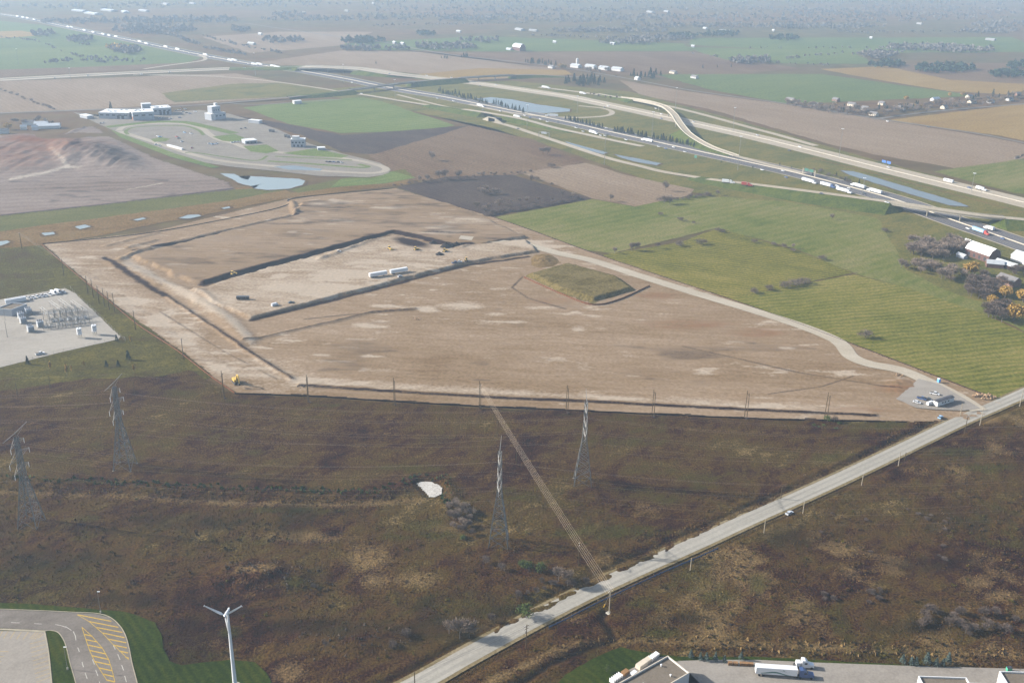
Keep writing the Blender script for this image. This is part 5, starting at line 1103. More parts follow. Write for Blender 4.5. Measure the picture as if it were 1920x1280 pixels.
# ---- substation
sheet('substation_yard', [(-60, 572), (15, 560), (122, 541), (140, 550), (226, 632), (222, 637), (120, 660), (0, 690), (-70, 706)], m_substn, .5, .4, label='pale crushed stone yard of the substation')
SH = hdg((15, 560), (122, 541))
cb = empty('control_building', G(28, 590, .51), SH, 'flat roofed control building of the substation', 'building')
p0, p1, p2 = G(6, 571, 6), G(45, 566, 6), G(54, 573, 6); e_ = (p1-p0); f_ = (p2-p1)
flat_block(cb, [p0, p0+e_, p0+e_+f_*1.15, p0+f_*1.15], 5.5, m_wallg, m_roofg, copem=m_roofw)
ctr = empty('container', G(30, 566, .51), SH, 'long white container with dark ridge at the substation', 'container')
MB().box((0, 0, 1.7), (14.5, 3, 3.0)).build('body', m_white, ctr); MB().box((0, .2, 3.22), (14, .7, .1)).build('roof_ridge', m_dk, ctr); MB().box((-7.3, 0, 1.6), (.08, 2.2, 2.4)).build('door', m_wallg, ctr)
ord_ = ['first', 'second', 'third', 'fourth', 'fifth', 'sixth', 'seventh', 'eighth', 'last']
for k, (x, y) in enumerate([(53, 560), (61, 559), (69, 557), (77, 556), (84, 555), (93, 553), (101, 551.5), (109, 549.5), (118, 548.5)]):
    if k in (6, 7):
        car(x, y, SH-1.2, '%s in the row of white trucks at the substation, a tall box van' % ord_[k], m_white, .51, 'white trucks at the substation', 'van').scale = (1.15, 1.1, 1.4)
    else: car(x, y, SH-1.2, '%s in the row of white trucks at the substation, a pickup' % ord_[k], m_white, .51, 'white trucks at the substation', 'pickup')
m_trafo = mat('transformer_grey', A(196, 200, 204, .65), .5, var=.05)
def trafo(px, py, label, s_=1.0):
    r_ = empty('transformer', G(px, py, .51), SH, label, 'transformer', 'transformers in the substation', s_)
    MB().box((0, 0, 2.2), (4.2, 3.0, 3.6)).build('tank', m_trafo, r_)
    for k in range(6): MB().box((-1.9+.75*k, -1.95, 2.0), (.12, .8, 2.8)).build('radiator', m_trafo, r_)
    MB().tube((-2, .9, 4.7), (1.4, .9, 4.7), .5, .5, 8).build('conservator', m_trafo, r_); MB().box((0, 0, .2), (5.0, 4.0, .4)).build('plinth', m_foot, r_)
    for k in range(3): MB().tube((-1.2+1.2*k, -.2, 4.0), (-1.4+1.4*k, -.3, 6.0), .2, .1, 7).build('bushing', mat('brown_porcelain', A(120, 96, 84), .4), r_)
for x, y, l in [(54, 588, 'transformer next to the control building'), (40, 596, 'transformer left of centre in the substation'), (44, 605, 'transformer in front of the left pair'), (76, 612, 'transformer nearest the switchgear'), (58, 621, 'transformer nearest the open yard')]: trafo(x, y, l)
def rack(px, py, rz, label, L_=9, h=7, bays=2):
    r_ = empty('switchgear_frame', G(px, py, .51), rz, label, 'switchgear', 'steel switchgear frames in the substation')
    for i in range(bays+1):
        x = -L_/2+L_*i/bays
        for yy in (-.5, .5): MB().tube((x, yy, 0), (x, yy*.4, h), .13, .1, 4).build('post', m_steel, r_)
    mb = MB()
    for zz_ in (h, h-1): mb.tube((-L_/2, 0, zz_), (L_/2, 0, zz_), .12, None, 4)
    for i in range(bays*3): x = -L_/2+L_*i/(bays*3); mb.tube((x, 0, h-1), (x+L_/(bays*3), 0, h), .07, None, 3)
    mb.build('beam', m_steel, r_)
    for i in range(bays*3): MB().tube((-L_/2+L_*(i+.5)/(bays*3), 0, h-1), (-L_/2+L_*(i+.5)/(bays*3), 0, h-2.4), .16, .12, 6).build('insulator', m_glassw, r_)
    return r_
names = ['left', 'second', 'third', 'fourth', 'fifth', 'right']
for k in range(6): rack(92+11*k, 598-1.0*k, SH+.05, '%s switchgear frame of the back row' % names[k], 7.5, 6.5)
for k in range(6): rack(98+12*k, 609-1.2*k, SH+.05, '%s switchgear frame of the front row' % names[k], 7.5, 5.0)
for k in range(6): rack(90+14*k, 616-1.5*k, SH+.05, '%s low switchgear frame nearest the open yard' % names[k], 6, 4.0)
for k in range(5): trafo(100+15*k, 603-1.3*k, '%s small breaker tank among the switchgear frames' % names[k], .5)
for k in range(4): rack(104+13*k, 590-2*k, SH+math.pi/2, '%s switchgear frame set crosswise' % names[k], 6, 4.5)
for k, (a0, a1) in enumerate([((92, 566), (118, 585)), ((96, 564.5), (122, 583.5)), ((109, 562), (138, 583)), ((113, 560.5), (142, 581.5)), ((132, 565), (160, 584)), ((136, 563.5), (164, 582.5)), ((74, 577), (96, 595)), ((78, 575.5), (100, 594))]):
    P0, P1 = G(*a0, 4.0), G(*a1, 4.0); r_ = empty('bus_pipe', (*P0[:2], .51), 0, '%s raised bus pipe of the substation counted from the left' % ['third', 'fourth', 'fifth', 'sixth', 'seventh', 'last', 'first', 'second'][k], 'bus pipe', 'raised bus pipes')
    d = P1-P0; MB().tube((0, 0, 4.0), (d[0], d[1], 4.0), .22, .22, 6).build('pipe', m_steel, r_)
    for f in (.05, .35, .65, .95): MB().tube((d[0]*f, d[1]*f, 0), (d[0]*f, d[1]*f, 3.9), .1, .1, 4).build('post', m_steel, r_)
for x, y, l in [(150, 633, 'white stacked coil nearer the open yard'), (178, 627, 'white stacked coil nearer the fence corner')]:
    r_ = empty('reactor_coil', G(x, y, .51), 0, l, 'reactor', 'stacked coils in the substation')
    for k in range(3): MB().tube((0, 0, 2.6+1.6*k), (0, 0, 3.9+1.6*k), 1.7, 1.7, 16).build('coil', m_white, r_)
    for k in range(6): MB().tube((1.3*math.cos(k*1.047), 1.3*math.sin(k*1.047), 0), (1.3*math.cos(k*1.047), 1.3*math.sin(k*1.047), 2.6), .1, .1, 5).build('leg', m_steel, r_)
    MB().tube((0, 0, 7.1), (0, 0, 8.0), .3, .1, 8).build('terminal', m_steel, r_)
car(75, 664, SH, 'white pickup parked outside the substation fence', m_white, .51, kind='pickup')
pole(10, 600, 10, 'slim lightning mast left of the control building', m_steel, 0, 0, None, .14); pole(14, 632, 12, 'slim lattice mast at the left of the substation yard', m_steel, 0, 0, None, .2); pole(96, 618, 12, 'slim lightning mast amid the transformers', m_steel, 0, 0, None, .14)
W = catmull(GV([(15, 561), (122, 542), (140, 551), (226, 632), (222, 637), (120, 660), (0, 690)], .5), 3)
fr = empty('chain_fence', W[0], 0, 'thin chain link fence around the substation', 'fence'); pm = None
for i in range(0, len(W)-1):
    d = W[i+1]-W[i]; n_ = max(1, int(np.linalg.norm(d)/6))
    for j in range(n_):
        q = W[i]+d*j/n_-W[0]
        if pm is None: pm = MB().tube((0, 0, 0), (0, 0, 2.4), .07, .07, 5).build('post', m_steel, fr); pm.location = q
        else: k = pm.copy(); COL.objects.link(k); k.parent = fr; k.location = q
rails = MB()
for a0, a1 in zip(W[:-1], W[1:]):
    for zz_ in (1.2, 2.3): rails.tube(a0-W[0]+np.array([0, 0, zz_]), a1-W[0]+np.array([0, 0, zz_]), .03, None, 3)
rails.build('rail', m_steel, fr)

# ---- training centre
PAVE = [(137, 211), (150, 213), (200, 222), (240, 221), (290, 214), (330, 210), (375, 207), (430, 214), (470, 226), (520, 243), (580, 270), (640, 288), (712, 306), (733, 319), (726, 328), (692, 333), (600, 331), (520, 322), (430, 313), (380, 305), (330, 289), (270, 267), (228, 252), (200, 240), (160, 222)]
m_pave = gmat('training_asphalt', [A(152, 151, 152, d=1500), A(167, 166, 165, d=1500), A(180, 178, 176, d=1500)], 40, .3, 2, bump=0, fine=3, grain=.08)
sheet('test_track', PAVE, m_pave, .48, label='pale paved ground of the fire training centre')
m_track = gmat('track_asphalt', [A(184, 180, 174, d=1500), A(194, 190, 184, d=1500), A(204, 200, 194, d=1500)], 30, 0, 2, bump=0, fine=2, grain=.05)
for pts, l in [([(222, 246), (232, 239), (262, 234), (310, 232), (352, 234), (380, 242), (392, 252), (410, 262), (440, 270), (470, 280), (540, 288)], 'upper curve of the test track'), ([(224, 247), (260, 258), (310, 274), (360, 290), (420, 303), (520, 313), (620, 322), (700, 325), (724, 318), (700, 308), (640, 297), (560, 290)], 'outer straight and hairpin of the test track')]:
    ribbon('test_track', pts, 9, m_track, .50, label=l)
m_isl = m_green_l
for pts, l in [([(398, 257), (440, 252), (458, 259), (448, 268), (418, 265)], 'rounded grass island beside the carport'), ([(456, 275), (500, 272), (523, 284), (500, 288.5), (470, 285)], 'oval grass island right of the carport'), ([(530, 288), (590, 279), (654, 293), (640, 297), (560, 292)], 'long grass wedge beside the burn house'),
               ([(208, 244), (240, 256), (330, 289), (412, 314), (398, 316), (320, 295), (225, 258)], 'straight green verge along the outer track'), ([(282, 262), (300, 258), (320, 261), (310, 266), (290, 267)], 'small grass island with props'), ([(640, 336), (700, 335), (737, 322), (780, 334), (720, 345), (620, 352)], 'green bank outside the hairpin')]:
    sheet('grass_island', pts, m_isl, .52, .3, label=l)
for pts, w_, l in [([(200, 239), (230, 235.5), (290, 229.5), (345, 230), (385, 238), (440, 251)], 16, 'curved grass strip above the test track'), ([(502, 303), (560, 306.5), (640, 312.5), (678, 315), (690, 313), (672, 309)], 7, 'thin looping grass verge inside the hairpin'), ([(516, 294), (600, 298), (660, 301)], 5, 'thin grass verge beside the grass wedge'), ([(240, 253), (236, 247), (250, 240), (292, 237), (345, 237), (372, 245), (382, 254)], 5, 'arc of grass inside the track bend'), ([(347, 287), (366, 287), (420, 295), (480, 302), (502, 293)], 4, 'thin curved strip of grass across the lower lot')]:
    ribbon('grass_island', pts, w_, m_isl, .53, label=l)
sheet('puddle', [(512, 313), (550, 311), (605, 318), (600, 321), (540, 319)], m_water, .53, .4, label='dark wet patch on the test track')
TCH = hdg((187, 222), (285, 218))
m_unit = mat('roof_unit_grey', A(168, 170, 172, .6), .6)
def bblock(pA, pB, h, depth, label, name='training_building', wm=m_wallg, doors=None, z0=.5, win=0):
    a0, b0 = G(*pA), G(*pB); d = (b0-a0); L_ = np.linalg.norm(d); rz = math.atan2(d[1], d[0])
    r_ = empty(name, (*((a0+b0)/2)[:2], z0), rz, label, 'building')
    ca, sa = math.cos(rz), math.sin(rz)
    MB().box((0, depth/2, h/2), (L_, depth, h)).build('wall', wm, r_); MB().box((0, depth/2, h+.25), (L_+.6, depth+.6, .5)).build('roof', m_roofw, r_)
    if L_ > 18 and depth > 12:
        for k in range(5): MB().box((L_*(.8*random.random()-.4), depth*random.uniform(.2, .8), h+.9), (random.uniform(1.5, 4), random.uniform(1.5, 3), .9)).build('roof_unit', m_unit, r_)
    for k in range(win):
        x = -L_/2+L_*(k+.5)/win; MB().box((x, -.04, h*.62), (L_/win*.55, .1, h*.2)).build('window', m_dk, r_)
    for x, wdt, hh in (doors or []): MB().box((x*L_, -.05, hh/2), (wdt, .12, hh)).build('door', m_dk, r_)
    return r_, L_
bblock((186, 223), (242, 224), 8.5, 34, 'long low white roofed hall at the left of the training centre', doors=[(.15, 4, 5), (.3, 4, 5)], win=5)
r_, L_ = bblock((250, 227), (290, 225), 11.5, 30, 'tall middle hall of the training centre', win=3)
for k in range(4): MB().box((-L_/2-.05, 2.5+4.2*k, 2.2), (.14, 3.0, 4.2)).build('bay_door', m_orange, r_)
bblock((288, 217), (322, 215), 10, 26, 'right hand wing of the training centre with tower block', doors=[(-.1, 3.5, 5), (.1, 3.5, 5), (.3, 3.5, 5)], win=4)
bblock((268, 213), (285, 212), 13.5, 10, 'small white penthouse above the middle hall')
bblock((150, 221), (164, 224), 4, 10, 'small white shed left of the training centre', name='shed')
r_, L_ = bblock((397, 227), (424, 223), 9, 16, 'white fire training tower beside the lane', win=4)
MB().box((-1.5, 8, 14), (15, 11, 10)).build('tower', m_wallg, r_); MB().box((-1.5, 8, 19.2), (15.6, 11.6, .5)).build('tower_roof', m_roofw, r_); MB().box((3.5, 10, 21.3), (4, 4, 4)).build('stair_head', m_wallw, r_)
for k in range(3): MB().box((-5.5+4*k, 2.45, 14), (1.4, .1, 2)).build('tower_window', m_dk, r_)
MB().box((-9.2, 2, 5), (5, 6, 10)).build('stair_wing', m_wallw, r_)
r_, L_ = bblock((546, 277), (572, 277), 10, 12, 'pale burn house with open floors at the training ground', win=4)
MB().box((-3, 6, 12), (9, 8, 3.4)).build('upper_storey', m_wallw, r_)
for k in range(3): MB().box((-5+5*k, -.05, 2.0), (2.2, .12, 2.8)).build('opening', m_dk, r_)
r_, L_ = bblock((460, 271), (482, 269), 3.8, 14, 'low white carport in the training ground', name='carport', doors=[(-.25, 4, 2.8), (.05, 4, 2.8), (.3, 4, 2.8)])
bblock((313, 275), (341, 282.5), 1.8, 2.5, 'long low white wall in the training ground', name='low_wall', wm=m_wallw)
bblock((466, 231), (486, 233), 4, 8, 'dark sided shed by the training ground fence', name='shed')
bblock((596, 283), (610, 282.5), 3, 8, 'little pale shed by the track fence', name='shed')
bblock((552, 196), (566, 195), 4.5, 8, 'white farm shed at the playing field edge', name='shed', wm=m_wallw)
for x, y in [(507, 247), (512, 248), (536, 257), (541, 258.5)]: gable(x, y, .3, 4, 3, 2.5, 1, 'small dark prop hut along the training ground fence', m_shing, m_shing, 'hut', 'prop_hut', group='prop huts along the fence', win=False)
cars_tc = [(300, 222, m_silver, 'silver'), (320, 223, m_silver, 'silver'), (337, 221, m_blued, 'blue'), (330, 201+8, m_black, 'black'), (336, 207, m_white, 'white'), (343, 210, m_silver, 'silver'), (350, 212, m_black, 'black'), (356, 213.5, m_blued, 'blue'), (347, 205, m_silver, 'silver'), (366, 210, m_white, 'white'), (340, 203, m_red, 'red'),
           (296, 256, m_white, 'white'), (300, 257.5, m_lb, 'pale blue'), (331, 257, m_red, 'red'), (335, 260, m_black, 'black'), (341, 266, m_white, 'white'), (346, 249, m_lb, 'pale blue'), (358, 251, m_silver, 'silver'), (393, 270, m_silver, 'silver'), (399, 271, m_lb, 'pale blue'), (406, 270, m_white, 'white'), (360, 278, m_red, 'red'), (435, 268, m_white, 'white'), (441, 267, m_silver, 'silver'), (447, 266.5, m_white, 'white'), (452, 242, m_black, 'black'), (460, 241, m_black, 'black'), (293, 272, m_white, 'white'), (300, 274, m_white, 'white'), (612, 304, m_black, 'black'), (619, 304.3, m_black, 'black'), (626, 304.6, m_blued, 'blue'), (634, 304.9, m_black, 'black'), (640, 305.4, m_white, 'white'), (189, 232, m_black, 'black'), (194, 231, m_white, 'white')]
m_small = {}
def tiny_car_mesh(m):
    if m.name in m_small: return m_small[m.name]
    mb = MB(); mb.box((0, 0, .62), (4.6, 1.85, .75)); mb.m = 1; mb.box((-.2, 0, 1.25), (2.7, 1.65, .55), 0, .85, .75); mb.m = 2
    for sx in (-1.4, 1.4):
        for sy in (-.8, .8): mb.wheel((sx, sy, .32), .32, .2, 8)
    o = mb.build('car', [m, m_glass, m_tyreb]); m_small[m.name] = o.data; bpy.data.objects.remove(o); return m_small[m.name]
def tiny_car(px, py, rz, m, label, group, z=.5):
    o = bpy.data.objects.new('car', tiny_car_mesh(m)); COL.objects.link(o); o.location = tuple(G(px, py, z)); o.rotation_euler = (0, 0, rz); return tag(o, label, 'car', group)
for x, y, m, c in cars_tc:
    where = 'in the lot beside the training centre halls' if y < 225 else 'in the hairpin row of the test track' if x > 600 else 'left of the training halls' if x < 200 else 'on the paved training ground by the carport' if x > 385 else 'among the props of the training ground'
    tiny_car(x, y, random.uniform(0, 3.1), m, 'small %s vehicle standing %s' % (c, where), 'vehicles at the training centre', .53)

# ---- farm at the right edge
FB = hdg((1816, 468), (1868, 486))
barn = gable(1841, 484, FB, 27, 14, 6.5, 6, 'large dark boarded barn with white gambrel roof at the right', m_barnw, m_roofw, 'barn', 'barn', gambrel=True, win=False)
for x in (-9, -3, 3, 9): MB().box((x, -7.05, 2.6), (2.2, .1, 3.0)).build('door', m_dk, barn)
gable(1864, 500, FB+.9, 14, 8, 3.5, 2.6, 'white roofed lean shed in front of the barn', m_barnw, m_metal, 'shed', 'shed', win=False)
gable(1887, 501, FB+.1, 20, 8, 3.2, 2.4, 'long white roofed shed right of the barn', m_barnw, m_metal, 'shed', 'shed', win=False)
gable(1920, 492, FB, 20, 12, 5, 4, 'white farm shed cut by the right edge', m_wallw, m_metal, 'shed', 'shed', win=False)
gable(1890, 532, FB+.05, 17, 10, 4.5, 3, 'grey roofed brick farmhouse among the bare trees', m_brick, m_shing, 'house', 'farmhouse')
gable(1803, 483, FB, 9, 5, 2.5, 1.4, 'small grey shed left of the barn', m_wallg, m_metal, 'shed', 'shed', win=False)
gable(1815, 454, FB, 6, 2.5, 2, .8, 'tiny white trailer above the barn', m_white, m_white, 'trailer', 'farm_trailer', win=False)
# ---- farms and houses further off
HR = hdg((1480, 196), (1640, 222)); HC = hdg((1640, 224), (1800, 205))
hs_ = [(1482, 190, 'long low white house at the left end of the roadside row', 16), (1527, 199, 'pale house second along the roadside row', 13), (1567, 190, 'white house with conifers behind the roadside row', 11), (1597, 199, 'low pale house in the middle of the roadside row', 14), (1622, 206, 'grey roofed house half hidden by bare trees', 12), (1638, 217, 'white house at the road corner', 13), (1653, 197, 'small white house behind the yellow tree', 10), (1690, 206, 'grey roofed house right of the road corner', 12), (1770, 204, 'white fronted house beside the cross road', 12), (1753, 189, 'long white shed in the green field', 18), (1817, 184, 'white house at the left of the upper house row', 12), (1822, 194, 'cream house in front of the upper house row', 16), (1857, 193, 'grey house in the middle of the upper house row', 12), (1893, 189, 'white house near the right end of the upper row', 12), (1907, 179, 'red roofed house at the right end of the upper row', 12),
       (1034, 128, 'white house beside the rural road', 14), (1262, 138, 'gabled house amid conifers at the green field', 16), (1302, 147, 'dark house alone at the edge of the green field', 14), (1195, 150, 'small white shed below the conifers', 10)]
for x, y, l, Ln in hs_: gable(x, y, (HR if x < 1700 else HC)+random.uniform(-.1, .1), Ln, 8.5, 3.6, 2.8, l, random.choice([m_wallw, m_wallw, m_brick, m_beige]), m_shing if 'shed' not in l else m_metal, 'house', 'house')
for x, y, Ln, l in [(1080, 127, 22, 'white barn at the left of the big farmyard'), (1108, 128, 24, 'long pale barn in the middle of the big farmyard'), (1133, 131, 22, 'low white barn in the big farmyard'), (1158, 133, 24, 'broad white barn at the right of the big farmyard')]: gable(x, y, HR+.2, Ln, 14, 5, 3, l, m_wallw, m_metal, 'barn', 'barn', win=False)
sil = empty('silo', G(1082, 125, .45), 0, 'white silo behind the big farmyard', 'silo'); MB().tube((0, 0, 0), (0, 0, 16), 3, 3, 12).build('tank', m_wallw, sil); MB().tube((0, 0, 16), (0, 0, 18), 3.1, .6, 12).build('cap', m_metal, sil)
gable(973, 95, HR, 30, 18, 9, 8, 'big white roofed barn alone in the brown field', m_barnw, m_metal, 'barn', 'barn', gambrel=True, win=False); gable(955, 94, HR, 18, 8, 3, 2, 'low shed left of the lone barn', m_wallg, m_metal, 'shed', 'shed', win=False)
for x, y, Ln, wd, l in [(92, 240, 30, 14, 'long white shed at the left farm'), (78, 236, 18, 12, 'smaller white shed left of the long one'), (54, 234, 16, 9, 'grey roofed house at the left farm'), (45, 243, 8, 5, 'white trailer at the left farm yard'), (8, 250, 12, 6, 'dark scrap shed at the left edge'), (66, 244, 8, 4, 'small white truck body at the left farm')]: gable(x, y, TCH-.1, Ln, wd, 4, 2.5, l, m_wallw, m_metal if 'white' in l else m_shing, 'shed' if 'shed' in l else 'house' if 'house' in l else 'trailer', 'farm_building', win=False)
far = [(150, 22, 90, 'long white factory at the far top left'), (175, 27, 110, 'white factory row beneath the long one'), (205, 21, 100, 'white factory further right in the haze'), (235, 24, 80, 'pale factory at the end of the hazy row'), (270, 22, 60, 'small pale hall right of the hazy factories'), (312, 9, 60, 'white hall high in the haze'), (361, 8, 40, 'white block at the top in the haze'), (472, 84, 34, 'white greenhouse beside the far freeway'), (507, 76, 24, 'dark barn beside the far greenhouse'), (488, 66, 20, 'white shed by the hazy farm'), (75, 66, 30, 'white farm buildings left of the far freeway'), (740, 82, 26, 'white sheds beyond the brown field'), (755, 84, 24, 'second white shed beyond the brown field'), (860, 61, 24, 'orange roofed sheds in the haze'), (975, 57, 60, 'long white sheds in the middle distance'), (1000, 59, 40, 'second long shed in the middle distance'), (1149, 84, 26, 'white shed at the edge of the far green field'), (1040, 81, 16, 'tiny shed on the far field line'), (1322, 55, 26, 'white barn at the top right'), (1360, 60, 56, 'long grey roofed shed at the top right'), (1299, 89, 14, 'small white house on the far green field'), (1450, 59, 14, 'tiny white house behind the conifer row'), (1633, 73, 14, 'white house at the far field edge'), (1857, 76, 40, 'long white shed near the right edge'), (1724, 46, 30, 'pale shed in the hazy right distance'), (1220, 24, 60, 'pale hall in the hazy distance'), (1250, 23, 40, 'second pale hall in the hazy distance'), (700, 8, 24, 'white speck of a shed at the top'), (650, 22, 26, 'hazy white shed at the top'), (570, 26, 24, 'hazy farm shed at the top')]
m_farr = mat('far_roof', (.22, .22, .22), .8); m_farw = mat('far_wall', (.2, .2, .2), .8)
for x, y, Ln, l in far: gable(x, y, HR+random.uniform(-.3, .3), Ln*.7, Ln*.26, 4, 2, l, m_farw, m_metal if y > 50 and Ln < 40 or x < 300 else m_farr, 'building', 'far_building', win=False)
# ================================================================ highway furniture and traffic
for x, y, yt, l in [(1133, 309, 240, 'tall mast light beside the long ramp'), (988, 243, 197, 'tall mast light right of the tunnel portal'), (1374, 247, 202, 'tall mast light between the toll highway lanes'), (1222, 260, 210, 'tall mast light by the conifer row'), (1383, 319, 256, 'tall mast light beside the dark freeway'), (1573, 295, 242, 'tall mast light below the brown field'), (1266, 208, 165, 'tall mast light at the top of the flyover'), (479, 142, 100, 'tall mast light left of the toll highway bridge'), (645, 158, 121, 'tall mast light in front of the toll highway bridge'), (1615, 376, 334, 'tall mast light near the queue of trucks'), (1821, 360, 325, 'tall mast light at the far side of the toll highway'), (1082, 212, 180, 'tall mast light beside the interchange pond'), (741, 188, 150, 'tall mast light below the overpass'), (133, 152, 128, 'tall mast light far left on the toll highway'), (35, 122, 92, 'tall mast light in the pale green field')]:
    h = hsolve(x, y, yt); r_ = empty('mast_light', G(x, y, .4), 0, l, 'mast light', 'tall mast lights of the interchange')
    MB().tube((0, 0, 0), (0, 0, h), .32, .18, 6).build('mast', m_steel, r_); mb = MB()
    for k in range(6): mb.box((1.3*math.cos(k*1.05), 1.3*math.sin(k*1.05), h), (.9, .9, .35))
    mb.build('lamp_ring', m_glassw, r_)
m_sg = mat('sign_green', (.02, .10, .07), .5, var=.03); m_sb = mat('sign_blue', (.03, .10, .32), .5, var=.03)
sg = empty('sign_gantry', G(1516, 330, .5), hdg((1503, 327), (1529, 333)), 'overhead gantry with green signs above the dark freeway', 'sign')
for s_ in (-9, 9): MB().box((s_, 0, 4), (1.2, .6, 8)).build('post', m_deck, sg)
MB().tube((-9, 0, 7.4), (9, 0, 7.4), .25, .25, 4).tube((-9, 0, 6.2), (9, 0, 6.2), .2, .2, 4).build('beam', m_steel, sg)
for s_, w_ in ((-3.6, 6), (3.6, 6)): MB().box((s_, -.4, 7), (w_, .15, 3.4)).build('sign_panel', m_sg, sg)
s2 = empty('road_sign', G(1661, 310, .5), hdg((1640, 306), (1680, 316)), 'pair of blue road signs beside the toll highway', 'sign')
for s_ in (-4, 4): MB().box((s_, 0, 4.2), (6.5, .15, 3.2)).build('sign_panel', m_sb, s2); MB().tube((s_, .2, 0), (s_, .2, 4), .15, .15, 5).build('post', m_steel, s2)
s3 = empty('road_sign', G(1304, 299, .5), hdg((1290, 296), (1320, 303)), 'dark green road sign beside the dark freeway', 'sign'); MB().box((0, 0, 3.6), (4.5, .15, 3.4)).build('sign_panel', m_sg, s3)
for s_ in (-1.5, 1.5): MB().tube((s_, .2, 0), (s_, .2, 3), .12, .12, 5).build('post', m_steel, s3)
s4 = empty('sign_gantry', G(1020, 257, .5), hdg((1000, 252), (1040, 265))+.6, 'grey truss sign gantry across the long ramp', 'sign')
for s_ in (-8, 8): MB().box((s_, 0, 3.5), (.8, .6, 7)).build('post', m_steel, s4)
MB().box((0, 0, 6.5), (16, .8, .8)).build('beam', m_steel, s4); MB().box((0, -.5, 6), (8, .15, 3)).build('sign_panel', m_wallg, s4)
def along(line, px):
    xs = [p[0] for p in line]; i = max(0, min(len(line)-2, int(np.searchsorted(xs, px))-1)); return hdg(line[i][:2], line[i+1][:2])
q = [('semi', 1513, 341, 1, 'white semi truck at the tail of the five truck queue'), ('semi', 1548, 349, 1, 'white semi truck second in the near lane queue'), ('semi', 1578, 359, 1, 'white semi truck leading the near lane queue'), ('semi', 1612, 352, -1, 'white semi truck in the far lane beside the pond'), ('semi', 1643, 362, -1, 'white semi truck in the far lane nearest the ramp bridge'), ('semi', 1216, 266, -1, 'white semi truck passing the conifer row'), ('semi', 1834, 435, 1, 'blue and red semi truck beyond the ramp bridge'), ('semi', 1110, 250, 1, 'small white truck left of the conifer row'), ('semi', 899, 200, 1, 'white tanker truck above the tunnel portal'), ('semi', 968, 221, 1, 'white truck right above the tunnel portal')]
m_lbt = m_lb
for kk, x, y, dr, l in q:
    a = along(F401, x)+(0 if dr > 0 else math.pi)
    s_ = semi(x, y, a, l, m_lb if 'blue' in l else m_white, m_red if 'red' in l else (m_blued if 'second' in l else m_white), .47, 15 if x > 1200 else 11, 'trucks on the dark freeway')
semi(1858, 432, along(F401, 1858)+math.pi, 'short white truck in the far lane beyond the ramp bridge', m_white, m_white, .47, 6, 'trucks on the dark freeway')
semi(1038, 219, hdg((1070, 221), (1000, 217)), 'white semi truck on the loop ramp by the pond', m_white, m_white, .5, 14, 'trucks on the ramps')
semi(1021, 165.5, hdg((1010, 164), (1100, 175)), 'white semi truck on the collector lane', m_white, m_white, .5, 12, 'trucks on the ramps')
semi(1360, 343, hdg((1340, 340), (1400, 346)), 'white box truck climbing the long ramp', m_white, m_white, 3.8, 8, 'trucks on the ramps'); semi(1395, 348, hdg((1340, 340), (1400, 346)), 'dark red truck ahead of the white box truck on the ramp', m_red, m_red, 4.8, 6, 'trucks on the ramps')
bus = empty('coach', G(1778, 341, .52), along([p[:2] for p in FU], 1778), 'white coach on the toll highway', 'bus'); MB().box((0, 0, 1.9), (12.5, 2.6, 3.0)).build('body', m_white, bus); MB().box((0, 0, 2.3), (11, 2.64, .9)).build('windows', m_glass, bus)
for wx in (-4, 3.8):
    for sy in (-1, 1): MB().wheel((wx, sy*1.1, .5), .5, .4, 10).build('wheel', m_tyreb, bus)
semi(1835, 355.5, along([p[:2] for p in FU], 1835), 'white truck on the toll highway right of the coach', m_white, m_white, .52, 7, 'trucks on the toll highway')
semi(1090, 176.5, hdg((1010, 164), (1100, 175)), 'small white truck far along the collector lane', m_white, m_white, .5, 7, 'trucks on the ramps')
fc = [(1126, 254.5, 1), (1134, 255, -1), (1138, 253, -1), (1174, 262.5, 1), (1235, 275.5, 1), (1248, 279.5, 1), (1263, 276.5, -1), (1284, 285.5, 1), (1355, 300.5, 1), (1429, 319, 1), (1468, 321, -1), (1474, 333, 1), (1570, 349, -1), (1592, 353.5, -1), (1620, 364, 1), (1815, 429, 1), (1849, 440, 1), (1880, 448, -1), (1013, 224, -1), (1026, 229, 1), (1045, 230, -1), (1080, 240, 1), (1093, 247, 1), (994, 221.5, 1), (984, 217, -1), (850, 190, -1), (905, 207, 1), (938, 209, -1), (820, 185, 1), (700, 163, 1), (660, 155, 1), (720, 164, -1)]
cc = [(m_white, 'white'), (m_silver, 'silver'), (m_black, 'dark'), (m_white, 'white'), (m_silver, 'silver'), (m_blued, 'blue')]
for k, (x, y, dr) in enumerate(fc):
    m, c = cc[k % 6]
    seg_ = 'by the truck queue' if 1420 < x < 1640 else 'beyond the ramp bridge' if x > 1640 else 'by the conifers' if x > 1150 else 'near the loop ramp' if x > 960 else 'above the portal' if x > 780 else 'left of the overpass'
    tiny_car(x, y, along(F401, x)+(0 if dr > 0 else math.pi), m, '%s car on the dark freeway %s, %s side' % (c, seg_, 'near' if dr > 0 else 'far'), 'cars on the dark freeway', .48)
for k, (x, y) in enumerate([(1480, 283), (1500, 276), (1666, 314.5), (1240, 223), (1240, 214.5), (1300, 229), (1133, 202), (1140, 199.5), (1420, 254), (1817, 352.5), (1230, 204), (930, 160), (900, 162), (846, 146), (800, 142), (730, 139), (265, 140), (165, 142.5), (103, 147.5), (318, 136), (458, 128), (545, 131)]):
    m, c = cc[(k+2) % 6]; tiny_car(x, y, along([p[:2] for p in FU], x), m, '%s car on the toll highway %s' % (c, 'right of the flyover' if x > 1290 else 'around the flyover' if x > 1100 else 'left of the overpass' if x > 600 else 'left of its bridge'), 'cars on the toll highway', .53 if x < 540 or x > 800 else 4.5)
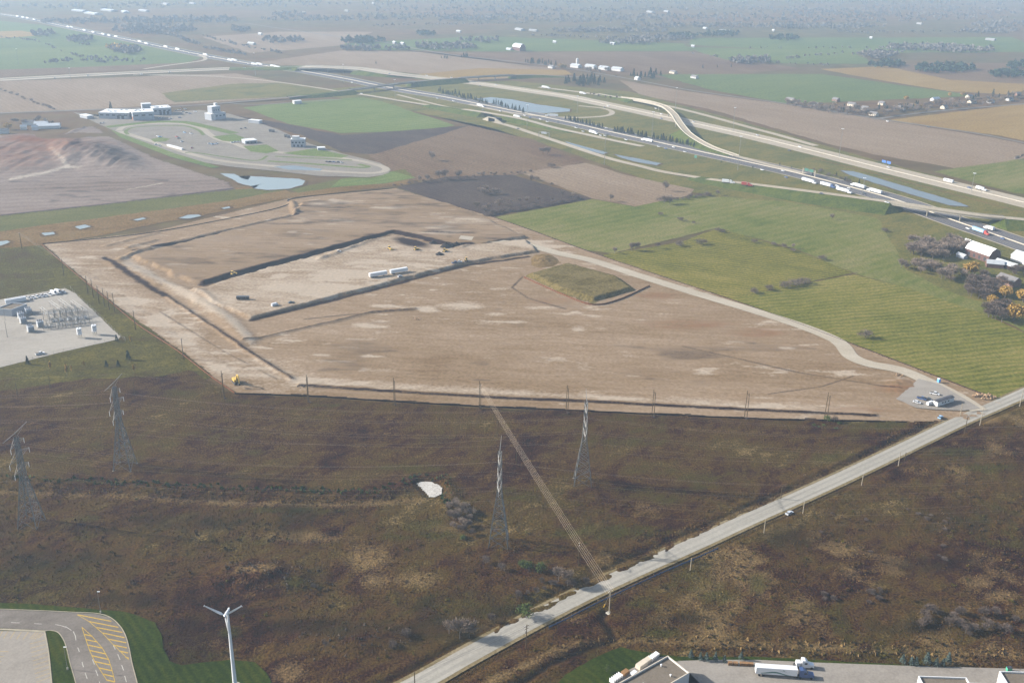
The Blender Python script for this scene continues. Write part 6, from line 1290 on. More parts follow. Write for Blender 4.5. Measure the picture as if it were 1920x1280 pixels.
for x, y, z, l in [(1540, 364, 8, 'dark car on the long ramp before the bridge'), (1663, 380, 8.6, 'white car at the start of the ramp bridge'), (971, 242, .5, 'dark car on the ramp below the portal'), (678, 176, 1.2, 'white van at the top of the bright ramp'), (1155, 4+139, .5, 'small car on the rural road by the farm'), (1664, 228, .5, 'white truck at the rural crossroads'), (1740, 239, .5, 'dark car on the rural road')]: tiny_car(x, y, hdg((x, y), (x+10, y+2)), m_white if 'white' in l else m_black, l, 'cars on ramps and side roads', z)
random.seed(5)
for k in range(46):
    x = 4+536*(k+random.random()*.7)/46; i = int(np.searchsorted([p[0] for p in F401], x))-1; f = (x-F401[i][0])/(F401[i+1][0]-F401[i][0]); y = F401[i][1]+f*(F401[i+1][1]-F401[i][1])
    dy = random.choice([-1.1, -.5, .5, 1.1])*(y+140)/270.; a = along(F401, x); big = random.random() < .45
    seg_ = 'at the top left corner' if x < 130 else 'above the pale green field' if x < 330 else 'near the hooked loop ramp' if x < 430 else 'just before the toll highway bridge'
    o = MB(); 
    if big:
        if 'tt' not in m_small: t0 = MB().box((0, 0, 2.4), (15, 2.6, 3.2)).box((9.6, 0, 1.9), (3, 2.4, 2.8)).build('truck', m_white); m_small['tt'] = t0.data; bpy.data.objects.remove(t0)
        o = bpy.data.objects.new('truck', m_small['tt']); COL.objects.link(o); o.location = tuple(G(x, y+dy, .5)); o.rotation_euler = (0, 0, a); tag(o, 'white truck on the far freeway '+seg_, 'truck', 'far freeway trucks '+seg_)
    else: tiny_car(x, y+dy, a, random.choice([m_white, m_white, m_silver]), 'pale car on the far freeway '+seg_, 'far freeway cars '+seg_, .5)
# ================================================================ vegetation
rv = random.Random(3)
def leafmat(name, c, var=.35):
    m, t, b = _new(name); N = t.nodes; L = t.links; b.inputs['Roughness'].default_value = .9; b.inputs['Specular IOR Level'].default_value = .1
    oi = N.new('ShaderNodeObjectInfo'); g = N.new('ShaderNodeNewGeometry'); n = N.new('ShaderNodeTexNoise'); n.inputs['Scale'].default_value = .7; L.new(g.outputs['Position'], n.inputs['Vector'])
    ad = N.new('ShaderNodeMath'); ad.operation = 'ADD'; L.new(n.outputs['Fac'], ad.inputs[0]); mu = N.new('ShaderNodeMath'); mu.operation = 'MULTIPLY'; mu.inputs[1].default_value = .5; L.new(oi.outputs['Random'], mu.inputs[0]); L.new(mu.outputs[0], ad.inputs[1])
    mr = N.new('ShaderNodeMapRange'); mr.inputs['From Min'].default_value = .3; mr.inputs['From Max'].default_value = 1.2; mr.inputs['To Min'].default_value = 1-var; mr.inputs['To Max'].default_value = 1+var; L.new(ad.outputs[0], mr.inputs['Value'])
    mx = N.new('ShaderNodeMix'); mx.data_type = 'RGBA'; mx.blend_type = 'MULTIPLY'; mx.inputs['Factor'].default_value = 1; mx.inputs['A'].default_value = (*c, 1); L.new(mr.outputs[0], mx.inputs['B']); L.new(mx.outputs['Result'], b.inputs['Base Color']); return m
v_bare = leafmat('bare_twigs', (.18, .138, .106)); v_barer = leafmat('bare_red_twigs', (.11, .083, .067)); v_con = leafmat('conifer_needles', (.022, .035, .020)); v_blue = leafmat('blue_spruce', (.075, .10, .085)); v_gold = leafmat('golden_leaves', (.30, .185, .045)); v_green = leafmat('green_leaves', (.055, .075, .02)); v_straw = leafmat('straw', A(164, 142, 108, d=450)); v_brown = leafmat('dead_weeds', A(116, 98, 78, d=450)); v_olive = leafmat('olive_weeds', A(108, 104, 66, d=450)); v_far = leafmat('far_wood', (.125, .11, .095), .2); v_bark = mat('bark', (.10, .085, .07), .95, var=.2)
def tris(P, mname, m):
    """P: (n,3,3) triangles -> mesh data"""
    n = len(P); me = bpy.data.meshes.new(mname); me.vertices.add(3*n); me.vertices.foreach_set('co', P.reshape(-1).astype(np.float32)); me.loops.add(3*n); me.loops.foreach_set('vertex_index', np.arange(3*n, dtype=np.int32)); me.polygons.add(n); me.polygons.foreach_set('loop_start', np.arange(n, dtype=np.int32)*3); me.update(calc_edges=True); me.materials.append(m); return me
def rdir(n): v = rng.normal(size=(n, 3)); return v/np.linalg.norm(v, axis=1, keepdims=True)
def leaf_cloud(C, size): 
    n = len(C); a = rdir(n); b = np.cross(a, rdir(n)); s = size*(.6+.8*rng.random((n, 1))); return np.stack([C-a*s*.5-b*s*.4, C+a*s*.6, C-a*s*.4+b*s*.6], 1)
def crown_pts(n, rx, rz, cz, lobes=7):
    L0 = rdir(lobes)*np.array([rx*.55, rx*.55, rz*.5]); k = rng.integers(0, lobes, n); r = rng.random((n, 1))**.45; p = L0[k]+rdir(n)*r*np.array([rx*.55, rx*.55, rz*.55]); p[:, 2] = np.maximum(p[:, 2]+cz, .05*cz); return p
def twig_cloud(n, h, w_):                     # thin rising twigs that fill a rounded crown
    P = crown_pts(n, w_, h*.34, h*.62, 9); d = P-np.array([0, 0, h*.25]); d = d/np.linalg.norm(d, axis=1, keepdims=True)+.5*rdir(n); d /= np.linalg.norm(d, axis=1, keepdims=True); L = h*.11*(.6+.8*rng.random((n, 1))); s = np.cross(d, rdir(n))*h*.017
    return np.stack([P-s, P+s, P+d*L], 1)
PR = {}
def proto(kind, k):
    if (kind, k) in PR: return PR[(kind, k)]
    h = 10.0; tb_ = MB()
    if kind in ('bare', 'red'):
        m = v_bare if kind == 'bare' else v_barer; P = twig_cloud(800, h, 4.0); tb_.tube((0, 0, 0), (0, 0, h*.45), .22, .15, 6); 
        for j in range(7): a = j*.9+k; r_ = 1.2+.25*j; tb_.tube((0, 0, h*(.22+.04*j)), (r_*math.cos(a), r_*math.sin(a), h*(.55+.045*j)), .11, .04, 4)
    elif kind == 'gold': m = v_gold; P = leaf_cloud(crown_pts(1300, 5.4, 3.9, 5.8, 12), .95); tb_.tube((0, 0, 0), (0, 0, 5), .4, .25, 7)
    elif kind == 'poplar': m = v_gold; P = leaf_cloud(crown_pts(260, 1.3, 4.4, 5.6, 5), .8); tb_.tube((0, 0, 0), (0, 0, 5), .12, .06, 6)
    elif kind == 'bush': m = v_barer; P = np.concatenate([leaf_cloud(crown_pts(640, 6.6, 3.9, 4.4, 11), .7), twig_cloud(220, 9, 5.5)]); tb_.tube((0, 0, 0), (0, 0, 4), .25, .12, 6)
    elif kind == 'green': m = v_green; P = leaf_cloud(crown_pts(520, 4.4, 3.6, 4.6, 9), .7); tb_.tube((0, 0, 0), (0, 0, 4), .25, .15, 6)
    else:
        m = v_con if kind == 'con' else v_blue; n = 460; t = rng.random(n)**.8; z = .6+t*(h-.6); r = (1-t)*2.4*(.55+.45*rng.random(n))+.08; a = rng.random(n)*6.283
        C = np.stack([r*np.cos(a), r*np.sin(a), z], 1); P = leaf_cloud(C, .85); tb_.tube((0, 0, 0), (0, 0, h*.9), .18, .05, 6)
    t0 = tb_.build('trunk', v_bark); tm = t0.data; bpy.data.objects.remove(t0); PR[(kind, k)] = (tris(P, 'crown', m), tm); return PR[(kind, k)]
NM = {'bare': 'bare_tree', 'red': 'bare_shrub', 'gold': 'golden_tree', 'poplar': 'golden_sapling', 'bush': 'bush', 'green': 'green_shrub', 'con': 'conifer', 'blue': 'blue_spruce'}
NTREE = [0]
def tree(kind, px, py, h, label, group=None, wide=1., z=.3, parts=True):
    cm, tm = proto(kind, NTREE[0] % 3); NTREE[0] += 1; s = h/10.
    cat = 'bush' if kind in ('bush', 'red', 'green') else 'tree'
    r_ = empty(NM[kind], G(px, py, z), rv.uniform(0, 6.28), label, cat, group); r_.scale = (s*wide*rv.uniform(.9, 1.12), s*wide*rv.uniform(.9, 1.12), s)
    for nm_, me in (('crown', cm), ('trunk', tm)):
        o = bpy.data.objects.new(nm_, me); COL.objects.link(o); o.parent = r_
    return r_
def row(kind, pts, n, h, label, group, jx=4., jy=1., wide=1., hv=.3):
    for k in range(n):
        t = (k+.5)/n*(len(pts)-1); i = min(int(t), len(pts)-2); f = t-i; x = pts[i][0]+(pts[i+1][0]-pts[i][0])*f; y = pts[i][1]+(pts[i+1][1]-pts[i][1])*f
        tree(kind, x+rv.uniform(-jx, jx), y+rv.uniform(-jy, jy), h*rv.uniform(1-hv, 1+hv), label, group, wide)
def clump(kind, cx, cy, rx, ry, n, h, label, group, wide=1., hv=.3):
    for k in range(n):
        a = rv.uniform(0, 6.28); r_ = math.sqrt(rv.random()); tree(kind, cx+rx*r_*math.cos(a), cy+ry*r_*math.sin(a), h*rv.uniform(1-hv, 1+hv), label, group, wide)
# single trees and bushes in the middle ground
for kind, x, y, h, wd, l in [('bush', 1274, 461, 6.5, 1.3, 'big round dark bush left of the pair in the field hedge'), ('bush', 1314, 458, 6.5, 1.6, 'wide dark bush right of the pair in the field hedge'), ('bush', 1622, 633, 7.5, 1.2, 'lone brown bush in the cross mown hay field'), ('bush', 1414, 549, 5.5, 1.2, 'left small bush of the hay field hedge'), ('bush', 1441, 544, 5.5, 1.3, 'middle bush of the hay field hedge'), ('bush', 1472, 539, 6.5, 1.4, 'left half of the long bush in the hay field hedge'), ('bush', 1490, 535, 7, 1.5, 'middle of the long bush in the hay field hedge'), ('bush', 1508, 532, 6.5, 1.4, 'right half of the long bush in the hay field hedge'),
                              ('bare', 1560, 411, 6, 1.1, 'lone small tree at the top of the pasture'), ('bush', 1658, 434, 5, 1.2, 'reddish bush at the pasture corner below the bridge'), ('bare', 1345, 366, 6, 1.2, 'dark tree at the pasture corner below the ramp'), ('bush', 1541, 487, 5.5, 1.3, 'largest bush low in the diagonal field hedge'), ('bush', 1487, 472, 4.5, 1.1, 'bush midway down the diagonal field hedge'), ('bare', 1487, 466, 5, 1, 'thin tree midway down the diagonal field hedge'), ('bush', 1470, 464, 5, 1, 'upright bush in the diagonal field hedge'), ('bush', 1450, 460, 4.5, 1, 'small bush in the diagonal field hedge'), ('bush', 1414, 455, 4.5, 1.2, 'flat bush in the diagonal field hedge'), ('bush', 1345, 434, 5, 1, 'upper left twin bush in the diagonal hedge'), ('bush', 1354, 436, 5, 1, 'upper right twin bush in the diagonal hedge'), ('bush', 1238, 404, 4.5, 1, 'small bush at the top of the diagonal hedge'), ('bush', 1276, 414, 5, 1.2, 'bush below the top of the diagonal hedge'), ('bush', 1300, 419, 3.5, 1.1, 'low bush in the upper diagonal hedge'),
                              ('bare', 1152, 475, 6, 1, 'small tree at the left end of the middle hedge'), ('bare', 1184, 470, 8, 1.1, 'left tree of the leafless pair in the middle hedge'), ('bare', 1192, 469, 9, 1.1, 'right tree of the leafless pair in the middle hedge'), ('bare', 1233, 466, 6, 1, 'tree between pair and dark bushes in the middle hedge'),
                              ('bare', 810, 301, 13, 1, 'lone large bare tree in the brown field'), ('bare', 824, 337, 13, 1, 'left of the three tall trees above the ploughed field'), ('bare', 835, 337, 13, 1, 'middle of the three tall trees above the ploughed field'), ('bare', 860, 336, 12, 1, 'right of the three tall trees above the ploughed field'), ('bare', 786, 342, 9, .9, 'slim tree left of the ploughed field corner'), ('bare', 801, 341, 9, .9, 'second slim tree at the ploughed field corner'), ('bare', 996, 345, 12, .5, 'narrow tall tree at the ploughed field edge'), ('bush', 1005, 338, 6, 1.2, 'round bush right of the narrow tall tree'), ('bush', 1034, 314, 7, 1.2, 'bush at the corner of the tan brown field'), ('bush', 1035, 347, 4, 1, 'small bush on the tan field lane'), ('bare', 1018, 290, 11, 1.1, 'left bare tree below the truss gantry'), ('bare', 1027, 290, 11, 1.1, 'right bare tree below the truss gantry'), ('bare', 1248, 358, 12, .8, 'tall thin bare tree below the ramp'), ('bare', 1145, 378, 9, .9, 'bare tree at the green field corner'), ('bare', 1245, 383, 10, 1, 'left bare tree by the ramp fence'), ('bare', 1256, 382, 10, 1, 'second bare tree by the ramp fence'), ('green', 1551, 790, 5, 1.2, 'green bush at the end of the south silt fence'), ('red', 1564, 792, 4.5, 1.3, 'brown bush beside the green one at the fence end'), ('con', 208, 205, 12, 1, 'dark conifer behind the training centre'), ('con', 241, 675, 7, 1.2, 'largest dark conifer below the substation'), ('con', 200, 688, 4.5, 1.3, 'left of the two small round conifers'), ('con', 222, 687, 4.5, 1.3, 'right of the two small round conifers'), ('con', 52, 683, 6, 1, 'conifer at the substation fence'), ('con', 219, 640, 5, 1.2, 'dark shrub at the substation corner'), ('con', 1610, 348, 8, .9, 'dark conifer between the freeway and the pond'), ('con', 1584, 340, 5, 1, 'small conifer left of the one by the pond'), ('con', 1568, 330, 5, 1, 'small conifer at the head of the pond'), ('con', 1300, 276, 5, 1, 'last little conifer of the roadside row'), ('gold', 1822, 515, 12, 1.25, 'bright yellow tree in front of the barn'), ('gold', 1884, 558, 10, 1.0, 'tan gold tree below the farmhouse'), ('gold', 1918, 566, 11, 1.0, 'golden tree cut by the right edge'), ('gold', 1900, 602, 14, 1.1, 'broad golden willow at the lower end of the farm trees'), ('gold', 16, 243, 10, 1.2, 'orange tree at the left farm'), ('con', 705, 120, 6, 1.2, 'small dark tree on the field behind the bridge'), ('con', 594, 129, 7, 1.2, 'small dark tree above the toll highway bridge')]:
    tree(kind, x, y, h, l, 'trees and bushes of the middle ground', wd)
for x, y, h in [(95, 694, 7), (126, 703, 8), (134, 697, 5), (158, 688, 5), (244, 643, 6), (252, 700, 7)]: tree('poplar', x, y, h, 'slim golden sapling in the rough grass below the substation', 'golden saplings below the substation')
row('bush', [(908, 405), (960, 396), (1030, 384), (1090, 373)], 30, 4.2, 'scrubby bush in the hedge between ploughed and green field', 'hedge bushes below the ploughed field', 3, 1.5, 1.2)
row('bare', [(885, 398), (960, 385), (1080, 366)], 12, 7, 'bare sapling along the lower edge of the ploughed field', 'saplings below the ploughed field', 6, 5)
clump('bare', 920, 362, 26, 6, 9, 7, 'grey bare tree inside the dark ploughed field', 'trees inside the ploughed field')
row('bush', [(736, 350), (800, 340), (880, 332), (970, 326), (1000, 322)], 20, 3.6, 'low bush along the top of the ploughed field', 'bushes along the top of the ploughed field', 4, 1.2, 1.3)
row('bare', [(895, 330), (930, 327)], 5, 6, 'bare sapling on the hedge above the ploughed field', 'saplings on the upper hedge', 5, 1)
row('bush', [(1235, 378), (1290, 372), (1330, 367)], 14, 4.5, 'dark brush along the pasture top left', 'brush at the pasture top', 3, 1.5, 1.3)
clump('bare', 1755, 470, 52, 17, 70, 9, 'grey bare tree in the grove left of the barn', 'bare grove left of the barn', 1.4); clump('bare', 1725, 505, 36, 9, 20, 8, 'grey bare tree at the lower fringe of the grove', 'bare fringe of the grove', 1.4)
clump('red', 1845, 545, 36, 22, 36, 9, 'brownish bare tree around the farmhouse', 'bare trees around the farmhouse', 1.4); clump('red', 1868, 590, 30, 16, 16, 8.5, 'brownish bare tree at the lower end of the farm grove', 'bare trees low in the farm grove', 1.4); clump('bare', 1785, 520, 24, 10, 9, 8.5, 'bare tree between the grove and the farmhouse', 'bare trees left of the farmhouse', 1.5); clump('gold', 1862, 575, 22, 10, 3, 8, 'rusty golden tree among the bare farm trees', 'golden trees among the farm trees', .8); clump('red', 1905, 512, 16, 6, 7, 7, 'bare shrub between sheds and farmhouse', 'bare shrubs behind the farmhouse', 1.1)
# interchange plantings
row('con', [(822, 173), (850, 179), (880, 187), (915, 196)], 26, 8, 'dark conifer in the dense row left of the pond', 'conifers left of the pond', 2, 2); row('con', [(925, 195), (950, 203), (985, 212)], 15, 7.5, 'dark conifer along the near bank of the pond', 'conifers below the pond', 2, 1.2)
row('con', [(1057, 224), (1080, 229), (1105, 235), (1130, 241)], 22, 6.5, 'dark conifer in the row below the loop ramp', 'conifers below the loop ramp', 2, 1.2); row('con', [(1150, 246), (1190, 254)], 12, 7.5, 'dark conifer in the short row before the flyover', 'conifers before the flyover', 1, .8); row('con', [(1196, 256), (1214, 259)], 6, 7.5, 'dark conifer in the middle group before the flyover', 'conifer group before the flyover', 2, .8); row('con', [(1224, 261), (1260, 267), (1302, 275)], 18, 8, 'dark conifer in the row ending at the flyover', 'conifers ending at the flyover', 2, 1)
clump('con', 1095, 156, 40, 7, 30, 13, 'tall dark conifer in the stand above the toll highway', 'conifer stand above the toll highway', 1.1); row('con', [(985, 118), (1040, 122)], 14, 10, 'dark conifer behind the rural road', 'conifers behind the rural road', 4, 2); clump('con', 1212, 144, 30, 5, 16, 12, 'dark conifer around the gabled house', 'conifers around the gabled house', 1.1); clump('gold', 1057, 128, 9, 3, 3, 10, 'yellowish tree beside the big farmyard', 'yellow trees at the farmyard', 1.1); clump('bare', 1128, 134, 40, 4, 14, 8, 'bare tree around the big farmyard', 'bare trees at the farmyard')
clump('con', 870, 107, 10, 2, 6, 9, 'dark tree clump on the far brown field', 'tree clump on the far field'); clump('con', 828, 109, 16, 2, 6, 6, 'low dark bushes left of the far clump', 'bushes on the far field')
row('bare', [(1470, 194), (1530, 203), (1600, 212), (1640, 217)], 60, 9, 'bare garden tree in the roadside house row', 'garden trees of the roadside row', 6, 6, 1.3); row('con', [(1555, 205), (1600, 212), (1700, 207), (1720, 198)], 14, 9, 'dark conifer in the roadside gardens', 'conifers of the roadside gardens', 8, 4); row('bare', [(1645, 214), (1720, 206), (1800, 198), (1915, 186)], 60, 9.5, 'bare garden tree along the cross road', 'garden trees along the cross road', 8, 6, 1.3); row('con', [(1800, 190), (1860, 182), (1915, 182)], 16, 9, 'dark tree of the upper house row', 'dark trees of the upper house row', 8, 5); row('gold', [(1700, 207), (1740, 202), (1830, 176), (1645, 193)], 6, 8, 'yellow leaved tree in the village gardens', 'yellow trees of the village', 10, 3)
row('bare', [(1100, 178), (1160, 188)], 6, 6, 'bare tree on the bank of the collector lane', 'trees by the collector lane', 3, 1)
row('con', [(1300, 128), (1380, 124)], 3, 8, 'far dark tree by the lone field house', 'far trees at the lone house', 6, 2)
row('bush', [(1510, 318), (1560, 330), (1600, 345)], 14, 3.5, 'brown shrub beside the sign gantry', 'shrubs beside the sign gantry', 8, 4, 1.2); row('con', [(1345, 300), (1540, 330)], 5, 4, 'young dark conifer on the freeway verge', 'young conifers on the verge', 20, 6)
clump('bare', 60, 232, 40, 5, 14, 8, 'bare tree around the left farm', 'bare trees at the left farm'); row('bush', [(0, 168), (40, 185), (80, 200), (105, 207)], 14, 5, 'bush in the diagonal hedge left of the training centre', 'bushes in the left diagonal hedge', 4, 1)
# hazy distance: woods that read as one mass
FT = []
def wood(poly_or_line, n, h, line=False, jx=0, jy=0, kind=0):
    for k in range(n):
        if line:
            t = rv.random()*(len(poly_or_line)-1); i = min(int(t), len(poly_or_line)-2); f = t-i; a, b = poly_or_line[i], poly_or_line[i+1]; x = a[0]+(b[0]-a[0])*f+rv.gauss(0, jx); y = a[1]+(b[1]-a[1])*f+rv.gauss(0, jy)
        else: cx, cy, rx, ry = poly_or_line; a = rv.uniform(0, 6.28); r_ = math.sqrt(rv.random()); x = cx+rx*r_*math.cos(a); y = cy+ry*r_*math.sin(a)
        FT.append((kind, *G(x, max(y, -12))[:2], h*rv.uniform(.7, 1.3)))
W_ = [((1080, 36, 260, 8), 420, 0), ((1560, 34, 340, 9), 520, 0), ((1350, 50, 200, 4), 220, 0), ((820, 34, 160, 7), 240, 0), ((1540, 52, 120, 5), 160, 0), ((1700, 24, 260, 8), 360, 0), ((1500, 18, 300, 5), 260, 0), ((1140, 60, 110, 3), 140, 0), ((290, 58, 80, 8), 200, 0), ((340, 40, 120, 6), 180, 0), ((190, 42, 120, 4), 140, 0), ((600, 38, 120, 4), 140, 0), ((1730, 92, 80, 5), 170, 0), ((1810, 96, 60, 4), 110, 0), ((1860, 60, 60, 4), 90, 0), ((1650, 106, 36, 6), 80, 0), ((1410, 117, 40, 5), 90, 0), ((1770, 131, 58, 7), 150, 1), ((1660, 124, 34, 4), 60, 1), ((1890, 142, 34, 6), 70, 1), ((1910, 126, 20, 5), 40, 1), ((1470, 74, 26, 4), 50, 1), ((680, 79, 42, 5), 90, 1), ((800, 66, 20, 3), 30, 1), ((835, 90, 60, 5), 90, 0), ((700, 94, 70, 3), 60, 0), ((1350, 67, 40, 4), 60, 1), ((1280, 70, 30, 4), 50, 1), ((1240, 74, 60, 3), 70, 0), ((150, 77, 24, 4), 50, 0), ((80, 66, 26, 4), 40, 0), ((238, 97, 28, 6), 70, 0), ((225, 93, 26, 5), 40, 2), ((530, 78, 40, 5), 60, 0), ((450, 58, 18, 5), 30, 0), ((540, 30, 30, 5), 60, 0), ((1880, 48, 60, 6), 110, 0), ((980, 20, 300, 6), 300, 0), ((500, 10, 260, 5), 200, 0), ((1200, 6, 500, 5), 420, 0), ((1750, 8, 260, 5), 220, 0), ((150, 14, 200, 5), 120, 0), ((1180, 82, 60, 3), 60, 0), ((900, 78, 40, 3), 40, 0)]
for e, n, kd in W_: wood(e, int(n*.65) if e[1] < 40 else n, 12 if kd != 2 else 11, kind=kd)
for ln, n, h in [([(0, 72), (60, 76), (150, 108), (220, 112)], 60, 6), ([(150, 84), (260, 100)], 24, 6), ([(80, 120), (150, 115), (200, 118), (290, 116)], 40, 9), ([(380, 68), (440, 84), (540, 104)], 40, 7), ([(1280, 100), (1420, 118), (1560, 124)], 30, 6), ([(1470, 112), (1540, 104), (1700, 100)], 40, 7), ([(1370, 90), (1560, 92), (1700, 90)], 26, 6), ([(1900, 300), (1960, 290)], 6, 6), ([(200, 40), (330, 70), (372, 86)], 90, 9), ([(385, 92), (470, 106)], 40, 8), ([(1560, 62), (1900, 62)], 60, 9), ([(700, 50), (1000, 44)], 70, 8), ([(1000, 68), (1280, 76)], 60, 8)]: wood(ln, n, h, True, 3, .6)
for kd, mm, nm_, lb in ((0, v_far, 'far_woods', 'hazy bare woods and hedges spread over the far plain'), (1, v_con, 'far_conifer_woods', 'dark conifer plantations in the far right distance'), (2, v_gold, 'far_golden_woods', 'small golden wood in the pale green field at the left')):
    T = [f for f in FT if f[0] == kd]; allP = []
    for _, x, y, h in T:
        n = 16; C = crown_pts(n, h*.42, h*.38, h*.55, 3)+np.array([x, y, 0]); allP.append(leaf_cloud(C, h*.42))
    o = bpy.data.objects.new(nm_, tris(np.concatenate(allP), nm_, mm)); COL.objects.link(o); tag(o, lb, kind='stuff')
# thickets by the dry pond and on the weedy mounds
clump('bare', 862, 972, 22, 26, 16, 4.5, 'grey bare bush in the thicket below the dry pond', 'thicket below the dry pond', 1.2); clump('red', 520, 1092, 70, 16, 16, 2.2, 'low brown bush on the left weedy mound', 'bushes on the left weedy mound', 1.5); clump('red', 680, 1205, 80, 18, 18, 2.4, 'low brown bush on the right weedy mound', 'bushes on the right weedy mound', 1.5); clump('green', 1560, 800, 40, 6, 6, 2.2, 'green weed bush in the corner by the site fence', 'weed bushes by the site fence', 1.4); row('red', [(1100, 1095), (1030, 1098), (960, 1120)], 12, 3.2, 'brown shrub in the thicket left of the road', 'thicket left of the road', 10, 10, 1.2)
# near thickets
for kind, x, y, h, wd, l in [('bare', 862, 1198, 10.5, 1.0, 'pale grey bare tree left of the road bend'), ('bare', 842, 1190, 7, 1, 'grey bare tree behind the pale one by the road'), ('bare', 880, 1194, 9, 1, 'grey bare tree right of the pale one by the road'), ('green', 985, 1157, 8, 1.2, 'olive shrub beside the road below the thicket'), ('green', 978, 1062, 5.5, 1.0, 'leftmost dark green bush of the thicket below the pylon'), ('green', 992, 1070, 6.5, 1.0, 'tall dark green bush in the thicket below the pylon'), ('green', 1015, 1073, 6.5, 1.1, 'rightmost dark green bush of the thicket below the pylon'), ('red', 910, 1058, 4.5, 1.2, 'brown shrub at the left of the pylon thicket'), ('red', 940, 1070, 4, 1.3, 'low brown shrub in the pylon thicket'), ('bare', 1047, 1090, 8, .9, 'thin pale tree right of the pylon thicket'), ('bare', 1064, 1098, 8.5, .9, 'second thin pale tree right of the pylon thicket'), ('green', 868, 1012, 4, 1, 'small dark evergreen left of the tall pylon'), ('bare', 850, 975, 6, 1.1, 'grey bare bush below the dry pond'), ('bare', 868, 990, 6, 1.1, 'grey bare bush nearer the tall pylon'), ('bare', 842, 955, 4.5, 1.2, 'low bare bush at the rim of the dry pond'), ('red', 885, 1005, 4, 1.1, 'brown bush at the foot of the tall pylon'), ('red', 590, 1105, 3.2, 1.3, 'dark shrub on the weedy mound'), ('red', 560, 1085, 3, 1.3, 'dark shrub on top of the weedy mound'), ('red', 760, 1195, 4, 1.6, 'dark thicket at the end of the long weedy mound'), ('red', 735, 1215, 3.5, 1.5, 'dark thicket below the long weedy mound'), ('green', 1137, 1258, 4, .8, 'small upright evergreen on the depot lawn'), ('red', 920, 1165, 4, 1.1, 'brown roadside shrub left of the olive one'), ('green', 30, 1130, 1.5, 1, 'low tuft at the edge of the ring road')]:
    tree(kind, x, y, h, l, 'shrubs of the foreground scrub', wd, .5)
for k, (x, y, h) in enumerate([(1295, 1232, 4), (1313, 1236, 3.6), (1324, 1238, 4), (1341, 1238, 4.2), (1358, 1240, 3.2), (1389, 1236, 3.8)]): tree('blue', x, y, h, 'blue green spruce in the row beside the depot', 'spruces beside the depot', 1.3, .42)
for x, y, h, l in [(1692, 1242, 4.2, 'first'), (1708, 1245, 4, 'second'), (1717, 1246, 3.8, 'third'), (1737, 1243, 5.4, 'fourth'), (1755, 1247, 3.8, 'fifth'), (1767, 1248, 3.6, 'sixth'), (1777, 1243, 5.2, 'last')]: tree('blue', x, y, h, '%s blue green spruce from the left beside the truck yard' % l, 'spruces beside the truck yard', 1.35, .42)
clump('red', 1760, 1165, 60, 18, 14, 4, 'brown bare shrub in the thicket above the truck yard', 'bare thicket above the truck yard', 1.2); clump('red', 1850, 1175, 60, 24, 14, 4.2, 'brown bare shrub in the right hand thicket', 'bare thicket at the right edge', 1.2); clump('red', 1600, 1120, 80, 16, 10, 2.8, 'low bare shrub scattered over the right hand scrub', 'low shrubs of the right hand scrub', 1.4); clump('red', 1700, 1000, 180, 60, 14, 2.2, 'low reddish shrub in the brown scrub right of the road', 'reddish shrubs right of the road', 1.6)
for x, y in [(420, 748), (578, 756), (740, 761), (900, 767), (1063, 776), (1224, 783), (1398, 786)]: tree('red', x+2, y+1, 1.8, 'weedy tuft at the foot of a double pole', 'tufts at the double poles', 1.5)
# low shrubs strewn through the scrub: too many to count
def strewn(n, tests, r0, r1, m, name, label):
    P = GV(SCRUB); xs = [p[0] for p in P]; ys = [p[1] for p in P]; x = rng.uniform(min(xs), max(xs), n); y = rng.uniform(min(ys), max(ys), n); px, py = PIX(x, y, np.zeros(n))
    ok = inpoly(x, y, P) & (px > -100) & (px < 2040) & (py < 1320) & (wdist(x, y, RXY) > 8.5)
    for Q in (LAWN, LAWN2): W2 = [(p[0], p[1]) for p in GV(Q)]; ok &= ~inpoly(x, y, W2) & (wdist(x, y, W2+[W2[0]]) > 2.5)
    ok &= tests(x, y, px, py); x, y, px, py = x[ok], y[ok], px[ok], py[ok]; z = scrub_z(x, y, px, py); out = []
    for k in range(len(x)):
        r_ = r0+(r1-r0)*rv.random()**2; out.append(leaf_cloud(crown_pts(26, r_, r_*.6, r_*.5, 3)+np.array([x[k], y[k], z[k]]), r_*.55))
    o = bpy.data.objects.new(name, tris(np.concatenate(out), name, m)); COL.objects.link(o); tag(o, label, kind='stuff')
wildz = lambda px, py: (py > 925) | ((px > 1640) & (py > 800))
strewn(9000, lambda x, y, px, py: wildz(px, py) & (fbm(x/24, y/24, 93, 3) > .5), .35, 1.5, v_brown, 'low_shrubs', 'low brown shrubs strewn through the scrub')
strewn(5000, lambda x, y, px, py: wildz(px, py) & (fbm(x/20, y/20, 94, 3) > .56), .35, 1.3, v_olive, 'low_olive_shrubs', 'low olive shrubs strewn through the scrub')
strewn(2600, lambda x, y, px, py: (dist_line(px, py, [(870, 1190), (1020, 1114), (1300, 992), (1600, 858), (1760, 788)], 2.) < 16), .4, 1.1, v_straw, 'verge_shrubs', 'dry weeds along the left verge of the road')
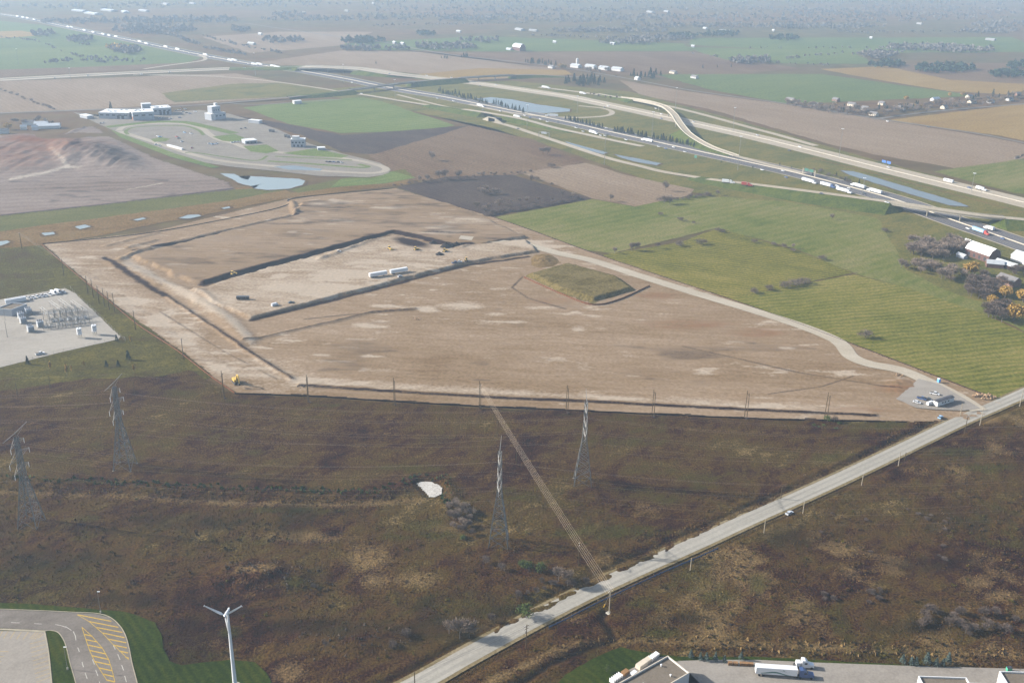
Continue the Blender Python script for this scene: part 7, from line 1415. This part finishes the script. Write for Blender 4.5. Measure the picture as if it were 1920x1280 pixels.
# tussocks: too many to count
def tufts(n, poly, tests, hmin, hmax, m, name, label, wd=.5, seed=1):
    P = GV(poly); xs = [p[0] for p in P]; ys = [p[1] for p in P]; x = rng.uniform(min(xs), max(xs), n); y = rng.uniform(min(ys), max(ys), n); ok = inpoly(x, y, P)
    px, py = PIX(x, y, np.zeros(n)); ok &= (px > -120) & (px < 2060) & (py < 1330) & tests(x, y, px, py); x, y, px, py = x[ok], y[ok], px[ok], py[ok]
    d = wdist(x, y, RXY); k = d > 6.4
    for Q in (LAWN, LAWN2): k &= ~inpoly(x, y, [(p[0], p[1]) for p in GV(Q)])
    x, y, px, py = x[k], y[k], px[k], py[k]; z = scrub_z(x, y, px, py)-.08; n = len(x)
    h = hmin+(hmax-hmin)*rng.random(n)**2; T = []
    for j in range(3):
        a = rng.random(n)*6.283; w0 = h*wd; lx = (rng.random(n)-.5)*h*.5; ly = (rng.random(n)-.5)*h*.5
        T.append(np.stack([np.stack([x-np.cos(a)*w0, y-np.sin(a)*w0, z], 1), np.stack([x+np.cos(a)*w0, y+np.sin(a)*w0, z], 1), np.stack([x+lx, y+ly, z+h], 1)], 1))
    o = bpy.data.objects.new(name, tris(np.concatenate(T), name, m)); COL.objects.link(o); tag(o, label, kind='stuff')
hedge_d = lambda px, py: dist_line(px, py, HEDGE, 2.)
wild = lambda px, py: (py > 920) | ((px > 1640) & (py > 800))
tufts(120000, SCRUB, lambda x, y, px, py: wild(px, py) & (fbm(x/18, y/18, 90, 3) > .44), .25, .8, v_brown, 'dead_weeds', 'dead brown weeds over the overgrown land')
tufts(60000, SCRUB, lambda x, y, px, py: (wild(px, py) & (scrub_tint(x, y, px, py)[:, 0] > .28)) | (hedge_d(px, py) < 22), .25, .75, v_straw, 'straw_tussocks', 'straw coloured tussocks in the scrub')
tufts(70000, SCRUB, lambda x, y, px, py: (wild(px, py) & (fbm(x/15, y/15, 92, 3) > .54)) | (hedge_d(px, py-8) < 16), .25, .8, v_olive, 'olive_weeds', 'olive green weeds in the scrub')
tufts(60000, SCRUB, lambda x, y, px, py: (dist_line(px, py+7, HEDGE, 2.) < 15) & (px < 850), .7, 2.0, v_green, 'hedge_weeds', 'thick dark green weeds along the old hedge line', .7)
tufts(50000, SCRUB, lambda x, y, px, py: (dist_line(px, py-9, HEDGE[:6], 2.) < 13), .5, 1.4, v_straw, 'hedge_reeds', 'straw coloured reeds along the old hedge line', .6)
tufts(60000, SCRUB, lambda x, y, px, py: (dist_line(px, py, [(900, 1290), (1080, 1212), (1180, 1204), (1300, 1206), (1500, 1214), (1980, 1236)], 2.) < 26) & (py < 1236), .5, 1.5, v_straw, 'reed_bed', 'tan reeds in the ditch above the depots', .6)
tufts(40000, SCRUB, lambda x, y, px, py: (blob(px, py, 500, 1085, 95, 28)+blob(px, py, 690, 1205, 85, 26)+blob(px, py, 600, 1215, 90, 24) > .3), .4, 1.3, v_bare, 'mound_weeds', 'grey dead weeds on the overgrown mounds', .55)
# ================================================================ look-alikes are told apart by their place, counted from the left
_w = 'first second third fourth fifth sixth seventh eighth ninth tenth eleventh twelfth thirteenth fourteenth fifteenth sixteenth seventeenth eighteenth nineteenth'.split()
_t = {2: 'twenty', 3: 'thirty', 4: 'forty', 5: 'fifty', 6: 'sixty', 7: 'seventy', 8: 'eighty', 9: 'ninety'}
def ordinal(n):
    if n < 20: return _w[n-1]
    return _t[n//10][:-1]+'ieth' if n % 10 == 0 else _t[n//10]+'-'+_w[n % 10-1]
same = {}
for o in list(scene.objects):
    if o.parent is None and 'category' in o and o.get('category') not in ('power cable', 'wire'): same.setdefault(o['label'], []).append(o)
for l, os_ in same.items():
    if len(os_) > 1:
        os_.sort(key=lambda o: float(PIX(*o.location)[0]))
        for k, o in enumerate(os_): o['label'] = l+', '+ordinal(k+1)+' from the left'
# ================================================================ haze
hz = bpy.data.meshes.new('haze'); bm = bmesh.new(); bmesh.ops.create_cube(bm, size=1.0)
bmesh.ops.scale(bm, vec=(2*S+400, 2*S-4000+600+400, 292), verts=bm.verts)
bmesh.ops.translate(bm, vec=(0, (2*S-4000-600)/2, 292/2-4), verts=bm.verts); bm.to_mesh(hz); bm.free()
ho = bpy.data.objects.new('haze', hz); COL.objects.link(ho); tag(ho, 'thin pale blue autumn haze over the plain', kind='stuff')
hm = bpy.data.materials.new('haze'); hm.use_nodes = True; t = hm.node_tree; t.nodes.remove(t.nodes['Principled BSDF'])
pv = t.nodes.new('ShaderNodeVolumePrincipled'); pv.inputs['Color'].default_value = (.60, .79, 1.0, 1); pv.inputs['Density'].default_value = SIG; pv.inputs['Anisotropy'].default_value = .2
t.links.new(pv.outputs[0], t.nodes['Material Output'].inputs['Volume']); hz.materials.append(hm)
